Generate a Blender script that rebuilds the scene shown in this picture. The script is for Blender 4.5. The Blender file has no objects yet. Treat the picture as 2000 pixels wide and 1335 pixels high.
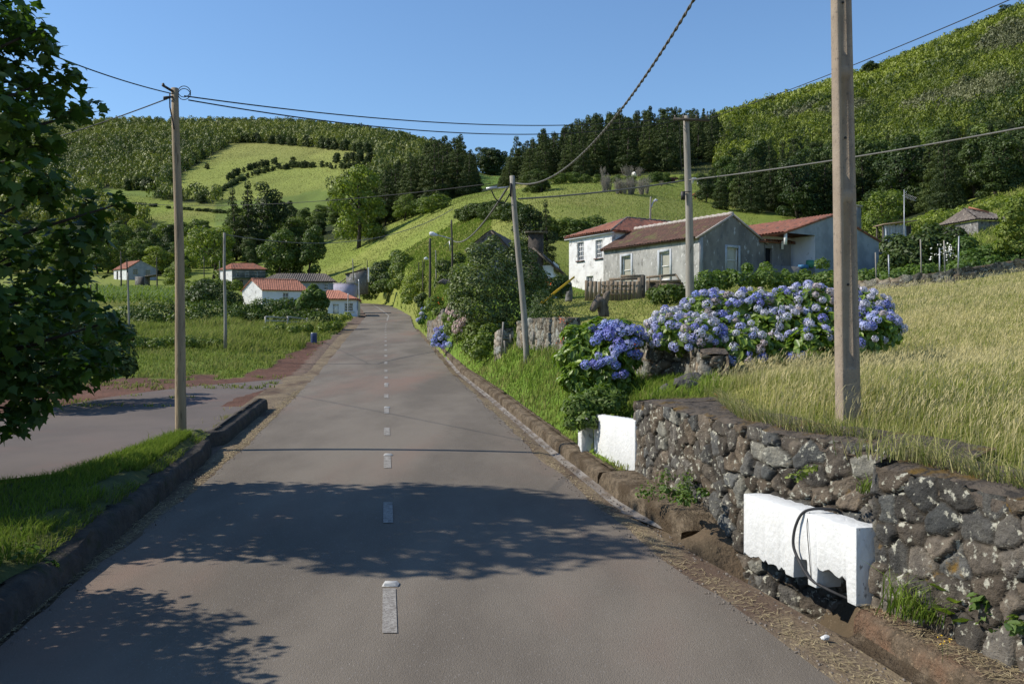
import bpy, math, random
import numpy as np
from mathutils import Vector, Matrix

# ------------------------------------------------------------------ camera, world, sun, exposure
S = bpy.context.scene
CAMZ = 2.1
FPX = 1800.0            # focal length in pixels of a 2000 px wide picture
cam_d = bpy.data.cameras.new('camera')
cam = bpy.data.objects.new('camera', cam_d)
S.collection.objects.link(cam)
cam.location = (0, 0, CAMZ)
cam.rotation_euler = (math.radians(90), 0, 0)
cam_d.sensor_width = 36.0
cam_d.lens = 36.0 * FPX / 2000.0
cam_d.clip_start = 0.05
cam_d.clip_end = 4000
S.camera = cam

SUN_EL = math.radians(40)
SUN_DIR = Vector((math.cos(SUN_EL), -0.05 * math.cos(SUN_EL), -math.sin(SUN_EL))).normalized()   # the way light travels
W = bpy.data.worlds.new('World'); S.world = W; W.use_nodes = True
wn = W.node_tree.nodes; wl = W.node_tree.links
for n in list(wn): wn.remove(n)
sky = wn.new('ShaderNodeTexSky'); sky.sky_type = 'NISHITA'; sky.sun_disc = False
sky.sun_elevation = SUN_EL
sky.sun_rotation = math.radians(-87)
sky.altitude = 200; sky.air_density = 1.2; sky.dust_density = 0.0; sky.ozone_density = 7.0
bgn = wn.new('ShaderNodeBackground'); bgn.inputs[1].default_value = 0.117
wo = wn.new('ShaderNodeOutputWorld')
wl.new(sky.outputs[0], bgn.inputs[0]); wl.new(bgn.outputs[0], wo.inputs[0])

sd = bpy.data.lights.new('sun', 'SUN'); sd.energy = 4.4; sd.angle = math.radians(0.53); sd.color = (1.0, 0.93, 0.82)
sun = bpy.data.objects.new('sun', sd); S.collection.objects.link(sun)
sun.rotation_euler = SUN_DIR.to_track_quat('-Z', 'Y').to_euler()
sun.location = (-30, 5, 30)

S.view_settings.view_transform = 'Standard'
S.view_settings.look = 'None'
S.view_settings.gamma = 1.0
S.view_settings.exposure = 0.42
S.view_settings.use_curve_mapping = False
S.cycles.use_denoising = True
S.cycles.max_bounces = 5
S.cycles.diffuse_bounces = 3
S.cycles.glossy_bounces = 2
S.cycles.transmission_bounces = 3
S.cycles.transparent_max_bounces = 6
S.cycles.sample_clamp_indirect = 6.0
S.cycles.use_fast_gi = False

RNG = np.random.default_rng(7)
random.seed(7)
COL = S.collection

# ------------------------------------------------------------------ small helpers
def px(u, v, Y):
    """point of the place seen at photo pixel (u, v) at distance Y"""
    return np.array([(u - 1000.0) / FPX * Y, Y, CAMZ + (667.0 - v) / FPX * Y])

def smooth(a, b, x):
    t = np.clip((x - a) / (b - a), 0, 1)
    return t * t * (3 - 2 * t)

def tag(o, label=None, cat=None, group=None, kind=None):
    if label: o['label'] = label
    if cat: o['category'] = cat
    if group: o['group'] = group
    if kind: o['kind'] = kind
    return o

def empty(name, loc=(0, 0, 0), rz=0.0):
    o = bpy.data.objects.new(name, None)
    COL.objects.link(o)
    o.location = loc; o.rotation_euler = (0, 0, rz)
    o.empty_display_size = 0.2
    return o

def mesh_np(name, V, F, mats=(), attrs=None, smooth_sh=False, midx=None):
    """mesh from arrays; F: (n,3) or (n,4) array, or a list of such arrays"""
    me = bpy.data.meshes.new(name)
    V = np.asarray(V, dtype=np.float32)
    Fs = F if isinstance(F, list) else [F]
    Fs = [np.asarray(f, dtype=np.int32) for f in Fs if len(f)]
    nl = sum(f.size for f in Fs); nf = sum(len(f) for f in Fs)
    me.vertices.add(len(V)); me.vertices.foreach_set('co', V.ravel())
    me.loops.add(nl); me.polygons.add(nf)
    me.loops.foreach_set('vertex_index', np.concatenate([f.ravel() for f in Fs]))
    tot = np.concatenate([np.full(len(f), f.shape[1], dtype=np.int32) for f in Fs])
    st = np.concatenate([[0], np.cumsum(tot)[:-1]]).astype(np.int32)
    me.polygons.foreach_set('loop_start', st)
    me.polygons.foreach_set('loop_total', tot)
    if midx is not None: me.polygons.foreach_set('material_index', np.asarray(midx, dtype=np.int32))
    if smooth_sh: me.polygons.foreach_set('use_smooth', np.ones(nf, dtype=bool))
    for m in mats: me.materials.append(m)
    me.update(calc_edges=True)
    me.validate()
    if attrs:
        for k, (dom, typ, arr) in attrs.items():
            a = me.attributes.new(k, typ, dom)
            if typ == 'FLOAT': a.data.foreach_set('value', np.asarray(arr, dtype=np.float32).ravel())
            else: a.data.foreach_set('color', np.asarray(arr, dtype=np.float32).ravel())
    return me

def obj(name, me, parent=None, loc=None):
    o = bpy.data.objects.new(name, me)
    COL.objects.link(o)
    if parent is not None: o.parent = parent
    if loc is not None: o.location = loc
    return o

class MB:
    """collects boxes, bars, tubes and prisms into ONE mesh"""
    def __init__(s): s.V = []; s.F3 = []; s.F4 = []; s.n = 0; s.m3 = []; s.m4 = []; s.mi = 0
    def add(s, V, F):
        V = np.asarray(V, dtype=float)
        for f in F:
            f = [i + s.n for i in f]
            if len(f) == 3: s.F3.append(f); s.m3.append(s.mi)
            elif len(f) == 4: s.F4.append(f); s.m4.append(s.mi)
            else:
                for i in range(1, len(f) - 1): s.F3.append([f[0], f[i], f[i + 1]]); s.m3.append(s.mi)
        s.V.append(V); s.n += len(V)
    def box(s, c, d1, d2, d3):
        """centre c, three half-axis vectors"""
        c, d1, d2, d3 = [np.asarray(a, float) for a in (c, d1, d2, d3)]
        V = [c + a * d1 + b * d2 + e * d3 for e in (-1, 1) for b in (-1, 1) for a in (-1, 1)]
        s.add(V, [(0, 2, 3, 1), (4, 5, 7, 6), (0, 1, 5, 4), (2, 6, 7, 3), (0, 4, 6, 2), (1, 3, 7, 5)])
    def bx(s, x0, x1, y0, y1, z0, z1):
        s.box(((x0 + x1) / 2, (y0 + y1) / 2, (z0 + z1) / 2), ((x1 - x0) / 2, 0, 0), (0, (y1 - y0) / 2, 0), (0, 0, (z1 - z0) / 2))
    def bar(s, p, q, w, h=None, up=(0, 0, 1)):
        p = np.asarray(p, float); q = np.asarray(q, float); h = h or w
        d = q - p; L = np.linalg.norm(d) + 1e-9; d = d / L
        up = np.asarray(up, float)
        if abs(d @ up) > .95: up = np.array([1., 0, 0])
        a = np.cross(d, up); a /= np.linalg.norm(a); b = np.cross(a, d)
        s.box((p + q) / 2, d * L / 2, a * w / 2, b * h / 2)
    def tube(s, pts, r, seg=8, cap=True, jitter=0.0):
        pts = np.asarray(pts, float); n = len(pts)
        r = np.full(n, r, float) if np.isscalar(r) else np.asarray(r, float)
        T = np.gradient(pts, axis=0); T /= np.linalg.norm(T, axis=1)[:, None] + 1e-12
        ref = np.array([0.13, 0.97, 0.2]) if abs(T[0] @ np.array([0, 0, 1.])) > .7 else np.array([0, 0, 1.])
        V = []
        for i in range(n):
            a = np.cross(T[i], ref); a /= np.linalg.norm(a) + 1e-12; b = np.cross(a, T[i])
            for k in range(seg):
                t = 2 * math.pi * k / seg
                rr = r[i] * (1 + (random.uniform(-jitter, jitter) if jitter else 0))
                V.append(pts[i] + rr * (math.cos(t) * a + math.sin(t) * b))
        F = []
        for i in range(n - 1):
            for k in range(seg):
                k2 = (k + 1) % seg
                F.append((i * seg + k, i * seg + k2, (i + 1) * seg + k2, (i + 1) * seg + k))
        if cap:
            F.append(list(range(seg))[::-1]); F.append([(n - 1) * seg + k for k in range(seg)])
        s.add(V, F)
    def prism(s, poly, d):
        """planar polygon (list of 3-D points) extruded by vector d"""
        P = np.asarray(poly, float); n = len(P); d = np.asarray(d, float)
        V = np.vstack([P, P + d])
        F = [list(range(n))[::-1], list(range(n, 2 * n))]
        for i in range(n): F.append((i, (i + 1) % n, n + (i + 1) % n, n + i))
        s.add(V, F)
    def quad(s, a, b, c, d): s.add([a, b, c, d], [(0, 1, 2, 3)])
    def mesh(s, name, mats, smooth_sh=False):
        if not isinstance(mats, (list, tuple)): mats = [mats]
        F = []
        m = []
        if s.F3: F.append(np.array(s.F3)); m += s.m3
        if s.F4: F.append(np.array(s.F4)); m += s.m4
        me = mesh_np(name, np.vstack(s.V), F, mats, smooth_sh=False, midx=m)
        # outward normals
        import bmesh
        bm = bmesh.new(); bm.from_mesh(me); bmesh.ops.recalc_face_normals(bm, faces=bm.faces); bm.to_mesh(me); bm.free()
        if smooth_sh: me.polygons.foreach_set('use_smooth', np.ones(len(me.polygons), dtype=bool))
        return me
    def build(s, name, mats, parent=None, smooth_sh=False):
        return obj(name, s.mesh(name, mats, smooth_sh), parent)

def vnoise(P, seed=0):
    """value noise for an (n,3) array, range about 0..1"""
    P = np.asarray(P, float); i = np.floor(P).astype(np.int64); f = P - i; f = f * f * (3 - 2 * f)
    def h(a):
        k = (a[:, 0] * 374761393 + a[:, 1] * 668265263 + a[:, 2] * 2147483647 + seed * 974711) & 0x7fffffff
        k = ((k ^ (k >> 13)) * 1274126177) & 0x7fffffff
        return ((k ^ (k >> 16)) & 0xffff) / 65535.0
    r = 0
    for dx in (0, 1):
        for dy in (0, 1):
            for dz in (0, 1):
                w = (f[:, 0] if dx else 1 - f[:, 0]) * (f[:, 1] if dy else 1 - f[:, 1]) * (f[:, 2] if dz else 1 - f[:, 2])
                r = r + w * h(i + np.array([dx, dy, dz]))
    return r

def fbm(P, seed=0, oct=3):
    P = np.asarray(P, float); r = 0; a = .5; t = 0
    for k in range(oct): r = r + a * vnoise(P * (2 ** k) + 17.3 * k, seed + k); t += a; a *= .5
    return r / t

def inpoly(u, v, poly):
    u = np.asarray(u); v = np.asarray(v); r = np.zeros(u.shape, bool); n = len(poly)
    for i in range(n):
        x0, y0 = poly[i]; x1, y1 = poly[(i + 1) % n]
        c = ((y0 > v) != (y1 > v)) & (u < (x1 - x0) * (v - y0) / ((y1 - y0) if y1 != y0 else 1e-9) + x0)
        r ^= c
    return r

# ------------------------------------------------------------------ materials
def newmat(name):
    m = bpy.data.materials.new(name); m.use_nodes = True
    nt = m.node_tree
    for n in list(nt.nodes): nt.nodes.remove(n)
    return m, nt, nt.nodes, nt.links

def c4(c): return (c[0], c[1], c[2], 1.0)

def pmat(name, c1, c2=None, scale=3.0, rough=.85, c3=None, scale3=12.0, t3=(.55, .7), c4_=None, scale4=1.0, t4=(.5, .65),
         bump=0.0, bscale=20.0, coord='Object', stretch=(1, 1, 1), attr=None, objrand=0.0, spec=.25, detail=6, metallic=0.0, bdist=.02, t2=(.35, .65)):
    m, nt, N, L = newmat(name)
    out = N.new('ShaderNodeOutputMaterial'); b = N.new('ShaderNodeBsdfPrincipled')
    L.new(b.outputs[0], out.inputs[0])
    b.inputs['Roughness'].default_value = rough
    b.inputs['Specular IOR Level'].default_value = spec
    b.inputs['Metallic'].default_value = metallic
    tc = N.new('ShaderNodeTexCoord'); mp = N.new('ShaderNodeMapping'); mp.inputs['Scale'].default_value = stretch
    L.new(tc.outputs[coord], mp.inputs[0])
    def noise(sc, det=detail):
        n = N.new('ShaderNodeTexNoise'); n.inputs['Scale'].default_value = sc; n.inputs['Detail'].default_value = det
        n.inputs['Roughness'].default_value = .6
        L.new(mp.outputs[0], n.inputs['Vector']); return n.outputs[0]
    def ramp(s, a, bb):
        r = N.new('ShaderNodeMapRange'); r.interpolation_type = 'SMOOTHSTEP'
        r.inputs[1].default_value = a; r.inputs[2].default_value = bb
        L.new(s, r.inputs[0]); return r.outputs[0]
    def mix(f, a, bb, mode='MIX'):
        x = N.new('ShaderNodeMix'); x.data_type = 'RGBA'; x.blend_type = mode
        if hasattr(f, 'links') or hasattr(f, 'is_linked'): L.new(f, x.inputs[0])
        else: x.inputs[0].default_value = f
        for s_, val in ((x.inputs[6], a), (x.inputs[7], bb)):
            if hasattr(val, 'is_linked'): L.new(val, s_)
            else: s_.default_value = c4(val)
        return x.outputs[2]
    if attr:
        at = N.new('ShaderNodeAttribute'); at.attribute_name = attr
        col = at.outputs['Color']
        if c2 is not None: col = mix(1.0, col, mix(ramp(noise(scale), *t2), c1, c2), 'MULTIPLY')
    else:
        col = mix(ramp(noise(scale), *t2), c1, c2 if c2 is not None else c1)
    if c3 is not None: col = mix(ramp(noise(scale3), *t3), col, c3)
    if c4_ is not None: col = mix(ramp(noise(scale4), *t4), col, c4_)
    if objrand:
        oi = N.new('ShaderNodeObjectInfo'); mr = N.new('ShaderNodeMapRange')
        mr.inputs[3].default_value = 1 - objrand; mr.inputs[4].default_value = 1 + objrand
        L.new(oi.outputs['Random'], mr.inputs[0])
        cmb = N.new('ShaderNodeCombineColor')
        for i in range(3): L.new(mr.outputs[0], cmb.inputs[i])
        col = mix(1.0, col, cmb.outputs[0], 'MULTIPLY')
    L.new(col, b.inputs['Base Color'])
    if bump:
        bn = N.new('ShaderNodeBump'); bn.inputs['Strength'].default_value = bump; bn.inputs['Distance'].default_value = bdist
        L.new(noise(bscale, 8), bn.inputs['Height']); L.new(bn.outputs[0], b.inputs['Normal'])
    return m

def leafmat(name, ca, cb, trans=.28, objrand=.22, rough=.55, spec=.3, hue=True, tcol=None):
    """leaves: ca..cb by the per-leaf 'tint' attribute, each plant a little different"""
    m, nt, N, L = newmat(name)
    out = N.new('ShaderNodeOutputMaterial'); b = N.new('ShaderNodeBsdfPrincipled'); tr = N.new('ShaderNodeBsdfTranslucent')
    ms = N.new('ShaderNodeMixShader'); ms.inputs[0].default_value = trans
    L.new(b.outputs[0], ms.inputs[1]); L.new(tr.outputs[0], ms.inputs[2]); L.new(ms.outputs[0], out.inputs[0])
    b.inputs['Roughness'].default_value = rough; b.inputs['Specular IOR Level'].default_value = spec
    at = N.new('ShaderNodeAttribute'); at.attribute_name = 'tint'
    x = N.new('ShaderNodeMix'); x.data_type = 'RGBA'; L.new(at.outputs['Fac'], x.inputs[0])
    x.inputs[6].default_value = c4(ca); x.inputs[7].default_value = c4(cb)
    col = x.outputs[2]
    if objrand:
        oi = N.new('ShaderNodeObjectInfo'); mr = N.new('ShaderNodeMapRange')
        mr.inputs[3].default_value = 1 - objrand; mr.inputs[4].default_value = 1 + objrand
        L.new(oi.outputs['Random'], mr.inputs[0])
        hs = N.new('ShaderNodeHueSaturation'); L.new(mr.outputs[0], hs.inputs['Value'])
        mr2 = N.new('ShaderNodeMapRange'); mr2.inputs[3].default_value = .515; mr2.inputs[4].default_value = .488
        L.new(oi.outputs['Random'], mr2.inputs[0]); L.new(mr2.outputs[0], hs.inputs['Hue'])
        L.new(col, hs.inputs['Color']); col = hs.outputs[0]
    L.new(col, b.inputs['Base Color'])
    g = N.new('ShaderNodeMix'); g.data_type = 'RGBA'; g.blend_type = 'MULTIPLY'; g.inputs[0].default_value = 1
    L.new(col, g.inputs[6]); g.inputs[7].default_value = c4(tcol or (1.5, 1.7, .6)); L.new(g.outputs[2], tr.inputs[0])
    return m

def glass(name, c=(.02, .025, .03), rough=.08):
    m, nt, N, L = newmat(name)
    out = N.new('ShaderNodeOutputMaterial'); b = N.new('ShaderNodeBsdfPrincipled'); L.new(b.outputs[0], out.inputs[0])
    b.inputs['Base Color'].default_value = c4(c); b.inputs['Roughness'].default_value = rough
    b.inputs['Specular IOR Level'].default_value = .6
    return m
# ------------------------------------------------------------------ the lie of the land
def zr(Y):      # road surface height
    return np.interp(Y, [-20, 0, 6.33, 21.2, 30.1, 39, 47.9, 56.8, 62.8, 65.7, 82, 92, 104, 116, 126, 140, 200],
                        [-.75, 0, .245, .84, 1.13, 1.74, 2.31, 2.83, 3.18, 3.37, 4.42, 5.09, 5.91, 6.74, 7.46, 8.2, 11])
def xc(Y):      # centre line of the road
    return np.interp(Y, [-20, 0, 62, 72, 82, 92, 104, 116, 122, 127, 131], [2.79, .03, -8.51, -9.75, -10.98, -12.8, -15.05, -17.46, -19.6, -22.8, -27.5])
def hwr(Y): return np.interp(Y, [3, 5.1, 6.3, 7.5, 10, 13, 30, 48, 63, 120], [2.75, 2.62, 2.5, 2.32, 2.22, 2.12, 2.1, 1.95, 1.88, 2.1])
def hwl(Y): return np.interp(Y, [3, 6.6, 9, 14, 20, 30, 63, 120], [2.5, 2.42, 2.28, 2.13, 2.1, 2.15, 1.88, 2.1])
def kr(Y):  return np.interp(Y, [3, 5, 6.2, 8.4, 10, 13, 37, 60], [3.3, 3.1, 3.02, 2.68, 2.52, 2.46, 2.38, 2.2])    # kerb line, right
KL = 2.46                                                                                                        # kerb line, left

YK = np.array([4, 8, 14, 20, 28, 40, 55, 70, 90, 120, 160, 200, 250, 320, 420, 520, 620, 720, 900.])
TAB = {
  -900: [.15, .3, .55, .8, 1.2, 2.1, 3.1, 4.3, 6.0, 8.6, 12.9, 18.5, 28, 45, 72, 102, 136, 170, 166],
   250: [.15, .3, .55, .8, 1.2, 2.1, 3.1, 4.3, 6.0, 8.6, 12.9, 18.5, 28, 45, 72, 102, 136, 172, 166],
   450: [.15, .3, .55, .8, 1.2, 2.1, 3.1, 4.1, 5.6, 8.2, 12.5, 19, 29, 46, 76, 107, 140, 172, 168],
   600: [.15, .3, .55, .8, 1.15, 2.0, 3.1, 4.0, 5.4, 8.0, 13, 20.5, 31, 48, 79, 110, 142, 171, 168],
   700: [.15, .3, .55, .8, 1.1, 1.8, 2.9, 4.0, 5.6, 9.0, 16, 25, 35, 52, 85, 115, 143, 163, 160],
   800: [.2, .5, 1.0, 1.4, 2.0, 3.0, 4.3, 5.6, 8.0, 13, 22, 29.5, 38, 56, 86, 114, 136, 140, 137],
   900: [.4, .8, 1.2, 1.6, 2.2, 3.5, 5.5, 8.0, 11.5, 17.5, 26.5, 34, 42, 57, 82, 103, 118, 123, 120],
   940: [.5, .9, 1.25, 1.6, 2.2, 3.7, 6.0, 8.8, 12.6, 18.5, 27.3, 34.5, 42, 55, 77, 96, 117, 128, 125],
  1000: [.6, 1.0, 1.3, 1.6, 2.2, 3.6, 6.0, 9.4, 14.5, 20.5, 29, 36, 44, 57, 78, 93, 103, 104, 100],
  1100: [.8, 1.1, 1.3, 1.65, 2.4, 3.75, 4.95, 8.6, 14.8, 21.5, 30.5, 37.5, 46, 57, 76, 90, 98, 98, 95],
  1250: [1.3, 1.38, 1.42, 2.0, 3.0, 4.1, 5.0, 8.4, 14, 21, 30.5, 38, 50, 66, 85, 100, 108, 108, 105],
  1400: [1.33, 1.4, 1.6, 2.4, 3.2, 4.3, 5.7, 8.2, 12, 18.5, 28, 38, 54, 76, 101, 116, 122, 122, 118],
  1700: [1.33, 1.42, 1.75, 2.4, 3.5, 4.6, 6.0, 8.0, 11, 17, 28, 41, 60, 87, 122, 147, 152, 150, 146],
  2000: [1.33, 1.45, 1.9, 2.7, 4.0, 6.2, 9.2, 12.3, 16.5, 24, 38, 55, 77, 110, 152, 181, 186, 184, 180],
  2600: [1.35, 1.6, 2.3, 3.4, 5.2, 8.2, 12.2, 16.5, 22, 32, 48, 68, 95, 132, 180, 212, 216, 214, 210],
}
UK = np.array(sorted(TAB)); TZ = np.array([TAB[k] for k in UK])
# resample columns every 20 px and soften them so that no creases show
_U = np.arange(-900, 2601, 20.)
_T = np.stack([np.interp(_U, UK, TZ[:, j]) for j in range(len(YK))], 1)
_k = np.exp(-np.linspace(-2, 2, 7) ** 2); _k /= _k.sum()
_P = np.pad(_T, ((3, 3), (0, 0)), mode='edge')
_T = sum(_k[i] * _P[i:i + len(_U)] for i in range(7))
_LY = np.log(YK)
def _table(u, Y):
    u = np.clip(u, -900, 2599.9); fu = (u + 900) / 20.; iu = np.clip(fu.astype(int), 0, len(_U) - 2); fu = fu - iu
    ly = np.log(np.clip(Y, 4.001, 899.9)); j = np.clip(np.searchsorted(_LY, ly) - 1, 0, len(YK) - 2)
    # linear in Y inside each knot interval
    Yc = np.exp(ly); fy = (Yc - YK[j]) / (YK[j + 1] - YK[j])
    a = _T[iu, j] * (1 - fu) + _T[iu + 1, j] * fu
    b = _T[iu, j + 1] * (1 - fu) + _T[iu + 1, j + 1] * fu
    return a * (1 - fy) + b * fy

# foot of the retaining wall (right): lateral offset from the road's centre
WALLP = [(10.75, 2.88), (9.4, 2.96), (8.3, 3.08), (7.75, 3.16), (6.95, 3.58), (6.45, 3.62), (6.1, 3.2), (5.1, 3.42), (3.6, 3.75), (1.5, 4.2)]   # (Y, s)
_wy = np.array([p[0] for p in WALLP])[::-1]; _ws = np.array([p[1] for p in WALLP])[::-1]
def wall_s(Y): return np.interp(Y, _wy, _ws)

WT = [(10.75, 1.42), (9.4, 1.40), (8.3, 1.37), (7.6, 1.34), (6.95, 1.33), (6.3, 1.32), (6.12, 1.29), (5.85, 1.28), (5.1, 1.235), (3.6, 1.19), (1.0, 1.15)]     # (Y, height of its top)
def wall_top(Y): return np.interp(Y, [p[0] for p in WT][::-1], [p[1] for p in WT][::-1])

def H(x, y):
    """height of the ground"""
    x = np.atleast_1d(np.asarray(x, float)); y = np.atleast_1d(np.asarray(y, float))
    x, y = np.broadcast_arrays(x, y)
    ym = np.maximum(y, 5.0)
    u = 1000 + FPX * x / ym
    T = _table(u, ym)
    T = T + np.where(y < 5, (y - 5) * .02, 0)
    s = x - xc(y); r = zr(y)
    near = 1 - smooth(10.9, 12.2, y)
    far = smooth(24, 40, y)
    a = near * (wall_s(y) + .12) + (1 - near) * (2.62 * (1 - far) + 2.2 * far)
    b = near * (wall_s(y) + .26) + (1 - near) * (3.9 * (1 - far) + 3.5 * far)
    wr = smooth(0, 1, (s - a) / np.maximum(b - a, .01))
    wlft = smooth(2.6, 6.5, -s) * smooth(18, 30, y)
    w = np.where(s > 0, wr, wlft)
    z = r * (1 - w) + T * w
    # left of the road near by: level with the road
    fade = smooth(124, 133, y)
    z = z * (1 - fade) + T * fade
    # a shallow bank under the road sheet
    er = np.where(s > 0, np.maximum(2.45, kr(y)), 2.45)
    inroad = (1 - smooth(er - .1, er + .14, np.abs(s))) * (1 - fade)
    z = z - .07 * inroad
    # right verge sits at kerb height, but for the mouth of the drain
    mouth = smooth(5.9, 6.15, y) * (1 - smooth(8.15, 8.45, y))
    z = z + np.where(y < 10.8, .10, .13) * (1 - mouth) * smooth(er + .1, er + .3, s) * (1 - smooth(3.0, 3.9, s) * smooth(10.7, 11.5, y)) * (1 - smooth(40, 60, y)) * (s > 0)
    behind = s - wall_s(y)
    kk = near * smooth(.12, .28, behind) * (1 - smooth(.6, 1.7, behind)); z = z * (1 - kk) + np.minimum(z, wall_top(y) - .04) * kk
    # pit of the drain below the near parapet
    pit = smooth(6.0, 6.25, y) * (1 - smooth(7.75, 8.3, y)) * smooth(2.6, 2.75, s) * (1 - smooth(3.35, 3.6, s))
    z = z - .42 * pit
    # the lay-by is level with the road
    vr = 667 - FPX * (r - CAMZ) / ym
    lot = smooth(716, 738, vr) * smooth(2.3, 2.6, -s) * (y < 40)
    z = z * (1 - lot) + (r - .022) * lot
    # small unevenness
    z = z + (fbm(np.stack([x * .35, y * .35, 0 * x], -1).reshape(-1, 3), 3, 2).reshape(x.shape) - .5) * .14 * smooth(2.7, 4.5, np.abs(s)) * smooth(0, 30, y) * (1 - lot)
    return z

def H1(x, y): return float(H(x, y)[0])
def at(u, Y, dz=0.0):
    """ground point in the direction of photo column u at distance Y"""
    x = (u - 1000.0) / FPX * Y
    return np.array([x, Y, H1(x, Y) + dz])
def hit(u, v, y0=4.0, y1=700.0, dz=0.0):
    """where the line of sight through photo pixel (u, v) meets the ground"""
    Y = np.exp(np.linspace(math.log(y0), math.log(y1), 900))
    x = (u - 1000.0) / FPX * Y; zz = CAMZ + (667.0 - v) / FPX * Y
    d = zz - H(x, Y) - dz
    k = np.where(d < 0)[0]
    i = k[0] if len(k) else len(Y) - 1
    if i > 0:
        t = d[i - 1] / (d[i - 1] - d[i] + 1e-12); Yh = Y[i - 1] + t * (Y[i] - Y[i - 1])
    else: Yh = Y[0]
    return at(u, Yh, dz)
def gpx(u, v, dz=0.0):
    """point at road level (left lay-by) seen at (u, v)"""
    lo, hi = 3.0, 120.0
    for _ in range(50):
        m = (lo + hi) / 2
        if CAMZ - (v - 667.0) * m / FPX > zr(m) + dz: lo = m
        else: hi = m
    Y = lo; return np.array([(u - 1000.) / FPX * Y, Y, float(zr(Y)) + dz])

# zones of the far slopes, as photo outlines that lie on the ground
MEADOW_UP = [(318, 372), (345, 345), (400, 312), (455, 279), (520, 278), (600, 286), (715, 297), (735, 300), (728, 345), (700, 360), (600, 375), (520, 392), (440, 392), (395, 388), (330, 384)]
MEADOW_LOW = [(195, 372), (260, 378), (330, 392), (445, 402), (460, 442), (400, 446), (330, 440), (250, 424), (195, 402)]
FARFIELD = [(918, 285), (990, 298), (1010, 330), (990, 352), (930, 372), (918, 340)]
WOODS_R = [(1340, 240), (1440, 215), (1560, 170), (1700, 110), (2000, -30), (2700, -300), (2700, 330), (2000, 395), (1800, 440), (1600, 430), (1400, 400), (1380, 345)]

us = np.concatenate([np.linspace(-3000, -950, 12), np.arange(-900, -40, 40), np.arange(-40, 2041, 8), np.arange(2080, 2700, 40), np.linspace(2800, 5200, 12)])
ys = np.concatenate([[-30, -20, -12, -8, -5, -3, -1, 0, 1, 2, 3], np.exp(np.linspace(math.log(3.6), math.log(900), 330))])
GX, GY = np.meshgrid(us, ys)
X = (GX - 1000) / FPX * np.maximum(GY, 5.0); Yg = GY
Z = H(X, Yg)
nu, ny = len(us), len(ys)
idx = np.arange(nu * ny).reshape(ny, nu)
F = np.stack([idx[:-1, :-1], idx[:-1, 1:], idx[1:, 1:], idx[1:, :-1]], -1).reshape(-1, 4)
V = np.stack([X, Yg, Z], -1).reshape(-1, 3)
x_, y_, z_ = V.T
u_ = 1000 + FPX * x_ / np.maximum(y_, 5.0); v_ = 667 - FPX * (z_ - CAMZ) / np.maximum(y_, 5.0); s_ = x_ - xc(y_)
n1 = fbm(V * [.05, .05, .02], 5); n2 = fbm(V * [.5, .5, .1], 9); n3 = fbm(V * [.012, .012, .004], 21)
GREEN = np.array([.165, .205, .038]); YEL = np.array([.27, .25, .085]); DARK = np.array([.022, .032, .012]); RED = np.array([.112, .060, .044])
MID = np.array([.07, .12, .022]); STRAW = np.array([.30, .25, .10]); DIRT = np.array([.10, .075, .05])
n4 = fbm(V * [.10, .035, .02], 77, 3)
C = GREEN * (.55 + .45 * n1[:, None] + .5 * n4[:, None])
w = smooth(.42, .68, n3 * .5 + n1 * .5)[:, None]
C = C * (1 - .5 * w) + YEL * .85 * .5 * w
far_l = (y_ > 150) & (u_ < 1000)
inm = inpoly(u_, v_, MEADOW_UP) | inpoly(u_, v_, MEADOW_LOW) | inpoly(u_, v_, FARFIELD)
m = far_l & ~inm & (v_ < 470) & ((y_ > 240) | (u_ < 760))
C[m] = DARK
m = far_l & (v_ > 368) & (v_ < 440) & (((u_ > 420) & (u_ < 740)) | ((u_ > 190) & (u_ < 430) & (v_ < 384))); C[m] = (np.array([.13, .175, .04]) * (.5 + n4[:, None]))[m]
m = far_l & inpoly(u_, v_, MEADOW_UP)
C[m] = (np.array([.205, .235, .055]) * (.45 + .5 * n1[:, None] + .6 * n4[:, None]))[m]
t = smooth(330, 285, v_)[:, None] if False else (1 - smooth(285, 335, v_))[:, None]
C = np.where(m[:, None], C * (1 - .45 * t) + YEL * .95 * .45 * t, C)
m = inpoly(u_, v_, FARFIELD) & (y_ > 260); C[m] = [.11, .19, .035]
m2 = m & (v_ < 318 + (u_ - 940) * .25) ; C[m2] = [.22, .22, .07]
m = (y_ > 110) & (inpoly(u_, v_, WOODS_R) | ((u_ > 985) & (v_ < 352 + np.maximum(0, (u_ - 1300)) * .1) & (y_ > 205)))
C[m] = DARK
m = (y_ > 150) & (u_ > 985) & (u_ < 1200) & (v_ > 352) & (v_ < 372); C[m] = (YEL * (.8 + .4 * n2[:, None]))[m]       # dry strip on the brow
# dry field on the right
fld = (s_ > 3.0) & (y_ < 34) & (u_ > 1280)
C[fld] = (STRAW * (.55 + .5 * n2[:, None]) + GREEN * .35)[fld]
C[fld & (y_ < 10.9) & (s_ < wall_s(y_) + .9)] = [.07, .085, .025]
vg = (s_ > 2.4) & (y_ < 60) & ~fld
C[vg] = (np.array([.11, .175, .024]) * (.75 + .5 * n2[:, None]))[vg]
lawn = (s_ > 5) & (y_ > 22) & (y_ < 46) & (u_ > 1060); C[lawn] = (np.array([.19, .20, .05]) * (.75 + .5 * n2[:, None]))[lawn]
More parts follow.
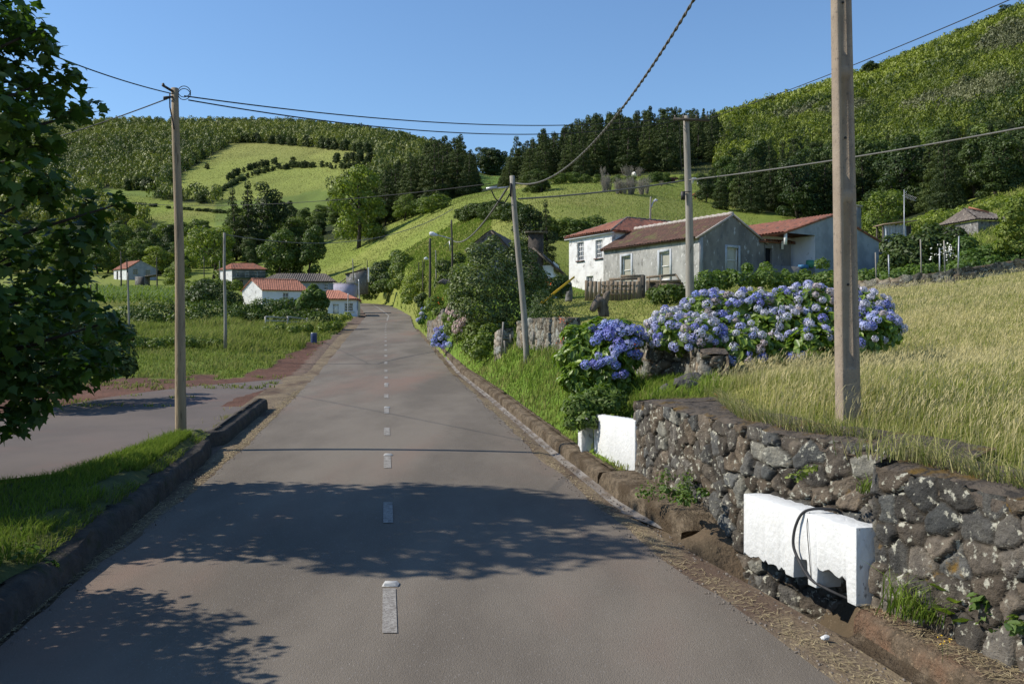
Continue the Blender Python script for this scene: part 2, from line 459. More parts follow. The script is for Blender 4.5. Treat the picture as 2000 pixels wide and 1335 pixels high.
# left side: red cinder, lay-by edge, then grass
lft = (s_ < -2.3) & (y_ < 60)
C[lft] = (np.array([.13, .18, .03]) * (.75 + .5 * n2[:, None]))[lft]
def redmask(x, y):
    u = 1000 + FPX * x / np.maximum(y, 5.0); v = 667 - FPX * (zr(y) - CAMZ) / np.maximum(y, 5.0); s = x - xc(y)
    nn = fbm(np.stack([x * .6, y * .3, 0 * x], -1), 31)
    edge = np.interp(u, [-2000, 0, 250, 350, 475, 530, 548, 580, 610, 640, 668], [880, 776, 734, 734, 729, 717, 700, 685, 672, 662, 650]) + (nn - .5) * 34
    return (s < -2.1) & (v > edge) & (y < 60)
rm = redmask(x_, y_)
C[rm] = (RED * (.7 + .6 * n2[:, None]))[rm]
sh = (np.abs(s_) < 2.95) & (y_ < 130) & (s_ < 0)
C[sh] = (np.array([.15, .11, .085]) * (.75 + .5 * n2[:, None]))[sh]
kerbz = (s_ > 2.2) & (s_ < np.where(y_ < 10.7, wall_s(y_) + .16, 3.0)) & (y_ < 11.4); C[kerbz] = (DIRT * (.7 + .6 * n2[:, None]))[kerbz]
Ca = np.concatenate([np.clip(C, 0.005, 1), np.ones((len(C), 1))], 1)
M_ground = pmat('ground', (.86, .88, .86), (1.12, 1.1, 1.08), scale=1.6, rough=.95, attr='Col', c3=(.20, .16, .11), scale3=42, t3=(.60, .72), bump=.6, bscale=6, bdist=.12, spec=.1, detail=10)
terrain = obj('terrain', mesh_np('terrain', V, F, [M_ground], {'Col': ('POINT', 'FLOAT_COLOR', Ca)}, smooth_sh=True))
tag(terrain, kind='structure')

# ------------------------------------------------------------------ road, markings, gutter, kerbs, lay-by
M_asph = pmat('asphalt', (.118, .101, .081), (.174, .150, .120), scale=.55, rough=.9, c3=(.235, .215, .195), scale3=95, t3=(.58, .72),
              c4_=(.190, .132, .102), scale4=.3, t4=(.50, .74), bump=.8, bscale=130, bdist=.008, stretch=(1, .35, 1), spec=.2, detail=9, t2=(.36, .64))
M_asph2 = pmat('layby_asphalt', (.106, .090, .080), (.132, .110, .096), scale=.5, rough=.92, c3=(.15, .10, .085), scale3=.3, t3=(.5, .75), bump=.6, bscale=120, bdist=.006, spec=.2)
M_paint = pmat('road_paint', (.31, .295, .265), (.22, .205, .185), scale=18, rough=.85, c3=(.15, .135, .12), scale3=60, t3=(.48, .60), c4_=(.16, .145, .125), scale4=9, t4=(.54, .62))
M_dirt = pmat('verge_dirt', (.13, .10, .07), (.20, .155, .10), scale=3, rough=.95, c3=(.33, .27, .16), scale3=38, t3=(.54, .68), c4_=(.10, .07, .05), scale4=.9, bump=.7, bscale=35, bdist=.02, spec=.1, stretch=(1, .5, 1))
M_gut = pmat('gutter_concrete', (.25, .23, .205), (.17, .15, .13), scale=4, rough=.85, c3=(.12, .095, .07), scale3=6, t3=(.46, .64), bump=.4, bscale=40, bdist=.01, stretch=(1, .4, 1))
M_kerb = pmat('mossy_kerb', (.085, .066, .045), (.175, .137, .095), scale=11, rough=.95, c3=(.25, .20, .13), scale3=42, t3=(.56, .68), c4_=(.075, .055, .035), scale4=2.5, t4=(.45, .62), bump=1.0, bscale=32, bdist=.045, spec=.1, detail=9)
M_kerbl = pmat('dark_stone_kerb', (.062, .055, .048), (.095, .082, .068), scale=5, rough=.95, c3=(.05, .055, .03), scale3=3, bump=.9, bscale=18, bdist=.05, spec=.1)

def ribbon(name, Ys, sfun, zfun, mat, attrs=None):
    """strip of ground along the road: sfun(Y) -> offsets, zfun(Y, s) -> heights"""
    rows = []
    for Y in Ys:
        s = np.asarray(sfun(Y), float)
        # perpendicular offset from the centre line
        t = np.array([float(xc(Y + .5) - xc(Y - .5)), 1.0]); t /= np.linalg.norm(t)
        nrm = np.array([t[1], -t[0]]) if Y > 75 else np.array([1.0, 0.0])
        x = float(xc(Y)) + s * nrm[0]; y = Y + s * nrm[1]
        rows.append(np.stack([x, y, np.asarray(zfun(Y, s), float)], -1))
    A = np.array(rows); n, k = A.shape[:2]
    ii = np.arange(n * k).reshape(n, k)
    F = np.stack([ii[:-1, :-1], ii[:-1, 1:], ii[1:, 1:], ii[1:, :-1]], -1).reshape(-1, 4)
    o = obj(name, mesh_np(name, A.reshape(-1, 3), F, [mat], smooth_sh=True)); tag(o, kind='structure'); return o

YR = np.concatenate([np.arange(-18, 4, 1.), np.arange(4, 30, .25), np.arange(30, 131, 1.)])
def crown(Y, s): return zr(Y) + .03 * (1 - (s / 2.3) ** 2) - .012
def edge_n(Y, k): return float(vnoise(np.array([[Y * 1.7, k, 0.]]), 4)[0] - .5) * .09 + float(vnoise(np.array([[Y * 6, k, 0.]]), 5)[0] - .5) * .05
ribbon('road', YR, lambda Y: np.concatenate([[-hwl(Y) + edge_n(Y, 1.)], np.linspace(-1.8, 1.75, 9), [hwr(Y) + edge_n(Y, 9.)]]), crown, M_asph)
YS = YR[YR < 66]
ribbon('road_verge', YS, lambda Y: -np.array([hwl(Y) - .15, hwl(Y) + .1, KL + .02 if Y < 18.8 else hwl(Y) + .95]), lambda Y, s: zr(Y) + np.array([-.02, -.012, -.02]), M_dirt)
ribbon('road_verge', YS[YS < 60], lambda Y: np.array([hwr(Y) - .15, hwr(Y) + .06, kr(Y) - .10]), lambda Y, s: zr(Y) + np.array([-.02, -.012, -.045]), M_dirt)
ribbon('gutter', YS[(YS < 45) & (YS > 8.4)], lambda Y: np.array([kr(Y) + .02 - .20 * float(smooth(8.4, 9.8, Y)), kr(Y) + .02 - .10 * float(smooth(8.4, 9.8, Y)), kr(Y) + .03]), lambda Y, s: zr(Y) + np.array([-.034, -.048, -.015]), M_gut)
ribbon('gutter', np.arange(-6, 6.2, .25), lambda Y: np.array([kr(Y) - .12, kr(Y) - .05, kr(Y) + .02]), lambda Y, s: zr(Y) + np.array([-.041, -.055, -.02]), M_kerb)

def kerb(name, Ys, base, side, mat, h=.17, top=.5, seed=0, wob=.02, endcap=True):
    """solid kerb with a rounded, worn nose; side = +1 right, -1 left"""
    prof = [(0.0, -.15), (0.012, .55 * h), (.03, .88 * h), (.065, h), (.2, h + .01), (top * .6, h + .015), (top, h + .005), (top, -.15)]
    V = []
    for i, Y in enumerate(Ys):
        b = float(base(Y)); tp = 1.0; endf = float(np.clip(min(Y - Ys[0], Ys[-1] - Y) / .14, .25, 1)) if abs(Ys[0]) < 9 and Ys[0] > 5 else 1.0
        for j, (ds, dz) in enumerate(prof):
            nz = (fbm(np.array([[Y * 2.2, j * .7, seed]]), 11)[0] - .5)
            nz2 = (fbm(np.array([[Y * 3.1, j * .9, seed + 5.]]), 12)[0] - .5)
            s = (b + ds + nz * wob * 2.5) * side
            V.append((float(xc(Y)) + s, Y, float(zr(Y)) + (dz * endf if dz > 0 else dz) + (nz2 * wob * 2 if 0 < j < 7 else 0)))
    k = len(prof); V = np.array(V); n = len(Ys); ii = np.arange(n * k).reshape(n, k)
    F = np.stack([ii[:-1, :-1], ii[:-1, 1:], ii[1:, 1:], ii[1:, :-1]], -1).reshape(-1, 4)
    if side < 0: F = F[:, ::-1]
    caps = np.array([[ii[0, 0], ii[0, j], ii[0, j + 1]] for j in range(1, k - 1)] + [[ii[-1, 0], ii[-1, j + 1], ii[-1, j]] for j in range(1, k - 1)])
    o = obj(name, mesh_np(name, V, [F, caps], [mat], smooth_sh=True)); tag(o, kind='structure'); return o

kerb('kerb', np.arange(8.45, 11.0, .12), kr, 1, M_kerb, h=.17, top=.62, seed=1, wob=.014)
kerb('kerb', np.arange(11.0, 44, .3), kr, 1, M_kerb, h=.12, top=.3, seed=2, wob=.012)
M_kerbc = pmat('clay_kerb', (.085, .066, .045), (.17, .13, .09), scale=11, rough=.95, c3=(.30, .22, .14), scale3=42, t3=(.56, .68), c4_=(.19, .11, .068), scale4=1.3, t4=(.50, .68), bump=1.0, bscale=32, bdist=.045, spec=.1, detail=9)
kerb('kerb', np.arange(-4, 6.15, .15), kr, 1, M_kerbc, h=.11, top=.75, seed=3, wob=.022)
kerb('kerb', np.concatenate([np.arange(-4, 13.45, .15)]), lambda Y: KL + np.interp(Y, [12.8, 13.5], [0, .1]), -1, M_kerbl, h=.19, top=.30, seed=4, wob=.045)
kerb('kerb', np.arange(13.6, 18.9, .15), lambda Y: np.interp(Y, [13.5, 14.1, 18.9], [2.75, KL, 2.42]), -1, M_kerbl, h=.19, top=.26, seed=6)

# centre line: worn dashes, then a solid line into the bend
mk = MB()
cx = lambda Y: float(xc(Y))
def dash(Ya, Yb, w=.048, off=0.0):
    za = float(crown(Ya, 0)) + .006; zb = float(crown(Yb, 0)) + .006
    mk.quad((cx(Ya) - w + off, Ya, za), (cx(Ya) + w + off, Ya, za), (cx(Yb) + w + off, Yb, zb), (cx(Yb) - w + off, Yb, zb))
for i in range(21):
    Ym = 6.33 + 2.97 * i; dash(Ym - .46, Ym + .46, .048 if i < 9 else .055)
for Y in np.arange(71, 116, 1.0): dash(Y, Y + 1.0, .06)
tag(mk.build('road_marking', M_paint), kind='structure')

# reflective studs beside some dashes
M_stud = pmat('stud_white', (.48, .48, .46), (.34, .33, .31), scale=20, rough=.5)
M_studr = glass('stud_lens', (.35, .35, .33), .25)
def stud(Y):
    e = empty('road_stud', (cx(Y) + .012, Y, float(crown(Y, 0)) + .002))
    tag(e, 'white raised reflector stud set at the far end of a centre line dash', 'road stud', 'reflector studs along the centre line')
    b = MB(); b.add([(-.06, -.05, 0), (.06, -.05, 0), (.06, .05, 0), (-.06, .05, 0), (-.045, -.03, .022), (.045, -.03, .022), (.045, .03, .022), (-.045, .03, .022)],
                    [(0, 1, 5, 4), (1, 2, 6, 5), (2, 3, 7, 6), (3, 0, 4, 7), (4, 5, 6, 7)])
    b.build('body', M_stud, e)
    c = MB(); c.add([(-.045, -.047, .005), (.045, -.047, .005), (.04, -.0345, .019), (-.04, -.0345, .019)], [(0, 1, 2, 3)]); c.build('lens', M_studr, e)
for i in (0, 2, 4, 6): stud(6.33 + 2.97 * i + .56)

# lay-by (left), laid as a sheet over the red cinder
LB = [(-900, 1000), (-300, 985), (0, 938), (120, 925), (250, 895), (340, 876), (395, 868), (430, 845), (480, 815), (520, 790), (556, 764), (578, 745), (545, 740), (470, 747), (380, 754), (250, 770), (150, 787), (60, 806), (0, 820), (-300, 860), (-900, 930)]
pts = []
for i in range(len(LB)):
    a = gpx(*LB[i]); b = gpx(*LB[(i + 1) % len(LB)])
    n = max(1, int(np.linalg.norm(b - a) / .5))
    for k in range(n):
        p = a + (b - a) * k / n
        j = (vnoise(np.array([[p[0] * 2.3, p[1] * 2.3, 0]]), 8)[0] - .5) * .25
        pts.append((p[0] + j * .6, p[1] + j))
import bmesh
bm = bmesh.new()
vs = [bm.verts.new((x, y, float(zr(y)) + (-.032 if (x - float(xc(y)) > -3.0 and y > 18.9) else .012))) for x, y in pts]
f = bm.faces.new(vs); bmesh.ops.triangulate(bm, faces=[f])
bmesh.ops.recalc_face_normals(bm, faces=bm.faces)
for f in bm.faces:
    if f.normal.z < 0: f.normal_flip()
me = bpy.data.meshes.new('layby'); bm.to_mesh(me); bm.free(); me.materials.append(M_asph2)
tag(obj('layby_pavement', me), kind='structure')

# grass island between lay-by and road
def isl_out(Y): return np.interp(Y, [2, 7, 9, 10.3, 12, 12.9, 13.4, 13.75], [9, 8, 6.2, 4.35, 3.75, 3.35, 3.05, 2.8])
M_isl = pmat('island_soil', (.06, .075, .02), (.09, .10, .03), scale=4, rough=.95, bump=.6, bscale=20, bdist=.04)
rows = []; Yi = np.arange(1.5, 13.8, .2)
def isl_z(Y, s):
    so = isl_out(Y); f = np.clip((so - s) / np.maximum(so - KL - .3, .1), 0, 1)
    return zr(Y) + .0 + (.255 - .09 * smooth(KL + .34, KL + .2, s)) * smooth(0, .55, f) + .03 * np.sin(3 * np.asarray(s))
for Y in Yi:
    s = np.linspace(KL + .16, isl_out(Y), 14)
    rows.append(np.stack([xc(Y) - s, np.full(14, Y), isl_z(Y, s)], -1))
A = np.array(rows); ii = np.arange(A.shape[0] * 14).reshape(-1, 14)
tag(obj('grass_island', mesh_np('grass_island', A.reshape(-1, 3), np.stack([ii[:-1, :-1], ii[1:, :-1], ii[1:, 1:], ii[:-1, 1:]], -1).reshape(-1, 4), [M_isl], smooth_sh=True)), kind='structure')
# ------------------------------------------------------------------ dry-stone walls of dark basalt
M_stone = pmat('basalt_stone', (.75, .75, .75), (1.2, 1.18, 1.12), scale=9, rough=.95, attr='Col', c3=(.40, .39, .32), scale3=17, t3=(.565, .65),
               c4_=(.16, .10, .03), scale4=5, t4=(.64, .76), bump=1.0, bscale=45, bdist=.02, spec=.12)
M_cap = pmat('mossy_wall_cap', (.085, .072, .06), (.12, .10, .08), scale=6, rough=.97, c3=(.125, .08, .024), scale3=3.2, t3=(.50, .66), c4_=(.05, .045, .04), scale4=9, t4=(.5, .62), bump=1.0, bscale=22, bdist=.05, spec=.08)

def stone_face(name, path, seed, res=.02, cw=.26, ch=.22, depth=.055, tint=(.093, .086, .077), parent=None, mat=None, jrag=.03):
    """path: list of (x, y, zbottom, ztop); the face looks to the left of the walking direction reversed (normal = right-hand turn)"""
    rng = np.random.default_rng(seed)
    P = np.array(path, float); d = np.linalg.norm(np.diff(P[:, :2], axis=0), axis=1); s = np.concatenate([[0], np.cumsum(d)]); Ls = s[-1]
    hmax = (P[:, 3] - P[:, 2]).max()
    ns = max(8, int(Ls / res)); nh = max(6, int(hmax / res))
    ss = np.linspace(0, Ls, ns); tt = np.linspace(0, 1, nh)
    X = np.interp(ss, s, P[:, 0]); Y = np.interp(ss, s, P[:, 1]); zb = np.interp(ss, s, P[:, 2]); zt = np.interp(ss, s, P[:, 3])
    # smoothed normals
    k = max(3, int(.18 / res)) | 1
    def sm(a):
        p = np.pad(a, k // 2, mode='reflect', reflect_type='odd'); return np.convolve(p, np.ones(k) / k, 'valid')
    Xs, Ys = sm(X), sm(Y)
    tx = np.gradient(Xs); ty = np.gradient(Ys); l = np.hypot(tx, ty) + 1e-9; nx, ny = ty / l, -tx / l
    SS, TT = np.meshgrid(ss, tt); ZZ = zb + (zt - zb) * TT; HH = ZZ - P[:, 2].min()
    # stones: jittered courses of varying size
    sites = []; z = -ch
    while z < HH.max() + ch:
        hrow = ch * rng.uniform(.6, 1.45); x = -cw
        while x < Ls + cw:
            w = cw * rng.uniform(.38, 1.75); sites.append((x + w / 2, z + hrow / 2 + rng.uniform(-.42, .42) * hrow)); x += w
        z += hrow
    sites = np.array(sites); ns_ = len(sites)
    q = np.stack([SS.ravel() + (fbm(np.stack([SS.ravel() * 7, HH.ravel() * 7, 0 * SS.ravel()], -1), seed) - .5) * .10,
                  HH.ravel() + (fbm(np.stack([SS.ravel() * 7, HH.ravel() * 7, 5 + 0 * SS.ravel()], -1), seed + 1) - .5) * .10], -1)
    F1 = np.full(len(q), 9.); F2 = F1.copy(); I1 = np.zeros(len(q), int)
    sc = np.array([1 / cw, 1 / ch]) * (cw + ch) / 2
    order = np.arange(ns_)
    for i in order:
        dd = np.hypot((q[:, 0] - sites[i, 0]) * sc[0], (q[:, 1] - sites[i, 1]) * sc[1])
        b = dd < F1
        F2 = np.where(b, F1, np.minimum(F2, dd)); I1 = np.where(b, i, I1); F1 = np.where(b, dd, F1)
    e = F2 - F1
    g = smooth(0.0, .13 * ch + .008, e)
    off = rng.uniform(-.018, .02, ns_); tiltx = rng.uniform(-.10, .10, ns_); tilty = rng.uniform(-.10, .10, ns_)
    rel = q - sites[I1]
    disp = depth * g + (off[I1] + rel[:, 0] * tiltx[I1] + rel[:, 1] * tilty[I1]) * g
    fine = fbm(np.stack([SS.ravel() * 22, HH.ravel() * 22, 0 * SS.ravel()], -1), seed + 2, 3) - .5
    fine2 = fbm(np.stack([SS.ravel() * 8, HH.ravel() * 8, 0 * SS.ravel()], -1), seed + 3, 2) - .5
    disp = disp + fine * .028 * (.3 + .7 * g) + fine2 * .03 * g
    disp = disp - .03 * (TT.ravel() - .5)
    top = (TT.ravel() > .985); ZZ = ZZ + (fbm(np.stack([SS.ravel() * 4, 0 * SS.ravel(), 0 * SS.ravel()], -1), seed + 9, 2).reshape(SS.shape) - .5) * jrag * 2 * (TT > .8)
    V = np.stack([(X + 0 * TT).ravel() + np.tile(nx, nh) * disp, (Y + 0 * TT).ravel() + np.tile(ny, nh) * disp, ZZ.ravel()], -1)
    ii = np.arange(ns * nh).reshape(nh, ns)
    F = np.stack([ii[:-1, :-1], ii[:-1, 1:], ii[1:, 1:], ii[1:, :-1]], -1).reshape(-1, 4)
    br = rng.uniform(.55, 1.5, ns_); wm = rng.uniform(-.12, .16, ns_)
    base = np.array(tint); cc = base[None] * br[:, None] * np.stack([1 + wm, np.ones(ns_), 1 - wm], -1)
    lich = rng.uniform(0, 1, ns_) > .90; cc[lich] = np.array([.19, .185, .16])
    C = cc[I1] * (.8 + .4 * (fine + .5))[:, None]
    mort = np.array([.040, .034, .027])
    C = C * g[:, None] + mort * (1 - g)[:, None]
    Ca = np.concatenate([C, np.ones((len(C), 1))], 1)
    me = mesh_np(name, V, F, [mat or M_stone], {'Col': ('POINT', 'FLOAT_COLOR', Ca)}, smooth_sh=True)
    return obj(name, me, parent)

def strip_top(name, outer, inner, mat, parent, seed=0, bump=.02, res=.08):
    """top of a wall between two lines of equal length (lists of points)"""
    o = np.array(outer, float); i = np.array(inner, float)
    s = np.concatenate([[0], np.cumsum(np.linalg.norm(np.diff(o, axis=0), axis=1))]); n = max(4, int(s[-1] / res)); q = np.linspace(0, s[-1], n)
    O = np.stack([np.interp(q, s, o[:, k]) for k in range(3)], -1); I = np.stack([np.interp(q, s, i[:, k]) for k in range(3)], -1)
    w = np.linspace(0, 1, 7); A = O[:, None] * (1 - w)[None, :, None] + I[:, None] * w[None, :, None]
    A = A + 0
    nz = fbm((A * 5).reshape(-1, 3), seed, 3).reshape(A.shape[:2]) - .5
    A[:, :, 2] += nz * bump * 2
    A[:, 0, 2] -= .03
    low = A[:, :1].copy(); low[:, :, 2] -= .07; A = np.concatenate([low, A], 1); k = A.shape[1]
    ii = np.arange(n * k).reshape(n, k)
    F = np.stack([ii[:-1, :-1], ii[:-1, 1:], ii[1:, 1:], ii[1:, :-1]], -1).reshape(-1, 4)
    return obj(name, mesh_np(name, A.reshape(-1, 3), F, [mat], smooth_sh=True), parent)

# retaining wall beside the road (walked from the far end to the near end, so the face looks at the road)
wl_e = empty('retaining_wall', (1.5, 10, .4))
tag(wl_e, 'long dark volcanic stone retaining wall with mossy top under the dry grass field', 'stone wall')
def wtop(Y): return float(wall_top(Y))
path = []
far_end = [(float(xc(11.0)) + 3.35, 11.15), (float(xc(10.85)) + 2.92, 10.85)]
for x, y in far_end: path.append((x, y, float(zr(y)) - .1, 1.42))
for Y in np.concatenate([np.arange(10.6, 6.9, -.15), np.arange(6.9, 1.0, -.1)]):
    path.append((float(xc(Y)) + float(wall_s(Y)) + .02, Y, float(zr(Y)) - .45, wtop(Y)))
path = [(x - wl_e.location[0], y - wl_e.location[1], a - wl_e.location[2], b - wl_e.location[2]) for x, y, a, b in path]
stone_face('stonework', path, 11, res=.016, cw=.205, ch=.175, depth=.034, parent=wl_e)
outer = [(x, y, b) for x, y, a, b in path]
inner = []
for k, (x, y, b) in enumerate(outer):
    a0 = np.array(outer[max(k - 4, 0)][:2]); a1 = np.array(outer[min(k + 4, len(outer) - 1)][:2]); t = a1 - a0; t /= np.linalg.norm(t)
    nrm = np.array([-t[1], t[0]])      # towards the field
    wd = .52 + .55 * float(smooth(8.8, 10.6, y + wl_e.location[1])); inner.append((x + nrm[0] * wd + (.06 if k > 3 else 0), y + nrm[1] * wd, b + .05))
strip_top('wall_cap', outer, inner, M_cap, wl_e, 5)

# other walls
def wall_thing(pts, h0, h1, label, seed, thick=.35, res=.03, cw=.22, ch=.2, tint=(.13, .12, .105), name='stone_wall', jrag=.05, cap=True, group=None):
    """free-standing wall along ground points (x, y); heights above ground at the two ends"""
    P = np.array(pts, float); n = len(P)
    s = np.concatenate([[0], np.cumsum(np.linalg.norm(np.diff(P, axis=0), axis=1))]); m = max(2, int(s[-1] / .5) + 1); q = np.linspace(0, s[-1], m)
    X = np.interp(q, s, P[:, 0]); Y = np.interp(q, s, P[:, 1]); hz = np.interp(q, [0, s[-1]], [h0, h1]); g = H(X, Y)
    e = empty(name, (X[0], Y[0], g[0])); tag(e, label, 'stone wall', group)
    L0 = np.array([X[0], Y[0], g[0]])
    t = np.stack([np.gradient(X), np.gradient(Y)], -1); t /= np.linalg.norm(t, axis=1)[:, None]; nrm = np.stack([-t[:, 1], t[:, 0]], -1)
    front = [(X[i] - L0[0], Y[i] - L0[1], g[i] - .15 - L0[2], g[i] + hz[i] - L0[2]) for i in range(m)]
    # close the two ends of the wall
    a = (front[0][0] + nrm[0, 0] * thick, front[0][1] + nrm[0, 1] * thick) + front[0][2:]
    b = (front[-1][0] + nrm[-1, 0] * thick, front[-1][1] + nrm[-1, 1] * thick) + front[-1][2:]
    stone_face('stonework', [a] + front + [b], seed, res=res, cw=cw, ch=ch, tint=tint, parent=e, jrag=jrag)
    if cap:
        o = [(f[0], f[1], f[3]) for f in front]; i_ = [(front[k][0] + nrm[k, 0] * thick, front[k][1] + nrm[k, 1] * thick, front[k][3] + .01) for k in range(m)]
        strip_top('wall_top', o, i_, M_cap, e, seed, .04)
        bk = MB()
        for k in range(m - 1):
            p, q_ = i_[k], i_[k + 1]
            bk.quad((p[0], p[1], front[k][2]), (q_[0], q_[1], front[k + 1][2]), q_, p)
        bk.build('back_face', M_cap, e)
    return e
def U(u, Y): return ((u - 1000.) / FPX * Y, Y)
# terrace wall behind the small hydrangea (its corner shows left of the big hydrangea)
wall_thing([U(1240, 15.6), U(1256, 14.6), U(1330, 14.2), U(1366, 13.3), U(1372, 12.6)], .74, .4, 'broken corner of a dark rubble wall between the two blue hydrangeas', 21, res=.022, cw=.26, ch=.23, tint=(.16, .145, .12))
wall_thing([U(1230, 19.5), U(1290, 18.2), U(1360, 17.5)][::-1], .5, .35, 'low rubble wall in shade along the lawn edge above the hydrangeas', 22, cw=.3, ch=.22, tint=(.11, .10, .09))
wall_thing([U(1012, 25.2), U(1040, 24.0), U(1075, 22.6), U(1105, 21.6)], .74, .85, 'grey upright-stone wall behind the leaning wooden pole', 23, cw=.17, ch=.24, tint=(.17, .16, .135))
wall_thing([U(968, 26.6), U(980, 26.2)], .8, .8, 'short stone gate pillar at the left end of the grey wall', 24, cw=.24, ch=.2, tint=(.22, .20, .17))
wall_thing([U(836, 47.5), U(845, 45.0), U(866, 42.5)], 1.0, 1.15, 'short piece of stone bank wall behind the small roadside hydrangea', 25, cw=.22, ch=.3, res=.05, tint=(.17, .15, .13))
wall_thing([U(-80, 112), U(120, 109), U(260, 108), U(400, 110)], .9, .9, 'dark dry stone wall along the far edge of the maize field', 26, cw=.5, ch=.4, res=.15, tint=(.06, .058, .055))
wall_thing([U(1640, 33.2), U(1700, 31.6), U(1760, 30.6), U(1880, 30.2), U(2010, 30.6), U(2150, 31.5)], .32, .4, 'low tumbled stone wall along the top edge of the dry grass field', 27, cw=.4, ch=.24, res=.05, tint=(.16, .145, .12), jrag=.12)
# big rough slab stones at the toe of the broken corner
M_rock = pmat('dark_rock', (.07, .065, .06), (.11, .10, .09), scale=5, rough=.95, c3=(.25, .24, .20), scale3=7, t3=(.6, .68), bump=1, bscale=22, bdist=.04, objrand=.25)
def rock_mesh(seed, sx, sy, sz):
    import bmesh
    bm = bmesh.new(); bmesh.ops.create_icosphere(bm, subdivisions=3, radius=1)
    rng = np.random.default_rng(seed); P = np.array([v.co[:] for v in bm.verts])
    D = [rng.normal(size=3) for _ in range(11)]
    for d in D:
        d = d / np.linalg.norm(d); c = rng.uniform(.55, .8); k = P @ d; P = P - np.maximum(k - c, 0)[:, None] * d * .92
    P = P * (1 + (fbm(P * 3, seed) - .5)[:, None] * .3) * [sx, sy, sz]
    for v, p in zip(bm.verts, P): v.co = p
    me = bpy.data.meshes.new('rock'); bm.to_mesh(me); bm.free(); me.materials.append(M_rock)
    return me
ROCKS = [rock_mesh(40 + i, *d) for i, d in enumerate([(.22, .16, .15), (.3, .2, .14), (.16, .15, .12), (.4, .3, .22)])]
def rock(u, Y, k, rz, label, sc=1.0, dz=0.05, grp=None):
    p = at(u, Y, dz); o = obj('rock', ROCKS[k], None, p); o.rotation_euler = (random.uniform(-.3, .3), random.uniform(-.3, .3), rz); o.scale = (sc,) * 3
    tag(o, label, 'rock', grp); return o
rock(1352, 12.35, 1, .3, 'flat dark slab stone at the toe of the broken wall corner')
rock(1300, 11.9, 2, 1.2, 'dark loose stone on the wall top end beside a flat pale one')
rock(1335, 11.75, 0, .2, 'grey loose stone lying nearest the dry stems on the wall top')
rock(1282, 12.1, 2, 2.2, 'small dark stone half sunk in grass left of the loose wall stones', .8)
rock(452, 38, 3, .4, 'dark boulder in the meadow just right of the thin wooden pole', .9)
rock(380, 37, 3, 1.4, 'broad dark boulder in tall grass right of the near wooden pole', .9)
rock(427, 41, 0, 2.0, 'small dark boulder in the meadow left of the thin wooden pole', 1.3)
rock(1306, 22.3, 0, .5, 'brownish stone on the lawn edge left of the low shaded wall', 1.1)
rock(868, 58, 3, .5, 'grey rock breaking out of the bank below the dark concrete post', 1.2, .3)
rock(884, 56, 3, 1.7, 'second grey rock on the bank beside the orange flowers', 1.0, .3)
rock(1855, 29.6, 0, .9, 'pale rounded stone at the foot of the vines beside the field', 1.1)
rock(1750, 30.2, 0, .2, 'pale angular stone at the left end of the field wall', 1.3)

# ------------------------------------------------------------------ white parapets of the drain
M_white = pmat('whitewash', (.64, .65, .64), (.58, .59, .58), scale=4, rough=.75, c3=(.62, .62, .58), scale3=9, t3=(.60, .75), bump=.55, bscale=22, bdist=.02, spec=.2)
M_whited = pmat('stained_whitewash', (.66, .67, .66), (.58, .59, .58), scale=5, rough=.8, c3=(.25, .24, .23), scale3=26, t3=(.585, .66), bump=.6, bscale=22, bdist=.02, stretch=(1, 1, .6))
def slab_wall(e, A, B, thick, zb, zt, mat, endmat, notches=(), name='slab', rag=.02, nseg=40):
    """upright slab from A to B (x, y); bottoms may differ; notches: (t0, t1, rise) cut out of the lower edge; thickness to the right of A->B"""
    A = np.array(A, float); B = np.array(B, float); d = B - A; L = np.linalg.norm(d); d /= L; nrm = np.array([d[1], -d[0]])
    ts = sorted(set(list(np.linspace(0, 1, nseg)) + [t for n in notches for t in (n[0] - .004, n[0] + .004, n[1] - .004, n[1] + .004)]))
    lo = []; hi = []
    rr = np.random.default_rng(3)
    for t in ts:
        z = zb[0] * (1 - t) + zb[1] * t
        for (a, b, r) in notches:
            if a <= t <= b: z += r + rr.uniform(-rag, rag)
        lo.append(z); hi.append(zt[0] * (1 - t) + zt[1] * t + rr.uniform(-.006, .004))
    n = len(ts); V = []
    for side in (0, 1):
        for k, t in enumerate(ts):
            p = A + d * L * t + nrm * thick * side + nrm * rr.uniform(-.004, .004)
            V += [(p[0], p[1], lo[k]), (p[0], p[1], hi[k])]
    m = MB(); F = []
    for k in range(n - 1):
        a, b, c, e_ = 2 * k, 2 * k + 2, 2 * k + 3, 2 * k + 1
        F.append((a, b, c, e_)); o = 2 * n; F.append((a + o, e_ + o, c + o, b + o))
        F.append((e_, c, c + o, e_ + o)); F.append((a, a + o, b + o, b))
    m.add(V, F); m.mi = 1
    o = 2 * n; m.add(np.array(V)[[0, 1, 1 + o, o]], [(0, 1, 2, 3)]); m.add(np.array(V)[[2 * n - 2, 2 * n - 1, 2 * n - 1 + o, 2 * n - 2 + o]], [(0, 1, 2, 3)])
    me = m.mesh(name, [mat, endmat])
    import bmesh
    bm = bmesh.new(); bm.from_mesh(me); bmesh.ops.remove_doubles(bm, verts=bm.verts, dist=.0005)
    bmesh.ops.recalc_face_normals(bm, faces=bm.faces); bm.to_mesh(me); bm.free()
    ob = obj(name, me, e)
    bv = ob.modifiers.new('bevel', 'BEVEL'); bv.width = .012; bv.segments = 2; bv.limit_method = 'ANGLE'; bv.angle_limit = math.radians(50)
    return ob
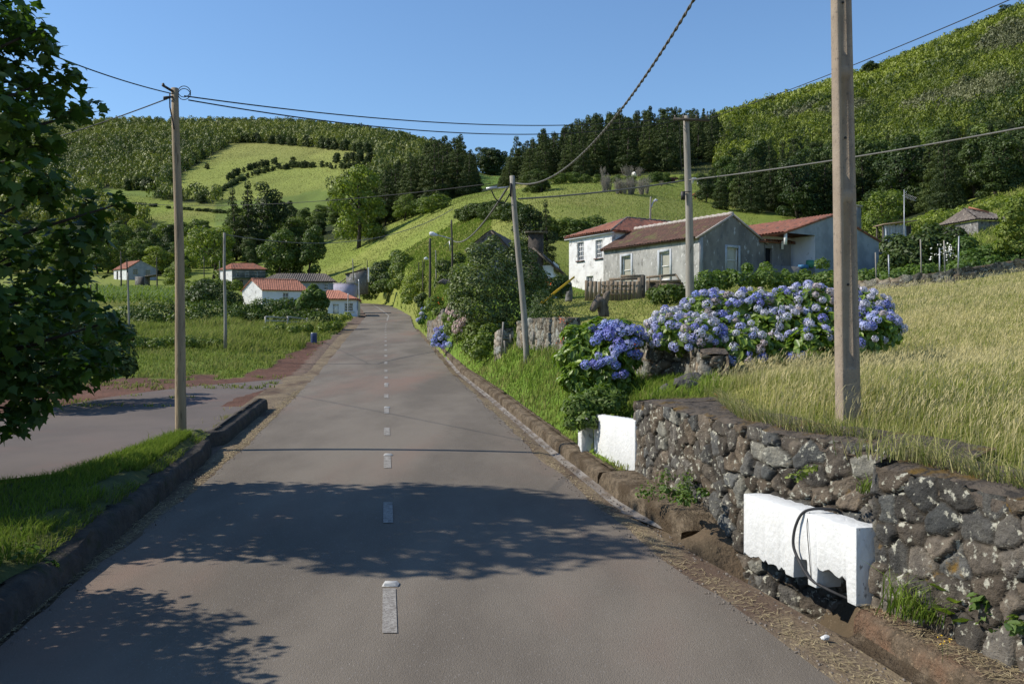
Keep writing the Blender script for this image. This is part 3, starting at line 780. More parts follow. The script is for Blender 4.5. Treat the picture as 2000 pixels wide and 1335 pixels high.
# near parapet: front face corners seen at (1453, 963/1078) far and (1672, 1040/1183) near
An = px(1672, 1110, 6.15); Bn = px(1453, 1020, 7.72)
e = empty('drain_parapet', (0, 0, 0)); tag(e, 'large whitewashed drain parapet with notched openings below, a black hose over it', 'parapet')
zA0 = px(0, 1183, 6.15)[2]; zA1 = px(0, 1030, 6.15)[2]; zB0 = px(0, 1078, 7.72)[2]; zB1 = px(0, 963, 7.72)[2]
slab_wall(e, Bn[:2], An[:2], -.20, (zB0 - .02, zA0), (zB1, zA1), M_white, M_whited, [(0.0, .42, .02), (.50, .625, .16), (.70, .93, .15)])
e2 = empty('drain_parapet', (0, 0, 0)); tag(e2, 'plain whitewashed drain parapet at the far end of the long stone wall', 'parapet')
Af = px(1240, 900, 10.72); Bf = px(1160, 850, 12.3)
slab_wall(e2, Bf[:2], Af[:2], -.14, (px(0, 884, 12.3)[2] - .1, px(0, 922, 10.72)[2]), (px(0, 808, 12.3)[2], px(0, 820, 10.72)[2]), M_white, M_whited)
b = MB(); p = px(1147, 850, 12.55)
b.bx(p[0] - .09, p[0] + .08, p[1] - .07, p[1] + .5, px(0, 885, 12.5)[2] - .1, px(0, 821, 12.5)[2])
o = b.build('white_post', M_whited); tag(o, 'small squat whitewashed post left of the far parapet', 'post')
bv = o.modifiers.new('bevel', 'BEVEL'); bv.width = .015; bv.segments = 2
# floor and back of the drain pit
b = MB(); fl = [(float(xc(y)) + s_, y) for y, s_ in ((6.15, 2.8), (6.15, 3.5), (8.0, 3.2), (8.0, 2.72))]
b.quad(*[(x, y, float(zr(y)) - .36) for x, y in fl]); o = b.build('ground', M_kerbl); tag(o, kind='structure')

# black hose hooked over the near parapet
def hermite(pts, n=60):
    P = np.array(pts, float); t = np.linspace(0, len(P) - 1, n); m = np.gradient(P, axis=0); out = []
    for q in t:
        i = min(int(q), len(P) - 2); f = q - i; a, b_, ma, mb = P[i], P[i + 1], m[i], m[i + 1]
        out.append((2 * f**3 - 3 * f**2 + 1) * a + (f**3 - 2 * f**2 + f) * ma + (-2 * f**3 + 3 * f**2) * b_ + (f**3 - f**2) * mb)
    return np.array(out)
M_hose = pmat('black_rubber', (.03, .03, .032), (.05, .05, .052), scale=20, rough=.6)
dpar = (An[:2] - Bn[:2]) / np.linalg.norm(An[:2] - Bn[:2]); npar = np.array([-dpar[1], dpar[0]])      # into the wall
if npar[0] < 0: npar = -npar
def hp(t, off, z): p = Bn[:2] + (An[:2] - Bn[:2]) * t; return (p[0] + npar[0] * off, p[1] + npar[1] * off, z)
zt = lambda t: zB1 + (zA1 - zB1) * t
zb = lambda t: zB0 + (zA0 - zB0) * t
b = MB(); b.tube(hermite([hp(.66, .34, zt(.66) - .3), hp(.645, .26, zt(.64) - .02), hp(.63, .13, zt(.62) + .028), hp(.6, .0, zt(.6) + .008), hp(.56, -.035, zt(.56) - .10), hp(.545, -.045, zt(.55) - .24), hp(.58, -.04, zb(.58) + .17), hp(.66, -.02, zb(.66) + .055), hp(.74, .05, zb(.74) + .0), hp(.82, .16, zb(.8) - .05)], 90), .011, 8)
tag(b.build('hose', M_hose, smooth_sh=True), 'black rubber hose looped over the large whitewashed parapet', 'hose')
b = MB(); b.tube(hermite([hp(.62, .02, zt(.62) + .006), hp(.63, -.012, zt(.63) - .08), hp(.65, -.012, zb(.65) + .2), hp(.66, -.008, zb(.66) + .06)], 30), .003, 6)
tag(b.build('cord', M_hose), 'thin dark cord hanging beside the hose on the near parapet', 'cord')
# a pale stone left in the gutter
o = obj('pebble', ROCKS[2].copy(), None, px(1612, 1230, 5.85)); o.data.materials.clear(); o.data.materials.append(M_whited); o.scale = (.22, .22, .16)
o.location.z = float(zr(5.85)) + .0; tag(o, 'small whitish pebble lying on the dirt of the gutter', 'pebble')
# ------------------------------------------------------------------ poles
M_wood = pmat('weathered_wood', (.33, .26, .17), (.24, .19, .13), scale=3, rough=.9, c3=(.12, .09, .06), scale3=9, t3=(.55, .7), stretch=(3, 3, .35), bump=.6, bscale=20, bdist=.01)
M_woodg = pmat('grey_wood', (.30, .28, .24), (.22, .20, .17), scale=3, rough=.9, c3=(.11, .10, .085), scale3=9, t3=(.56, .7), stretch=(3, 3, .3), bump=.6, bscale=20, bdist=.01)
M_woodd = pmat('dark_wood', (.06, .052, .042), (.09, .08, .065), scale=3, rough=.9, stretch=(3, 3, .3), bump=.5, bscale=20)
M_conc = pmat('pole_concrete', (.30, .245, .185), (.25, .20, .15), scale=5, rough=.9, c3=(.16, .135, .11), scale3=26, t3=(.56, .7), bump=.8, bscale=70, bdist=.008)
M_iron = pmat('dark_iron', (.05, .05, .052), (.08, .075, .07), scale=8, rough=.6, metallic=.6)
M_galv = pmat('galvanised', (.45, .46, .48), (.36, .37, .39), scale=8, rough=.45, metallic=.5)
M_porc = pmat('porcelain', (.16, .13, .11), (.12, .10, .085), scale=8, rough=.35)
M_lamp = pmat('lamp_shell', (.62, .64, .66), (.5, .52, .55), scale=5, rough=.4)
M_wire = pmat('cable_black', (.022, .022, .024), (.03, .03, .032), scale=5, rough=.7)
M_wireg = pmat('cable_grey', (.17, .165, .15), (.10, .10, .09), scale=60, rough=.7)

def pole(u0, v0, u1, v1, Y, wpx, mat, label, group=None, name='utility_pole', fixings=True, taper=.72, sink=.3, lean=True, cat='utility pole', seg=10):
    """round pole; foot seen at (u0, v0), head at (u1, v1), width in photo pixels at the foot"""
    a = px(u0, v0, Y); t = px(u1, v1, Y); r = wpx / FPX * Y / 2
    e = empty(name, a); tag(e, label, cat, group)
    n = 14; q = np.linspace(0, 1, n)
    P = np.array([0, 0, 0]) + q[:, None] * (t - a); P[0, 2] -= sink
    P[:, 0] += np.sin(q * 7 + u0) * .012 * (t - a)[2] / 5
    b = MB(); b.tube(P, r * (1 - (1 - taper) * q), seg, jitter=.03); b.build('post', mat, e, smooth_sh=True)
    return e, a, t
def onpole(e, mb, name, mat, sm=False): return mb.build(name, mat, e, smooth_sh=sm)

# near left pole
e, a, t = pole(356, 878, 343, 172, 13.5, 22, M_wood, 'tall brown wooden utility pole at the tip of the grass island', taper=.62)
d = t - a
b = MB(); b.bar(d + [-.02, -.05, -.06], d + [-.16, -.1, .02], .035, .03); b.bar(d + [-.02, -.05, -.14], d + [-.14, -.1, -.16], .03, .025); onpole(e, b, 'bracket', M_iron)
b = MB(); b.tube(np.array([d + [-.1 - .02 * k, -.09, -.17 + .0 * k] for k in range(3)]), .025, 8); onpole(e, b, 'insulator', M_iron, True)
b = MB(); b.tube(np.array([d + [-.13, -.1, .0], d + [-.15, -.1, .04]]), .02, 8); onpole(e, b, 'insulator', M_iron, True)
b = MB(); th = np.linspace(0, 4 * math.pi, 50); b.tube(np.array([d + [.16 + .09 * math.cos(x), -.09, -.13 + .09 * math.sin(x) + .006 * x] for x in th]), .006, 5, cap=False); onpole(e, b, 'cable_coil', M_wire)
b = MB(); b.tube(np.array([d + [-.06, -.07, -.1], d + [-.05, -.09, -.3], d + [0.0, -.09, -.55], d + [.01, -.09, -.62]]), .011, 6); onpole(e, b, 'strap_cable', M_wire)
LTOP = t

# leaning grey pole beyond the verge
e, a, t = pole(1030, 702, 1000, 343, 22.5, 12.5, M_woodg, 'leaning grey wooden pole in front of the grey stone wall', taper=.8)
d = t - a
b = MB(); b.tube(np.array([d + [-.08, -.08, -.28], d + [-.16, -.1, -.3], d + [-.62, -.15, -.35]]), .02, 6); b.tube(np.array([d + [-.36, -.13, -.30], d + [-.62, -.15, -.34]]), .032, 8); onpole(e, b, 'cable_clamp', M_galv, True)
b = MB(); b.tube(hermite([d + [-.5, -.14, -.38], d + [-.38, -.14, -.6], d + [-.2, -.13, -.68], d + [-.05, -.1, -.45]], 20), .015, 6); b.bar(d + [-.03, -.1, -.2], d + [-.03, -.1, -.52], .09, .05); onpole(e, b, 'jumper_cable', M_wire)
CTOP = t
b = MB(); b.bar((-.62 + .6, .05, .85), (.0, .05, 0), .03); 
# house pole (right of centre) with a cross-arm
e, a, t = pole(1349, 600, 1341, 226, 24, 17, M_woodg, 'upright grey wooden pole with a cross arm in front of the grey house', taper=.68)
d = t - a
b = MB(); b.bar(d + [-.36, -.09, -.10], d + [.58, -.09, -.14], .07, .06); onpole(e, b, 'crossarm', M_woodd)
for sx in (-.32, -.1, .24, .5):
    b = MB(); b.tube(np.array([d + [sx, -.1, -.09], d + [sx, -.1, -.03], d + [sx, -.1, .0]]), [.018, .022, .014], 8); onpole(e, b, 'insulator', M_porc, True)
b = MB(); b.tube(hermite([d + [-.28, -.11, -.06], d + [-.2, -.11, -.4], d + [-.16, -.11, -1.2], d + [-.08, -.09, -1.72]], 30), .006, 5); onpole(e, b, 'drop_wire', M_wire)
b = MB(); b.bx(d[0] - .16, d[0] - .06, -.14, -.05, d[2] - 2.2, d[2] - 1.98); onpole(e, b, 'junction_box', M_iron)
b = MB(); b.tube(np.array([[.02 * math.cos(x) * 5.6 - .03 + d[0] * .66, .02 * math.sin(x) * 5.6, 3.0] for x in np.linspace(0, 6.3, 14)]), .012, 5); onpole(e, b, 'band', M_iron)
HTOP = t

# concrete pole on the field: rectangular with a sunk web on two faces
Yc = 8.2; a = at(1657, Yc); a[2] -= .05
e = empty('concrete_pole', a); tag(e, 'square tan concrete pole with a recessed web standing in the dry grass', 'utility pole')
hgt = 6.3
def csec(z):      # half widths, shrinking upwards
    k = 1 - .30 * z / hgt; return .090 * k, .072 * k
b = MB(); rot = math.radians(9); ca, sa = math.cos(rot), math.sin(rot); lean = (-.017, 0)
zs = [0]; 
for z0, z1 in ((.02, .03), ): pass
webs = [(.55, 2.05), (2.12, 3.15), (3.22, 4.5), (4.58, 6.1)]
def ring(z, ins):
    w, h = csec(z); c = .010; f = .038 * (1 - .3 * z / hgt)
    pts = [(-w + c, -h), (-w + f, -h), (-w + f + .012, -h + ins), (w - f - .012, -h + ins), (w - f, -h), (w - c, -h), (w, -h + c), (w, h - c), (w - c, h), (w - f, h), (w - f - .012, h - ins), (-w + f + .012, h - ins), (-w + f, h), (-w + c, h), (-w, h - c), (-w, -h + c)]
    return [(x * ca - y * sa + lean[0] * z, x * sa + y * ca, z) for x, y in pts]
zz = [-.3, .55]
ins = [0.0, 0.0]
for z0, z1 in webs: zz += [z0 + .001, z0 + .03, z1 - .03, z1 - .001]; ins += [0., .032, .032, 0.]
zz += [hgt]; ins += [0.]
V = []; F = []
for z, i_ in zip(zz, ins): V += ring(z, i_)
for k in range(len(zz) - 1):
    for j in range(16): F.append((k * 16 + j, k * 16 + (j + 1) % 16, (k + 1) * 16 + (j + 1) % 16, (k + 1) * 16 + j))
F.append([(len(zz) - 1) * 16 + j for j in range(16)])
b.add(V, F); b.build('post', M_conc, e)
for z in (1.3, 2.6, 3.8, 4.9):
    b = MB()
    w, h = csec(z)
    for sgn in (0,):
        c_ = np.array([0 * ca - (-h + .03) * sa + lean[0] * z, 0 * sa + (-h + .03) * ca, z]); n_ = np.array([sa, -ca, 0]) * 1.0
        b.tube(np.array([c_ - n_ * .002, c_ + n_ * .006]), .011, 8)
    b.build('bolt_hole', M_iron, e)
KTOP = a + np.array([lean[0] * hgt, 0, hgt])

# smaller poles along the left and the far road
pole(440, 663, 438, 454, 33, 6.5, M_woodg, 'thin grey wooden pole in the meadow in front of the hedge', taper=.75)
gl = 'wooden posts around the maize field'
pole(252, 640, 250, 532, 46, 4.5, M_woodg, 'stout grey post in front of the maize, just right of the plane tree', gl, 'field_post', cat='post')
pole(178, 606, 177, 555, 60, 3.5, M_woodd, 'dark post at the maize edge, nearest the plane tree foliage', gl, 'field_post', cat='post')
pole(237, 572, 236, 490, 105, 3.2, M_woodd, 'tallest dark pole in front of the blue gabled house', gl, 'field_post', cat='post')
pole(249, 572, 248, 505, 105, 3.0, M_woodd, 'dark pole crossing the wall corner of the blue gabled house', gl, 'field_post', cat='post')
pole(307, 573, 306, 502, 103, 3.0, M_woodd, 'dark pole right of the blue gabled house', gl, 'field_post', cat='post')
pole(399, 547, 398, 500, 125, 2.2, M_woodd, 'slim pole left of the two storey red roofed house', gl, 'field_post', cat='post')
pole(429, 545, 429, 509, 130, 2.2, M_woodg, 'pale slim post in front of the whitewashed side wall of the balcony house', gl, 'field_post', cat='post')
pole(259, 648, 258, 634, 40, 4.0, M_woodg, 'short grey stake low beside the plane tree leaves', gl, 'field_post', cat='post')
gr = 'posts beside the far bend of the road'
pole(840, 582, 840, 465, 60, 5.5, M_woodd, 'thick dark post standing on the bank left of the laurel bush', gr, 'road_post', cat='post', taper=.8)
pole(826, 560, 826, 508, 74, 2.6, M_woodd, 'thin dark pole on the bank carrying a small lamp', gr, 'road_post', cat='post')
pole(818, 546, 818, 512, 80, 2.2, M_woodd, 'short thin pole, leftmost on the right bank', gr, 'road_post', cat='post')
pole(852, 541, 851, 488, 66, 3.0, M_woodg, 'grey pole just right of the thick dark post', gr, 'road_post', cat='post')
pole(690, 541, 689, 505, 100, 2.6, M_woodg, 'pale post above the lavender tank beside the road', gr, 'road_post', cat='post')
pole(718, 548, 717, 507, 98, 2.4, M_woodd, 'dark post beside the white gate post at the bend', gr, 'road_post', cat='post')
pole(720, 545, 720, 522, 96, 3.0, M_whited, 'white painted gate post at the bend', gr, 'road_post', cat='post', taper=1)
pole(702, 598, 701, 545, 84, 2.6, M_galv, 'light grey metal post at the corner of the roadside house', gr, 'road_post', cat='post', taper=1)
pole(679, 618, 680, 572, 73, 1.8, M_galv, 'thin white pipe standing before the roadside house window', gr, 'road_post', cat='post', taper=1)
# lamp pole by the laurel bush
e, a, t = pole(884, 548, 882, 429, 56, 4.6, M_woodd, 'dark street lamp pole rising above the laurel bush', name='street_lamp', cat='street lamp')
d = px(840, 456, 56) - a
b = MB(); b.tube(hermite([px(882, 466, 56) - a, px(868, 462, 56) - a, px(852, 458, 55.9) - a], 14), .035, 6); b.bar(px(868, 480, 56) - a, px(881, 467, 56) - a, .02); onpole(e, b, 'arm', M_galv)
b = MB(); b.tube(np.array([px(855, 459, 55.9) - a, px(850, 458, 55.9) - a, px(845, 456.5, 55.9) - a, px(840, 455.5, 55.9) - a, px(838.5, 455.5, 55.9) - a]), [.05, .11, .14, .12, .05], 10); onpole(e, b, 'lamp_head', M_lamp, True)
b = MB(); b.bar(px(879, 490, 55.9) - a, px(878, 470, 55.9) - a, .05); onpole(e, b, 'conduit', M_galv)
e, a, t = pole(829, 520, 829, 508, 74, 1.6, M_woodd, 'small far street lamp with a white head above the yellow bush', name='street_lamp', cat='street lamp')
b = MB(); b.tube(np.array([px(828, 505, 74) - a, px(832, 504, 74) - a, px(836, 505.5, 74) - a]), [.06, .13, .07], 10); onpole(e, b, 'lamp_head', M_lamp, True)
e, a, t = pole(1270, 430, 1271, 384, 62, 4.0, M_woodg, 'street lamp pole showing over the roof of the white farmhouse', name='street_lamp', cat='street lamp', sink=3)
b = MB(); b.tube(hermite([px(1272, 405, 62) - a, px(1275, 396, 62) - a, px(1280, 391, 62) - a], 10), .045, 6); onpole(e, b, 'arm', M_galv)
b = MB(); b.tube(np.array([px(1276, 393, 62) - a, px(1281, 390.5, 62) - a, px(1284, 391, 62) - a]), [.06, .11, .06], 10); onpole(e, b, 'lamp_head', M_lamp, True)
# sloping yellow bars
M_yel = pmat('yellow_paint', (.62, .40, .02), (.55, .34, .02), scale=6, rough=.5)
e = empty('barrier_arm', px(1060, 588, 27)); tag(e, 'pair of slanting yellow bars sticking out of the garden shrubs', 'barrier')
o0 = np.array(px(1060, 588, 27))
for dv in (0, 3.4):
    b = MB(); b.bar(px(1052, 594 + dv, 27) - o0, px(1122, 539 + dv * .6, 27.5) - o0, .028); b.build('bar', M_yel, e)

# ------------------------------------------------------------------ cables
def cable(p, q, sag, r, label, mat=None, twist=False, n=60, cat='cable', name='overhead_cable'):
    p = np.array(p, float); q = np.array(q, float); t = np.linspace(0, 1, n)
    P = p + (q - p) * t[:, None]; P[:, 2] -= sag * 4 * t * (1 - t)
    b = MB()
    if twist:
        L = np.linalg.norm(q - p); n2 = int(L / .035); t2 = np.linspace(0, 1, n2)
        C_ = np.stack([np.interp(t2, t, P[:, k]) for k in range(3)], -1); dd = (q - p) / L; a_ = np.cross(dd, [0, 0, 1]); a_ /= np.linalg.norm(a_); b_ = np.cross(a_, dd)
        for ph in (0, math.pi):
            th = t2 * L / .30 * 2 * math.pi + ph
            b.tube(C_ + r * .55 * (np.cos(th)[:, None] * a_ + np.sin(th)[:, None] * b_), r * .62, 5, cap=False)
    else: b.tube(P, r, 6)
    o = b.build(name, mat or M_wire, smooth_sh=True); tag(o, label, cat); return o
lp = px(338, 183, 13.4)
cable(lp, px(-260, -70, 9), .15, .008, 'dark cable rising from the island pole to the upper left over the plane tree')
cable(px(333, 190, 13.4), px(-120, 305, 30), .25, .009, 'dark cable running from the island pole down behind the plane tree')
cable(px(360, 187, 13.45), px(1318, 229, 24), .31, .010, 'upper of two wires crossing the sky from the island pole')
cable(px(368, 195, 13.45), px(1318, 236, 24), .42, .010, 'lower of two wires crossing the sky from the island pole')
KT = np.array([KTOP[0] - .1, KTOP[1], KTOP[2] - .3])
cable(px(1008, 357, 22.4), KT, 1.13, .019, 'thick twisted cable swooping from the leaning pole to the upper right', M_wireg, twist=True)
cable(px(1390, 229, 24), px(2180, -92, 12), .1, .008, 'thin wire climbing from the cross arm pole to the upper right corner')
cable(px(1336, 352, 23.9), px(1012, 388, 22.6), .06, .022, 'pale cable between the leaning pole and the cross arm pole', M_wireg)
cable(px(1346, 351, 23.9), px(2250, 200, 15), .1, .018, 'pale cable running right from the cross arm pole past the concrete pole', M_wireg)
cable(px(958, 358, 22.4), px(150, 385, 42), .45, .009, 'long dark cable crossing the far meadows to the left of the leaning pole')
cable(px(990, 368, 22.5), px(886, 470, 56), .5, .03, 'pale cable dropping from the leaning pole to the lamp pole', M_wireg)
cable(px(439, 457, 33), px(884, 408, 56), 1.0, .018, 'thin wire from the meadow pole across the wooded slope', M_wireg)
cable(px(438, 470, 33), px(399, 506, 125), .5, .008, 'thin wire hanging from the meadow pole to the far slim pole')
# ------------------------------------------------------------------ houses
M_limed = pmat('stained_limewash', (.37, .36, .335), (.27, .265, .245), scale=1.6, rough=.95, c3=(.13, .125, .115), scale3=3.4, t3=(.52, .70), c4_=(.56, .55, .52), scale4=7, t4=(.55, .7), bump=.5, bscale=12, bdist=.03, stretch=(1, 1, .55))
M_limew = pmat('flaking_limewash', (.74, .74, .72), (.62, .61, .59), scale=1.8, rough=.95, c3=(.34, .33, .31), scale3=2.6, t3=(.55, .68), bump=.6, bscale=10, bdist=.03)
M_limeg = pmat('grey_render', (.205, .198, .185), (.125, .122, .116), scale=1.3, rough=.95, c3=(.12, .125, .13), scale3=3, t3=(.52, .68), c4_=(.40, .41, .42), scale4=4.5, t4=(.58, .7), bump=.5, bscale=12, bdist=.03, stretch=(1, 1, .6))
M_blueish = pmat('blue_shaded_render', (.28, .305, .34), (.195, .215, .245), scale=1.2, rough=.95, c3=(.20, .23, .26), scale3=3, t3=(.55, .7), bump=.3, bscale=12)  # blue of skylit shade is put into the wall colour
M_bluew = pmat('blue_shaded_white_render', (.62, .66, .72), (.54, .58, .64), scale=1.2, rough=.9, c3=(.42, .44, .47), scale3=5, t3=(.6, .72), bump=.2, bscale=12)  # white render with the blue of open shade mixed into its colour
M_tile = pmat('red_roof_tile', (.30, .122, .078), (.235, .098, .066), scale=2.2, rough=.9, c3=(.10, .075, .06), scale3=3, t3=(.5, .68), c4_=(.34, .15, .10), scale4=7, t4=(.56, .68), bump=.3, bscale=30)
M_tileb = pmat('old_brown_tile', (.125, .068, .05), (.09, .056, .042), scale=2.2, rough=.95, c3=(.12, .115, .045), scale3=1.5, t3=(.52, .68), c4_=(.19, .10, .075), scale4=6, t4=(.56, .68), bump=.4, bscale=30)
M_tileo = pmat('orange_roof_tile', (.43, .19, .125), (.36, .155, .10), scale=2.2, rough=.85, c3=(.30, .13, .09), scale3=4, t3=(.56, .7), bump=.3, bscale=30)
M_tiled = pmat('dark_roof_tile', (.15, .125, .105), (.10, .085, .075), scale=3, rough=.95, c3=(.28, .25, .21), scale3=8, t3=(.54, .66), bump=.4, bscale=30)
M_mortar = pmat('ridge_mortar', (.42, .38, .34), (.32, .28, .25), scale=6, rough=.95, c3=(.2, .15, .12), scale3=10)
M_frame = pmat('window_frame_white', (.76, .76, .74), (.66, .66, .64), scale=6, rough=.6)
M_framed = pmat('window_frame_dark', (.10, .055, .05), (.13, .08, .07), scale=6, rough=.7)
M_surr = pmat('window_surround', (.42, .45, .47), (.34, .36, .38), scale=4, rough=.9)
M_blind = pmat('window_blind', (.36, .35, .29), (.30, .29, .24), scale=2, rough=.25, spec=.5)
M_pane = glass('window_pane', (.045, .05, .055), .1)
M_dark = pmat('dark_interior', (.012, .012, .013), rough=.95)
M_door = pmat('old_door', (.04, .038, .036), (.055, .05, .045), scale=3, rough=.8, stretch=(4, 4, .5))
M_plank = pmat('weathered_planks', (.26, .20, .14), (.19, .15, .105), scale=2, rough=.95, c3=(.10, .08, .06), scale3=7, t3=(.52, .7), stretch=(5, 5, .6), bump=.6, bscale=16)
M_mason = pmat('rough_masonry', (.21, .20, .19), (.13, .125, .12), scale=3.5, rough=.95, c3=(.33, .32, .30), scale3=5, t3=(.54, .66), c4_=(.06, .058, .055), scale4=7, t4=(.56, .66), bump=1, bscale=6, bdist=.08)

def vec2(a): return np.array([math.cos(a), math.sin(a)])
class House:
    """frame of a house: near corner at (x, y); d1 along its long wall, d2 across; heights absolute"""
    def __init__(s, name, corner, d1, d2, zbase, label, cat='house'):
        s.c = np.array(corner, float); s.d1 = np.array(d1, float) / np.linalg.norm(d1); s.d2 = np.array(d2, float) / np.linalg.norm(d2); s.z = zbase
        s.e = empty(name, (s.c[0], s.c[1], zbase)); tag(s.e, label, cat)
    def p(s, a, b, z):        # local coordinates of the house's empty; z absolute
        q = s.d1 * a + s.d2 * b; return np.array([q[0], q[1], z - s.z])
    def wall(s, a0, b0, a1, b1, z0, z1, mat, holes=(), thick=.22, name='wall', gable=None, inward=1):
        """wall from (a0,b0) to (a1,b1) with rectangular holes (t0, t1, z0, z1) in metres along / absolute height"""
        A = s.p(a0, b0, z0); B = s.p(a1, b1, z0); d = B - A; L = np.linalg.norm(d); d /= L; n = np.array([d[1], -d[0], 0]) * inward
        us_ = sorted(set([0, L] + [h[0] for h in holes] + [h[1] for h in holes])); vs_ = sorted(set([z0, z1] + [h[2] for h in holes] + [h[3] for h in holes]))
        m = MB()
        def P(t, z, o=0): q = A + d * t; return (q[0] - n[0] * o, q[1] - n[1] * o, z - s.z)
        for i in range(len(us_) - 1):
            for j in range(len(vs_) - 1):
                um, vm = (us_[i] + us_[i + 1]) / 2, (vs_[j] + vs_[j + 1]) / 2
                if any(h[0] < um < h[1] and h[2] < vm < h[3] for h in holes): continue
                m.quad(P(us_[i], vs_[j]), P(us_[i + 1], vs_[j]), P(us_[i + 1], vs_[j + 1]), P(us_[i], vs_[j + 1]))
        for h in holes:
            for (t0, v0, t1, v1) in ((h[0], h[2], h[1], h[2]), (h[1], h[2], h[1], h[3]), (h[1], h[3], h[0], h[3]), (h[0], h[3], h[0], h[2])):
                m.quad(P(t0, v0), P(t1, v1), P(t1, v1, thick), P(t0, v0, thick))
        if gable: m.add([P(0, z1), P(L, z1), P(L * gable[0], gable[1])], [(0, 1, 2)])
        V = np.vstack(m.V); me = mesh_np(name, V, [np.array(f) for f in (m.F3, m.F4) if f], [mat])
        o = obj(name, me, s.e)
        return o, (A, d, n, P)
    def window(s, wallinfo, h, frame=M_frame, pane=M_pane, bars=(1, 1), depth=.12, surround=None, fw=.055, sill=True, name='window', par=None, halfblind=None):
        A, d, n, P = wallinfo
        t0, t1, z0, z1 = h; m = MB(); dv = np.array([d[0], d[1], 0]); nv = np.array([n[0], n[1], 0])
        def B_(ta, tb, za, zb, off, th):
            c = (np.array(P((ta + tb) / 2, (za + zb) / 2, off))); m.box(c, dv * (tb - ta) / 2, nv * th / 2, (0, 0, (zb - za) / 2))
        B_(t0, t0 + fw, z0, z1, depth, .05); B_(t1 - fw, t1, z0, z1, depth, .05); B_(t0 + fw, t1 - fw, z0, z0 + fw, depth, .05); B_(t0 + fw, t1 - fw, z1 - fw, z1, depth, .05)
        for k in range(1, bars[0] + 1):
            t = t0 + (t1 - t0) * k / (bars[0] + 1)
            if bars[0]: B_(t - .016, t + .016, z0 + fw, z1 - fw, depth, .04)
        for k in range(1, bars[1] + 1):
            z = z0 + (z1 - z0) * k / (bars[1] + 1); B_(t0 + fw, t1 - fw, z - .02, z + .02, depth - .003, .046)
        w = m.build(name, frame, par or s.e)
        g = MB(); g.quad(P(t0, z0, depth + .015), P(t1, z0, depth + .015), P(t1, z1, depth + .015), P(t0, z1, depth + .015)); g.build('pane', pane, w)
        if surround:
            q = MB(); m = q; sw = .14
            B_(t0 - sw, t0, z0 - sw * .6, z1 + sw, -.012, .03); B_(t1, t1 + sw, z0 - sw * .6, z1 + sw, -.012, .03); B_(t0, t1, z1, z1 + sw, -.0125, .03); q.build('surround', surround, w)
        if sill:
            q = MB(); m = q; B_(t0 - .08, t1 + .08, z0 - .07, z0, -.03, .12); q.build('sill', frame if sill is True else sill, w)
        return w
    def door(s, wallinfo, h, mat=M_door, depth=.16, name='door'):
        A, d, n, P = wallinfo; t0, t1, z0, z1 = h
        g = MB(); g.prism([P(t0, z0, depth), P(t1, z0, depth), P(t1, z1, depth), P(t0, z1, depth)], (-n[0] * .04, -n[1] * .04, 0)); return g.build(name, mat, s.e)
    def roof(s, e0, e1, r1, r0, mat, pitch=.22, name='roof', amp=.035, course=.36, par=None, thick=.07, absol=False):
        """tiled plane: eave from e0 to e1, ridge from r0 (above e0) to r1; real corrugation"""
        e0, e1, r1, r0 = [np.asarray(p, float) for p in (e0, e1, r1, r0)]
        L = max(np.linalg.norm(e1 - e0), np.linalg.norm(r1 - r0)); Hh = np.linalg.norm((r0 + r1) / 2 - (e0 + e1) / 2)
        nu = max(6, int(L / pitch) * 6); nv = max(4, int(Hh / course) * 3)
        nrm = np.cross(e1 - e0, (r0 + r1) / 2 - (e0 + e1) / 2); nrm /= np.linalg.norm(nrm)
        if nrm[2] < 0: nrm = -nrm
        a = np.linspace(0, 1, nu + 1); b_ = np.linspace(0, 1, nv + 1)
        A_, B_ = np.meshgrid(a, b_)
        base = ((e0 + (e1 - e0) * A_[..., None]) * (1 - B_[..., None]) + (r0 + (r1 - r0) * A_[..., None]) * B_[..., None])
        dirn = (e1 - e0) / np.linalg.norm(e1 - e0); along = (base - e0) @ dirn
        w = np.abs(np.sin(along / pitch * math.pi)) ** .8
        rng = np.random.default_rng(int(abs(e0[0] * 100)) % 1000); col = np.floor(along / pitch).astype(int) % 97
        jit = rng.uniform(-.012, .012, (97, 400))
        cr = np.floor(B_ * Hh / course).astype(int) % 400; saw = 1 - (B_ * Hh / course) % 1.0
        hgt = amp * (w * 1.6) + saw * .022 + jit[col, cr]
        V = base + nrm * hgt[..., None]; k = nu + 1; ii = np.arange(V.shape[0] * V.shape[1]).reshape(V.shape[:2])
        F = np.stack([ii[:-1, :-1], ii[:-1, 1:], ii[1:, 1:], ii[1:, :-1]], -1).reshape(-1, 4)
        V = V.reshape(-1, 3); n0 = len(V)
        lowv = np.array([e0, e1, r1, r0]) - nrm * thick; V = np.vstack([V, lowv, np.array([e0, e1, r1, r0]) + nrm * .005])
        F4 = [F, np.array([[n0, n0 + 3, n0 + 2, n0 + 1], [n0, n0 + 1, n0 + 5, n0 + 4], [n0 + 1, n0 + 2, n0 + 6, n0 + 5], [n0 + 2, n0 + 3, n0 + 7, n0 + 6], [n0 + 3, n0, n0 + 4, n0 + 7]])]
        return obj(name, mesh_np(name, V, F4, [mat]), par or s.e)
    def ridge(s, a, b, mat, r=.10, par=None, name='ridge_tiles'):
        a = np.asarray(a, float); b = np.asarray(b, float); L = np.linalg.norm(b - a); n = max(2, int(L / .2)); t = np.linspace(0, 1, n)
        P = a + (b - a) * t[:, None]; m = MB(); rr = r * (1 + .18 * ((np.arange(n) % 2) * 2 - 1)); m.tube(P, rr, 8); return m.build(name, mat, par or s.e)

D1 = np.array([-.545, .839]); D2 = np.array([.839, .545])      # long wall going away to the left; gable going away to the right

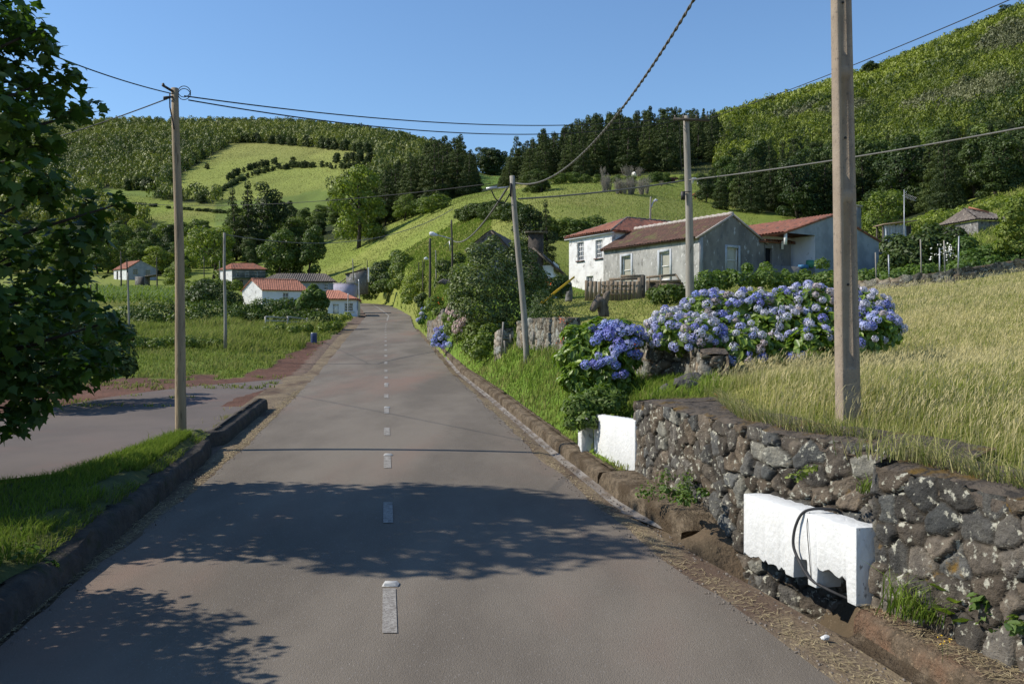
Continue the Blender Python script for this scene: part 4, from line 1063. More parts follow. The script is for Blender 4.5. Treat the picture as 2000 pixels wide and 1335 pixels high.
# ---- the grey single storey house
h = House('stone_house', (9.53, 47.0), D1, D2, 4.9, 'grey lime-stained single storey house with a mossy brown tiled roof and a dark gable')
L, Wd, ze, zr_ = 7.75, 4.84, 7.46, 8.72
def hz(v, Y): return CAMZ + (667 - v) / FPX * Y
fh1 = (2.15, 2.95, hz(541, 48.7) - .1, hz(490, 48.7)); fh2 = (5.3, 6.1, hz(543, 51.5) - .3, hz(499, 51.5))
o, wi = h.wall(0, 0, L, 0, 4.3, ze, M_limed, [fh1, fh2], inward=-1)
for f in (fh1, fh2): h.window(wi, f, M_frame, M_blind, (0, 1), surround=M_surr)
fg = (2.0, 2.85, hz(530, 47.9), hz(482, 47.9))
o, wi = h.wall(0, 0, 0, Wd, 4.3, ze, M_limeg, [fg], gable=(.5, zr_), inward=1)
h.window(wi, fg, M_frame, M_blind, (0, 1), surround=M_surr)
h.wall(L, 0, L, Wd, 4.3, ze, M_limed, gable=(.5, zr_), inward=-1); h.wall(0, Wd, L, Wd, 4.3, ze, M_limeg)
ov = .22
up = np.array([0, 0, .05])
def hp_(a, b, z): return h.p(a, b, z) + up
sl = (zr_ - ze) / (Wd / 2)
rf = h.roof(hp_(-.03, -ov, ze - ov * sl), hp_(L + .03, -ov, ze - ov * sl), hp_(L + .03, Wd / 2, zr_), hp_(-.03, Wd / 2, zr_), M_tileb)
h.roof(hp_(-.03, Wd + ov, ze - ov * sl), hp_(L + .03, Wd + ov, ze - ov * sl), hp_(L + .03, Wd / 2, zr_), hp_(-.03, Wd / 2, zr_), M_tileb)
h.ridge(hp_(-.03, Wd / 2, zr_ + .05), hp_(L, Wd / 2, zr_ + .05), M_mortar, .11, par=rf)
m = MB(); m.bar(hp_(-.05, -ov, ze - ov * sl - .02), hp_(-.05, Wd / 2, zr_ - .01), .10, .09); m.bar(hp_(-.05, Wd + ov, ze - ov * sl - .02), hp_(-.05, Wd / 2, zr_ - .01), .10, .09); m.build('verge_tiles', M_mortar, rf)
m = MB(); m.box(h.p(-.012, .12, (ze + 4.3) / 2), np.append(D1 * .03, 0), np.append(D2 * .14, 0), (0, 0, (ze - 4.3) / 2 - .03)); m.build('corner_strip', M_limed, h.e)

# ---- the white two storey farmhouse behind its left end
h = House('farmhouse', (5.85, 54.0), D1, D2, 4.9, 'white two storey farmhouse with barred upper windows and a hipped red tile roof')
L, Wd, ze, zr_ = 4.2, 11.0, 8.6, 9.75
w1 = (.9, 1.55, hz(503, 54.8) , hz(467, 54.8)); w2 = (2.7, 3.35, hz(508, 56.4), hz(472, 56.4)); w3 = (1.75, 2.45, hz(552, 55.6) - .25, hz(538, 55.6))
o, wi = h.wall(0, 0, L, 0, 4.2, ze, M_limew, [w1, w2, w3], inward=-1)
M_paneg = glass('grey_pane', (.15, .16, .17), .2)
for f in (w1, w2): h.window(wi, f, M_frame, M_paneg, (2, 3), sill=M_framed, fw=.05)
h.window(wi, w3, M_frame, M_pane, (2, 1), sill=False, fw=.05)
h.wall(0, 0, 0, Wd, 4.2, ze, M_limew); h.wall(L, 0, L, Wd, 4.2, ze, M_limew, inward=-1); h.wall(0, Wd, L, Wd, 4.2, ze, M_limeg)
ov = .25; hip = 2.9
E = lambda a, b: h.p(a, b, ze - .06) + up
R0, R1 = h.p(L / 2, hip, zr_) + up, h.p(L / 2, Wd - hip, zr_) + up
rf = h.roof(E(-ov, -ov), E(L + ov, -ov), R0, R0 + .001, M_tile); h.roof(E(-ov, -ov), E(-ov, Wd + ov), R1, R0, M_tile); h.roof(E(L + ov, -ov), E(L + ov, Wd + ov), R1, R0, M_tile); h.roof(E(-ov, Wd + ov), E(L + ov, Wd + ov), R1, R1 + .001, M_tile)
h.ridge(R0, R1, M_tiled, .10, par=rf); h.ridge(E(-ov, -ov), R0, M_tiled, .08, par=rf); h.ridge(E(L + ov, -ov), R0, M_tiled, .07, par=rf)
m = MB(); m.bar(h.p(-ov, -.1, ze - .12), h.p(L + ov, -.1, ze - .12), .16, .08); m.build('eave_board', M_frame, h.e)

# ---- right wing: gable with a sunken porch, chimney and a linking bay
h = House('house_wing', (14.4, 48.5), D1, D2, 4.9, 'blue-shaded house wing with a red tiled gable roof, open porch and tall grey chimney')
Wd, L, ze, zr_ = 7.9, 6.5, 7.85, 9.05
pw = 2.35                                            # width of the porch
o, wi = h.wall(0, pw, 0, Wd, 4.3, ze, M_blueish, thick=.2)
h.wall(1.6, 0, 1.6, pw, 4.3, ze, M_bluew, [(1.15, 1.75, hz(494, 50.2), hz(466, 50.2)), (.12, .62, 5.6, hz(470, 49.6))], name='porch_wall')
_, wi2 = h.wall(1.6, 0, 1.6, pw, 4.3, 4.31, M_bluew)
h.window(wi2, (1.15, 1.75, hz(494, 50.2), hz(466, 50.2)), M_frame, M_pane, (2, 3), sill=True, fw=.05); h.door(wi2, (.12, .62, 5.6, hz(470, 49.6)))
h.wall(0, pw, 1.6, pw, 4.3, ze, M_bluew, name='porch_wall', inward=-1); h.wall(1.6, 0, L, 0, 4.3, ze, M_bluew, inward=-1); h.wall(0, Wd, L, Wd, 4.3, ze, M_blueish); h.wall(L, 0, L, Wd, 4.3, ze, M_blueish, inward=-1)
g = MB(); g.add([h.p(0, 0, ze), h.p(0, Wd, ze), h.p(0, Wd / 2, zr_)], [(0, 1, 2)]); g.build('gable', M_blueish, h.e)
m = MB(); m.box(h.p(.6, pw / 2 - .1, 5.35), np.append(D1 * .6, 0), np.append(D2 * (pw / 2 + .1), 0), (0, 0, .75)); m.build('porch_base', M_limeg, h.e)
m = MB(); m.box(h.p(.06, .06, 7.55), np.append(D1 * .06, 0), np.append(D2 * .06, 0), (0, 0, .32)); m.build('porch_post', M_frame, h.e)
ov = .2; sl = (zr_ - ze) / (Wd / 2)
rf = h.roof(hp_(-.08, -ov, ze - ov * sl), hp_(L, -ov, ze - ov * sl), hp_(L, Wd / 2, zr_), hp_(-.08, Wd / 2, zr_), M_tile)
h.roof(hp_(-.08, Wd + ov, ze - ov * sl), hp_(L, Wd + ov, ze - ov * sl), hp_(L, Wd / 2, zr_), hp_(-.08, Wd / 2, zr_), M_tile)
h.roof = h.roof
m = MB()
b_ = hp_(0, 0, 0)
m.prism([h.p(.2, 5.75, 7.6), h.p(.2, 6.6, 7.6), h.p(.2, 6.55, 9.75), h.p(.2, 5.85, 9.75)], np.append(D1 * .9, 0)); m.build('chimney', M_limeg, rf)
m = MB(); m.box(h.p(.65, 6.2, 9.79), np.append(D1 * .5, 0), np.append(D2 * .42, 0), (0, 0, .04)); m.build('chimney_cap', M_mortar, rf)
m = MB(); m.box(h.p(0.05, pw * .62, 6.12), np.append(D2 * .25, 0), np.append(D1 * .14, 0), (0, 0, .1))
o = m.build('tub', pmat('tub_blue', (.05, .16, .30), rough=.5)); o.location = h.e.location; tag(o, 'blue plastic tub on the porch wall under the barred window', 'tub')
m = MB(); m.tube(np.array([h.p(0.08, pw * .86, 6.1), h.p(0.08, pw * .86, 6.3), h.p(.08, pw * .86, 6.5)]), [.2, .22, .2], 12)
o = m.build('barrel', pmat('barrel_green', (.06, .22, .14), rough=.5)); o.location = h.e.location; tag(o, 'green plastic drum on the porch wall beside the blue tub', 'barrel')
# linking bay with the black doorway
h = House('house_link', (13.62, 49.66), D1, D2, 4.9, 'low linking bay with an open dark doorway between the grey house and the blue-shaded wing')
hd = (.04, .56, 4.9, hz(484, 49.8))
o, wi = h.wall(0, 0, 0, 2.1, 4.3, 7.5, M_limeg, [hd], thick=.15); h.door(wi, hd, M_dark, .13)  # near-black panel paints the unlit inside of the open doorway
h.roof(h.p(-.15, -.4, 7.5), h.p(-.15, 2.3, 7.55), h.p(3.6, 2.3, 8.6), h.p(3.6, -1.6, 8.6), M_tile); h.wall(3.6, -1, 3.6, 2.1, 4.3, 8.5, M_limeg, name='back_wall')
m = MB(); m.tube(np.array([h.p(-.12, 1.25, 7.6), h.p(-.12, 1.25, 7.15)]), .07, 10); m.build('pipe', M_frame, h.e, True)
# low outbuilding right of the wing
h = House('outbuilding', (21.2, 53.1), D1, D2, 4.9, 'low bluish outbuilding with a long brown tiled roof right of the chimney')
h.wall(0, 0, 0, 3.4, 4.3, 7.0, M_blueish); h.wall(0, 3.4, 4, 3.4, 4.3, 7.0, M_blueish); h.wall(4, 0, 4, 3.4, 4.3, 7.0, M_blueish)
h.roof(h.p(-.2, -.1, 7.15), h.p(-.2, 4.2, 7.1), h.p(4.6, 4.4, 8.25), h.p(4.6, -.1, 8.4), M_tiled)

# ---- tarpaulin shack, ruin, antenna on the right
h = House('tarp_shack', (24.6, 61.0), (-.1, 1), (1, .1), 7.0, 'small shack hung with silver tarpaulin under a tilted sheet roof', 'shack')
m = MB(); rows = []; 
n = 40; V = []; F = []
for i in range(n):
    t = i / (n - 1)
    for j in range(8):
        q = j / 7; V.append(h.p(.12 * math.sin(i * 1.3) * (.3 + q) + .05 * math.sin(i * 3.1), t * 1.55, 9.85 - q * 1.15 - .1 * t * 0 + .05 * math.sin(i * .8)))
for i in range(n - 1):
    for j in range(7): F.append((i * 8 + j, (i + 1) * 8 + j, (i + 1) * 8 + j + 1, i * 8 + j + 1))
m.add(V, F); m.build('tarpaulin', pmat('tarp_silver', (.48, .50, .53), (.36, .38, .40), scale=3, rough=.45, bump=.4, bscale=6), h.e, True)
m = MB(); m.bar(h.p(.4, -.15, 9.85), h.p(.4, 2.1, 10.12), 1.5, .06); m.build('roof_sheet', pmat('rusty_sheet', (.34, .25, .18), (.25, .18, .13), scale=3, rough=.8), h.e)
for a, b_ in ((.1, 0), (.1, 1.9), (.9, 0), (.9, 1.9)):
    m = MB(); m.bar(h.p(a, b_, 6.6), h.p(a, b_, 9.9), .09); m.build('post', M_woodd, h.e)
m = MB(); m.box(h.p(.6, 1.72, 8.9), np.append(h.d1 * .5, 0), np.append(h.d2 * .14, 0), (0, 0, .9)); m.build('side_board', M_woodd, h.e)
e = empty('antenna_mast', at(1766, 60)); tag(e, 'thin television antenna mast with a comb aerial and guy wires', 'antenna')
o0 = at(1766, 60)
m = MB(); m.tube(np.array([[0, 0, -.3], [0, 0, px(0, 370, 60)[2] - o0[2]]]), .028, 6); m.build('mast', M_galv, e)
zt_ = px(0, 382, 60)[2] - o0[2]
m = MB(); m.bar((-.1, 0, zt_), (.85, .2, zt_ - .3), .03)
for k in range(8): x = .05 + .1 * k; m.bar((x, .2 * x - .28, zt_ - .3 * x + .1), (x, .2 * x + .28, zt_ - .3 * x - .06), .016)
m.bar((-.02, -.25, zt_ + .15), (.3, .3, zt_ + .35), .02); m.build('aerial', M_galv, e)
m = MB(); m.bar((0, 0, zt_ - .1), (1.8, .5, zt_ - 1.9), .012); m.bar((0, 0, zt_ - .05), (-.95, .2, zt_ - .55), .012); m.build('guy_wire', M_wire, e)

zb_ = 8.3
h = House('ruined_house', (29.0, 57.5), (-.25, 1), (1, .25), zb_, 'small ruined stone house with broken roof among the shrubs', 'ruin')
Y0 = 57.5
hr = (1.05, 1.9, 8.3, px(0, 446, 58)[2])
o, wi = h.wall(0, .1, 0, 2.9, 7.6, px(0, 432, 58)[2], M_mason, [hr], thick=.3); h.door(wi, hr, M_dark, .28, 'dark_opening')
h.wall(0, .1, 3.4, .1, 7.6, px(0, 432, 58)[2], M_mason, inward=-1); h.wall(0, 2.9, 3.4, 2.9, 7.6, px(0, 440, 58)[2], M_mason)
zq = px(0, 430, 58)[2]
h.roof(h.p(-.2, -.1, zq), h.p(-.2, 2.9, zq + .02), h.p(1.8, 2.4, zq + .75), h.p(1.8, .5, zq + .95), M_tiled); h.roof(h.p(-.2, -.1, zq), h.p(3.4, -.1, zq), h.p(1.8, .7, zq + .95), h.p(1.75, .5, zq + .95), M_tiled)
m = MB(); m.bar(h.p(1.6, .75, zq + 1.0), h.p(.9, 1.7, zq + .62), .22, .08); m.build('fallen_tile_row', M_tileo, h.e)
m = MB(); m.bar(h.p(-.25, 2.55, zq - .1), h.p(-.35, 3.3, zq - 1.6), .12); m.build('leaning_beam', M_woodd, h.e)

# ---- houses hidden behind the laurel bush
h = House('stone_barn', (-2.3, 50.5), (.2, 1), (1, -.05), 5.2, 'dark stone barn gable half hidden behind the laurel bush', 'barn')
zg0, zg1 = px(0, 486, 50.5)[2], px(0, 451, 50.5)[2]
h.wall(0, 0, 0, 2.1, 4.0, zg0, M_mason, gable=(.55, zg1)); h.wall(0, 0, 6, 0, 4.0, zg0, M_mason, inward=-1); h.wall(0, 2.1, 6, 2.1, 4.0, zg0, M_mason)
h.roof(h.p(-.1, -.25, zg0 - .1), h.p(6, -.25, zg0 - .1), h.p(6, 1.15, zg1 + .04), h.p(-.1, 1.15, zg1 + .04), M_tiled); h.roof(h.p(-.1, 2.3, zg0 - .1), h.p(6, 2.3, zg0 - .1), h.p(6, 1.15, zg1 + .04), h.p(-.1, 1.15, zg1 + .04), M_tiled)
h = House('old_cottage', px(1030, 600, 45)[:2], (.15, 1), (1, -.1), 4.6, 'old cottage with a big tiled chimney behind the leaning pole', 'cottage')
zt_ = px(0, 452, 45)[2]
m = MB(); m.box(h.p(.3, .38, (zt_ + 4) / 2), np.append(h.d1 * .3, 0), np.append(h.d2 * .34, 0), (0, 0, (zt_ - 4) / 2)); m.build('chimney', pmat('shaded_stone', (.07, .06, .052), (.045, .04, .036), scale=5, rough=.95, bump=1, bscale=8, bdist=.05), h.e)  # shade on the chimney's near side is painted in as dark stone
h.roof(h.p(-.15, -.1, zt_), h.p(-.15, .9, zt_), h.p(.75, .9, zt_ + .08), h.p(.75, -.1, zt_ + .08), M_tiled, name='chimney_roof', pitch=.16)
zw = px(0, 497, 45)[2]
h.wall(.2, .7, .2, 1.25, 4, zw - .5, M_bluew); h.wall(.2, 1.25, 3, 1.25, 4, zw - .3, M_bluew)
h.roof(h.p(-.1, 1.5, zw - .75), h.p(4, 1.5, zw - .75), h.p(4, .3, zw + .35), h.p(-.1, .3, zw + .35), M_tiled)

# ---- left side houses
h = House('terracotta_house', px(512, 600, 92)[:2], (-.42, .9), (.9, .42), 5.4, 'white house with a bright terracotta roof behind the hedge')
ze, zr_ = px(0, 565, 92)[2], px(0, 546, 93.5)[2]
dl = np.array([-.78, .62]); h.d1 = dl / np.linalg.norm(dl); h.d2 = np.array([.94, .34]); h.d2 /= np.linalg.norm(h.d2)
Wd, L = 3.3, 4.4
ww = (1.95, 2.55, px(0, 586, 93)[2], px(0, 571, 93)[2])
o, wi = h.wall(0, 0, 0, L, 4.6, ze, M_bluew, [(2.0, 2.6, ww[2], ww[3])], name='front_wall'); h.window(wi, (2.0, 2.6, ww[2], ww[3]), M_frame, M_pane, (1, 1))  # shaded front painted with the bluish render, sunlit gable kept white
h.wall(0, 0, Wd, 0, 4.6, ze, M_limew, gable=(.5, zr_), inward=-1); h.wall(0, L, Wd, L, 4.6, ze, M_limew, gable=(.5, zr_)); h.wall(Wd, 0, Wd, L, 4.6, ze, M_limew, inward=-1)
rf = h.roof(h.p(-.2, -.12, ze - .05), h.p(-.2, L + .1, ze - .05), h.p(Wd / 2, L + .1, zr_ + .04), h.p(Wd / 2, -.12, zr_ + .04), M_tileo); h.roof(h.p(Wd + .2, -.12, ze - .05), h.p(Wd + .2, L + .1, ze - .05), h.p(Wd / 2, L + .1, zr_ + .04), h.p(Wd / 2, -.12, zr_ + .04), M_tileo)
h.ridge(h.p(Wd / 2, -.1, zr_ + .06), h.p(Wd / 2, L, zr_ + .06), M_tileo, .09, par=rf)

h = House('roadside_house', px(640, 610, 80)[:2], (-.1, 1), (1, .06), 3.6, 'bluish roadside house with an orange corrugated tile roof at the bend')
ze, zr_ = px(0, 583, 80)[2], px(0, 567, 80)[2]; L = 2.55
d_ = (.45, .95, px(0, 612, 80)[2] - .1, px(0, 593, 80)[2]); w_ = (1.45, 2.2, px(0, 607, 80)[2], px(0, 591, 80)[2])
o, wi = h.wall(0, 0, 0, L, 2.9, ze, M_bluew, [d_, w_]); h.door(wi, d_, M_frame); h.window(wi, w_, M_frame, M_pane, (1, 2))
h.wall(0, L, 4, L, 2.9, ze, M_bluew); h.wall(0, 0, 4, 0, 2.9, ze, M_bluew, inward=-1)
R0 = h.p(2.0, .3, zr_ + .1)
h.roof(h.p(-.25, -.3, ze - .03), h.p(-.25, L + .12, ze - .03), h.p(2.0, .75, zr_ + .12), h.p(2.0, -.3, zr_ + .12), M_tileo, pitch=.2); h.roof(h.p(-.25, L + .12, ze - .03), h.p(4, L + .12, ze - .03), h.p(4, .75, zr_ + .12), h.p(2.0, .75, zr_ + .12), M_tileo)
m = MB(); m.box(h.p(.0, L + .03, (ze + 2.9) / 2), np.append(h.d1 * .05, 0), np.append(h.d2 * .05, 0), (0, 0, (ze - 2.9) / 2)); m.build('corner_strip', M_blueish, h.e)
m = MB(); m.box(h.p(-1.2, 1.6, 2.95), np.append(h.d1 * .12, 0), np.append(h.d2 * 1.25, 0), (0, 0, .8)); m.box(h.p(-.6, 2.75, 2.95), np.append(h.d1 * .6, 0), np.append(h.d2 * .1, 0), (0, 0, .8)); m.build('yard_wall', M_limeg, h.e)

p0 = px(651, 580, 88); e = empty('water_tank', p0); tag(e, 'pale lavender rendered water tank behind the roadside house', 'water tank')
m = MB(); m.bx(0, 1.95, 0, 2.2, -.8, px(0, 553, 88)[2] - p0[2]); m.build('tank_wall', pmat('lavender_render', (.36, .34, .42), (.30, .28, .35), scale=1.5, rough=.9, c3=(.22, .2, .25), scale3=3), e)
m = MB(); m.bx(-.04, 1.99, -.04, 2.24, px(0, 553, 88)[2] - p0[2], px(0, 552, 88)[2] - p0[2] + .03); m.build('rim', M_limed, e)

h = House('tiled_farmhouse', px(513, 575, 122)[:2], (-.1, 1), (1, .03), 7.6, 'long bluish farmhouse under a dark weathered tile roof')
L = 9.4; ze, zr_ = px(0, 549, 122)[2], px(0, 533, 123)[2]
o, wi = h.wall(0, 0, 0, L, 6.4, ze, M_blueish, [(4.2, 4.9, ze - 1.1, ze - .25), (6.5, 7.2, ze - 1.1, ze - .25), (8.1, 8.6, ze - 1.1, ze - .25)])
for t in (4.2, 6.5): h.window(wi, (t, t + .7, ze - 1.1, ze - .25), M_frame, M_pane, (1, 1))
h.window(wi, (8.1, 8.6, ze - 1.1, ze - .25), M_frame, M_pane, (1, 1)); h.wall(0, 0, 4, 0, 6.4, ze, M_blueish, inward=-1); h.wall(0, L, 4, L, 6.4, ze, M_blueish)
h.roof(h.p(-.25, -.6, ze - .05), h.p(-.25, L + .3, ze - .05), h.p(2.2, L - 1.4, zr_), h.p(2.2, 1.6, zr_), M_tiled, pitch=.3, amp=.07); h.roof(h.p(-.25, L + .3, ze - .05), h.p(4.4, L + .3, ze - .05), h.p(2.2, L - 1.3, zr_), h.p(2.2, L - 1.4, zr_), M_tiled, pitch=.3); h.roof(h.p(-.25, -.6, ze - .05), h.p(4.4, -.6, ze - .05), h.p(2.2, 1.7, zr_), h.p(2.2, 1.6, zr_), M_tiled, pitch=.3)

h = House('balcony_house', px(453, 580, 138)[:2], (-.75, .6), (1, .12), 8.8, 'two storey house with red roof, white side wall and dark green balcony')
L = 4.9; ze = px(0, 525, 138)[2]; zr_ = px(0, 514, 139)[2]; zf = px(0, 540, 138)[2]
o, wi = h.wall(0, 0, 0, L, 7.4, ze, M_limeg, [(.6, 1.15, zf, ze - .3), (1.9, 2.45, zf, ze - .3), (3.2, 3.75, zf, ze - .3), (1.0, 1.6, 8.0, zf - .5)])
for t in (.6, 1.9, 3.2): h.window(wi, (t, t + .55, zf, ze - .3), M_frame, M_pane, (1, 1), sill=False)
h.door(wi, (1.0, 1.6, 8.0, zf - .5)); h.wall(0, 0, 3.2, 0, 7.4, ze, M_limew, inward=-1); h.wall(0, L, 3.2, L, 7.4, ze, M_limeg)
h.roof(h.p(-.3, -.25, ze), h.p(-.3, L + .2, ze), h.p(1.6, L - .8, zr_ + .05), h.p(1.6, .9, zr_ + .05), M_tile); h.roof(h.p(-.3, -.25, ze), h.p(3.5, -.25, ze), h.p(1.6, .95, zr_ + .05), h.p(1.6, .9, zr_ + .05), M_tile)
m = MB(); m.box(h.p(-.45, L / 2, zf - .15), np.append(h.d2 * L / 2, 0), np.append(h.d1 * .45, 0), (0, 0, .06))
for k in range(26): m.bar(h.p(-.88, L * k / 25, zf - .1), h.p(-.88, L * k / 25, zf + .6), .05)
m.bar(h.p(-.88, 0, zf + .62), h.p(-.88, L, zf + .62), .07); m.build('balcony', pmat('balcony_green', (.03, .06, .05), rough=.7), h.e)

h = House('blue_gabled_house', px(248, 560, 158)[:2], (-.78, .62), (.95, .32), 10.5, 'blue-grey gabled house with a red roof at the far left')
Wd, L = 4.9, 4.4; ze, zr_ = px(0, 524, 158)[2], px(0, 509, 159)[2]
o, wi = h.wall(0, 0, 0, Wd, 9.5, ze, M_blueish, [(1.0, 1.7, ze - 1.0, ze - .05), (3.0, 3.7, ze - 1.1, ze - .15)], gable=(.42, zr_))
for t, q in ((1.0, 0), (3.0, .1)): h.window(wi, (t, t + .7, ze - 1.0 - q, ze - .05 - q), pmat('cream_frame', (.42, .40, .25), rough=.7), M_pane, (1, 2), sill=False)
o, wi = h.wall(0, 0, L, 0, 9.5, ze, M_limew, [(2.9, 3.5, 10.6, ze - .3), (1.8, 2.3, ze - 1.2, ze - .3)], inward=-1); h.door(wi, (2.9, 3.5, 10.6, ze - .3)); h.window(wi, (1.8, 2.3, ze - 1.2, ze - .3), M_framed, M_pane, (1, 1))
h.wall(0, Wd, L, Wd, 9.5, ze, M_blueish)
h.roof(h.p(-.1, -.2, ze - .05), h.p(L, -.2, ze - .05), h.p(L, Wd * .42, zr_ + .05), h.p(-.1, Wd * .42, zr_ + .05), M_tile); h.roof(h.p(-.1, Wd + .2, ze - .05), h.p(L, Wd + .2, ze - .05), h.p(L, Wd * .42, zr_ + .05), h.p(-.1, Wd * .42, zr_ + .05), M_blueish, pitch=.5, amp=.01)
p0 = px(270, 556, 140); e = empty('lean_to_shed', p0); tag(e, 'low dark lean-to shed in front of the blue gabled house', 'shed')
m = MB(); m.bx(-.5, 1.0, 0, 2, -.6, 1.3); m.build('shed_wall', M_mason, e)
m = MB(); m.bx(.05, .9, -.06, -.012, -.5, 1.15); m.build('shed_door', M_door, e)
m = MB(); m.bar((1.0, 1, 1.35), (3.0, 1, 1.6), 2.2, .1); m.build('shed_roof', M_tiled, e)
h = House('grey_shed', px(676, 548, 112)[:2], (-.1, 1), (1, .1), 9.5, 'small grey shed with a slanting roof beside the dark post at the bend', 'shed')
g = MB(); g.prism([h.p(0, 0, 8), h.p(0, 2.6, 8), h.p(0, 2.6, px(0, 525, 112)[2]), h.p(0, 0, px(0, 536, 112)[2])], np.append(h.d1 * 2, 0)); g.build('shed_body', M_limeg, h.e)
g = MB(); g.bar(h.p(1, -.2, px(0, 535, 112)[2] + .04), h.p(1, 2.7, px(0, 524, 112)[2] + .04), 2.3, .06); g.build('shed_roof', M_woodd, h.e)

# ---- timber: pen in front of the house, rails, barrel, stump
def fence(name, pts, hts, label, rails=(.45, .85), post=.09, rail=.05, mat=M_plank, railmat=None, jit=.05, wob=0.0, plank=None, cat='fence'):
    P = [np.array(p, float) for p in pts]; e = empty(name, P[0]); tag(e, label, cat); o0 = P[0]
    for i, p in enumerate(P):
        b = MB(); b.bar(p - o0 + [0, 0, -.2], p - o0 + [random.uniform(-jit, jit), random.uniform(-jit, jit), hts], post); b.build('post', mat, e)
    for i in range(len(P) - 1):
        for r in rails:
            b = MB(); b.bar(P[i] - o0 + [0, -.05, r * hts + random.uniform(-wob, wob)], P[i + 1] - o0 + [0, -.05, r * hts + random.uniform(-wob, wob)], rail, rail * 1.6); b.build('rail', railmat or mat, e)
    return e
Yp = 37.5
e = empty('timber_pen', at(1142, Yp)); tag(e, 'weathered timber pen of planks and rails in front of the grey house', 'pen'); o0 = at(1142, Yp)
zA, zB = px(0, 548, Yp)[2] - o0[2], px(0, 584, Yp)[2] - o0[2]
x0, x1 = 0.0, px(1250, 0, Yp)[0] - o0[0]
b = MB()
n = 13
for k in range(n):
    xa = x0 + (x1 - x0) * k / n; dz = random.uniform(-.03, .03); b.bx(xa + .006, xa + (x1 - x0) / n - .006, 0, .03, zB - .05, zA + dz)
b.build('plank_panel', M_plank, e)
for v in (556, 565, 574):
    b = MB(); b.bar((px(1172, v, Yp)[0] - o0[0], -.04, px(0, v, Yp)[2] - o0[2]), (px(1238, v, Yp)[0] - o0[0], -.04, px(0, v + 1, Yp)[2] - o0[2]), .035, .03); b.build('rail', M_plank, e)
for u in (1172, 1190, 1212, 1236):
    b = MB(); b.bar((px(u, 0, Yp)[0] - o0[0], -.07, zB - .05), (px(u, 0, Yp)[0] - o0[0], -.07, zA + .05), .03); b.build('batten', M_plank, e)
for u, va in ((1258, 536), (1251, 541)):
    b = MB(); b.bar((px(u, 0, Yp)[0] - o0[0], .25, zB - .3), (px(u, 0, Yp)[0] - o0[0], .25, px(0, va, Yp)[2] - o0[2]), .15); b.build('post', M_woodd if u > 1255 else M_plank, e)
for (ua, va, ub, vb, dy) in ((1190, 545, 1256, 543, .5), (1212, 539, 1258, 538, .9), (1262, 541, 1320, 536, 1.2), (1262, 549, 1330, 548, 1.2), (1285, 556, 1335, 555, 1.2)):
    b = MB(); pa = px(ua, va, Yp + dy) - o0; pb = px(ub, vb, Yp + dy) - o0; b.bar(pa, pb, .05, .10); b.build('board', M_plank, e)
for ua, va, ub, vb in ((1290, 536, 1290, 566), (1320, 535, 1333, 556), (1268, 540, 1268, 566)):
    b = MB(); b.bar(px(ua, va, Yp + 1.15) - o0, px(ub, vb, Yp + 1.15) - o0, .05); b.build('upright', M_plank, e)
b = MB(); b.bar(px(1262, 561, Yp + 1.3) - o0, px(1334, 561, Yp + 1.3) - o0, .05, .45); b.build('trough', M_woodd, e)
b = MB(); b.tube(hermite([px(1111, 588, 40), px(1112, 570, 40), px(1111, 552, 40)], 8), np.linspace(.16, .13, 8), 7, jitter=.1); o = b.build('stone_post', M_mason); tag(o, 'dark upright stone post at the corner of the white farmhouse', 'post')

# dead stump with two arms
Ys = 27.5; e = empty('tree_stump', at(1180, Ys)); tag(e, 'dead forked tree stump shaped like a beast on the lawn', 'stump'); o0 = at(1180, Ys)
M_stump = pmat('dead_wood', (.17, .14, .11), (.11, .09, .07), scale=3, rough=.95, c3=(.06, .05, .04), scale3=6, t3=(.5, .65), stretch=(3, 3, .6), bump=1, bscale=12, bdist=.04)
q = lambda u, v, dy=0: px(u, v, Ys + dy) - o0
b = MB(); b.tube(hermite([q(1179, 618), q(1178, 603), q(1176, 592), q(1171, 588), q(1164, 594, -.08), q(1157, 604, -.16), q(1155, 607, -.17)], 22), np.interp(np.linspace(0, 1, 22), [0, .3, .6, 1], [.17, .16, .15, .055]), 10, jitter=.09); b.build('trunk', M_stump, e, True)
b = MB(); b.tube(hermite([q(1176, 596), q(1182, 584), q(1186, 574), q(1190, 568)], 12), np.interp(np.linspace(0, 1, 12), [0, .6, 1], [.13, .09, .05]), 8, jitter=.12); b.build('limb', M_stump, e, True)
b = MB(); b.tube(hermite([q(1170, 592), q(1168, 582), q(1170, 573)], 10), np.interp(np.linspace(0, 1, 10), [0, .6, 1], [.12, .09, .02]), 8, jitter=.12); b.build('limb', M_stump, e, True)

# blue barrel on the verge
pb = at(613, 43.5); pb[2] = float(zr(43.5)) + .0; e = empty('barrel', pb); tag(e, 'dark blue plastic drum standing on the left verge of the road', 'barrel')
zt_ = px(0, 650, 43.5)[2] - pb[2]
rr = .15; b = MB(); zz_ = np.linspace(0, zt_, 12); b.tube(np.stack([0 * zz_, 0 * zz_, zz_], -1), rr * np.array([.93, .98, 1, .96, 1, 1, .96, 1, 1, .97, .98, .92]), 18); b.build('body', pmat('barrel_blue', (.035, .055, .14), (.05, .07, .16), scale=6, rough=.45), e, True)
b = MB(); b.tube(np.array([[0, 0, zt_ - .002], [0, 0, zt_ + .025]]), rr * .95, 18); b.build('lid', M_galv, e)

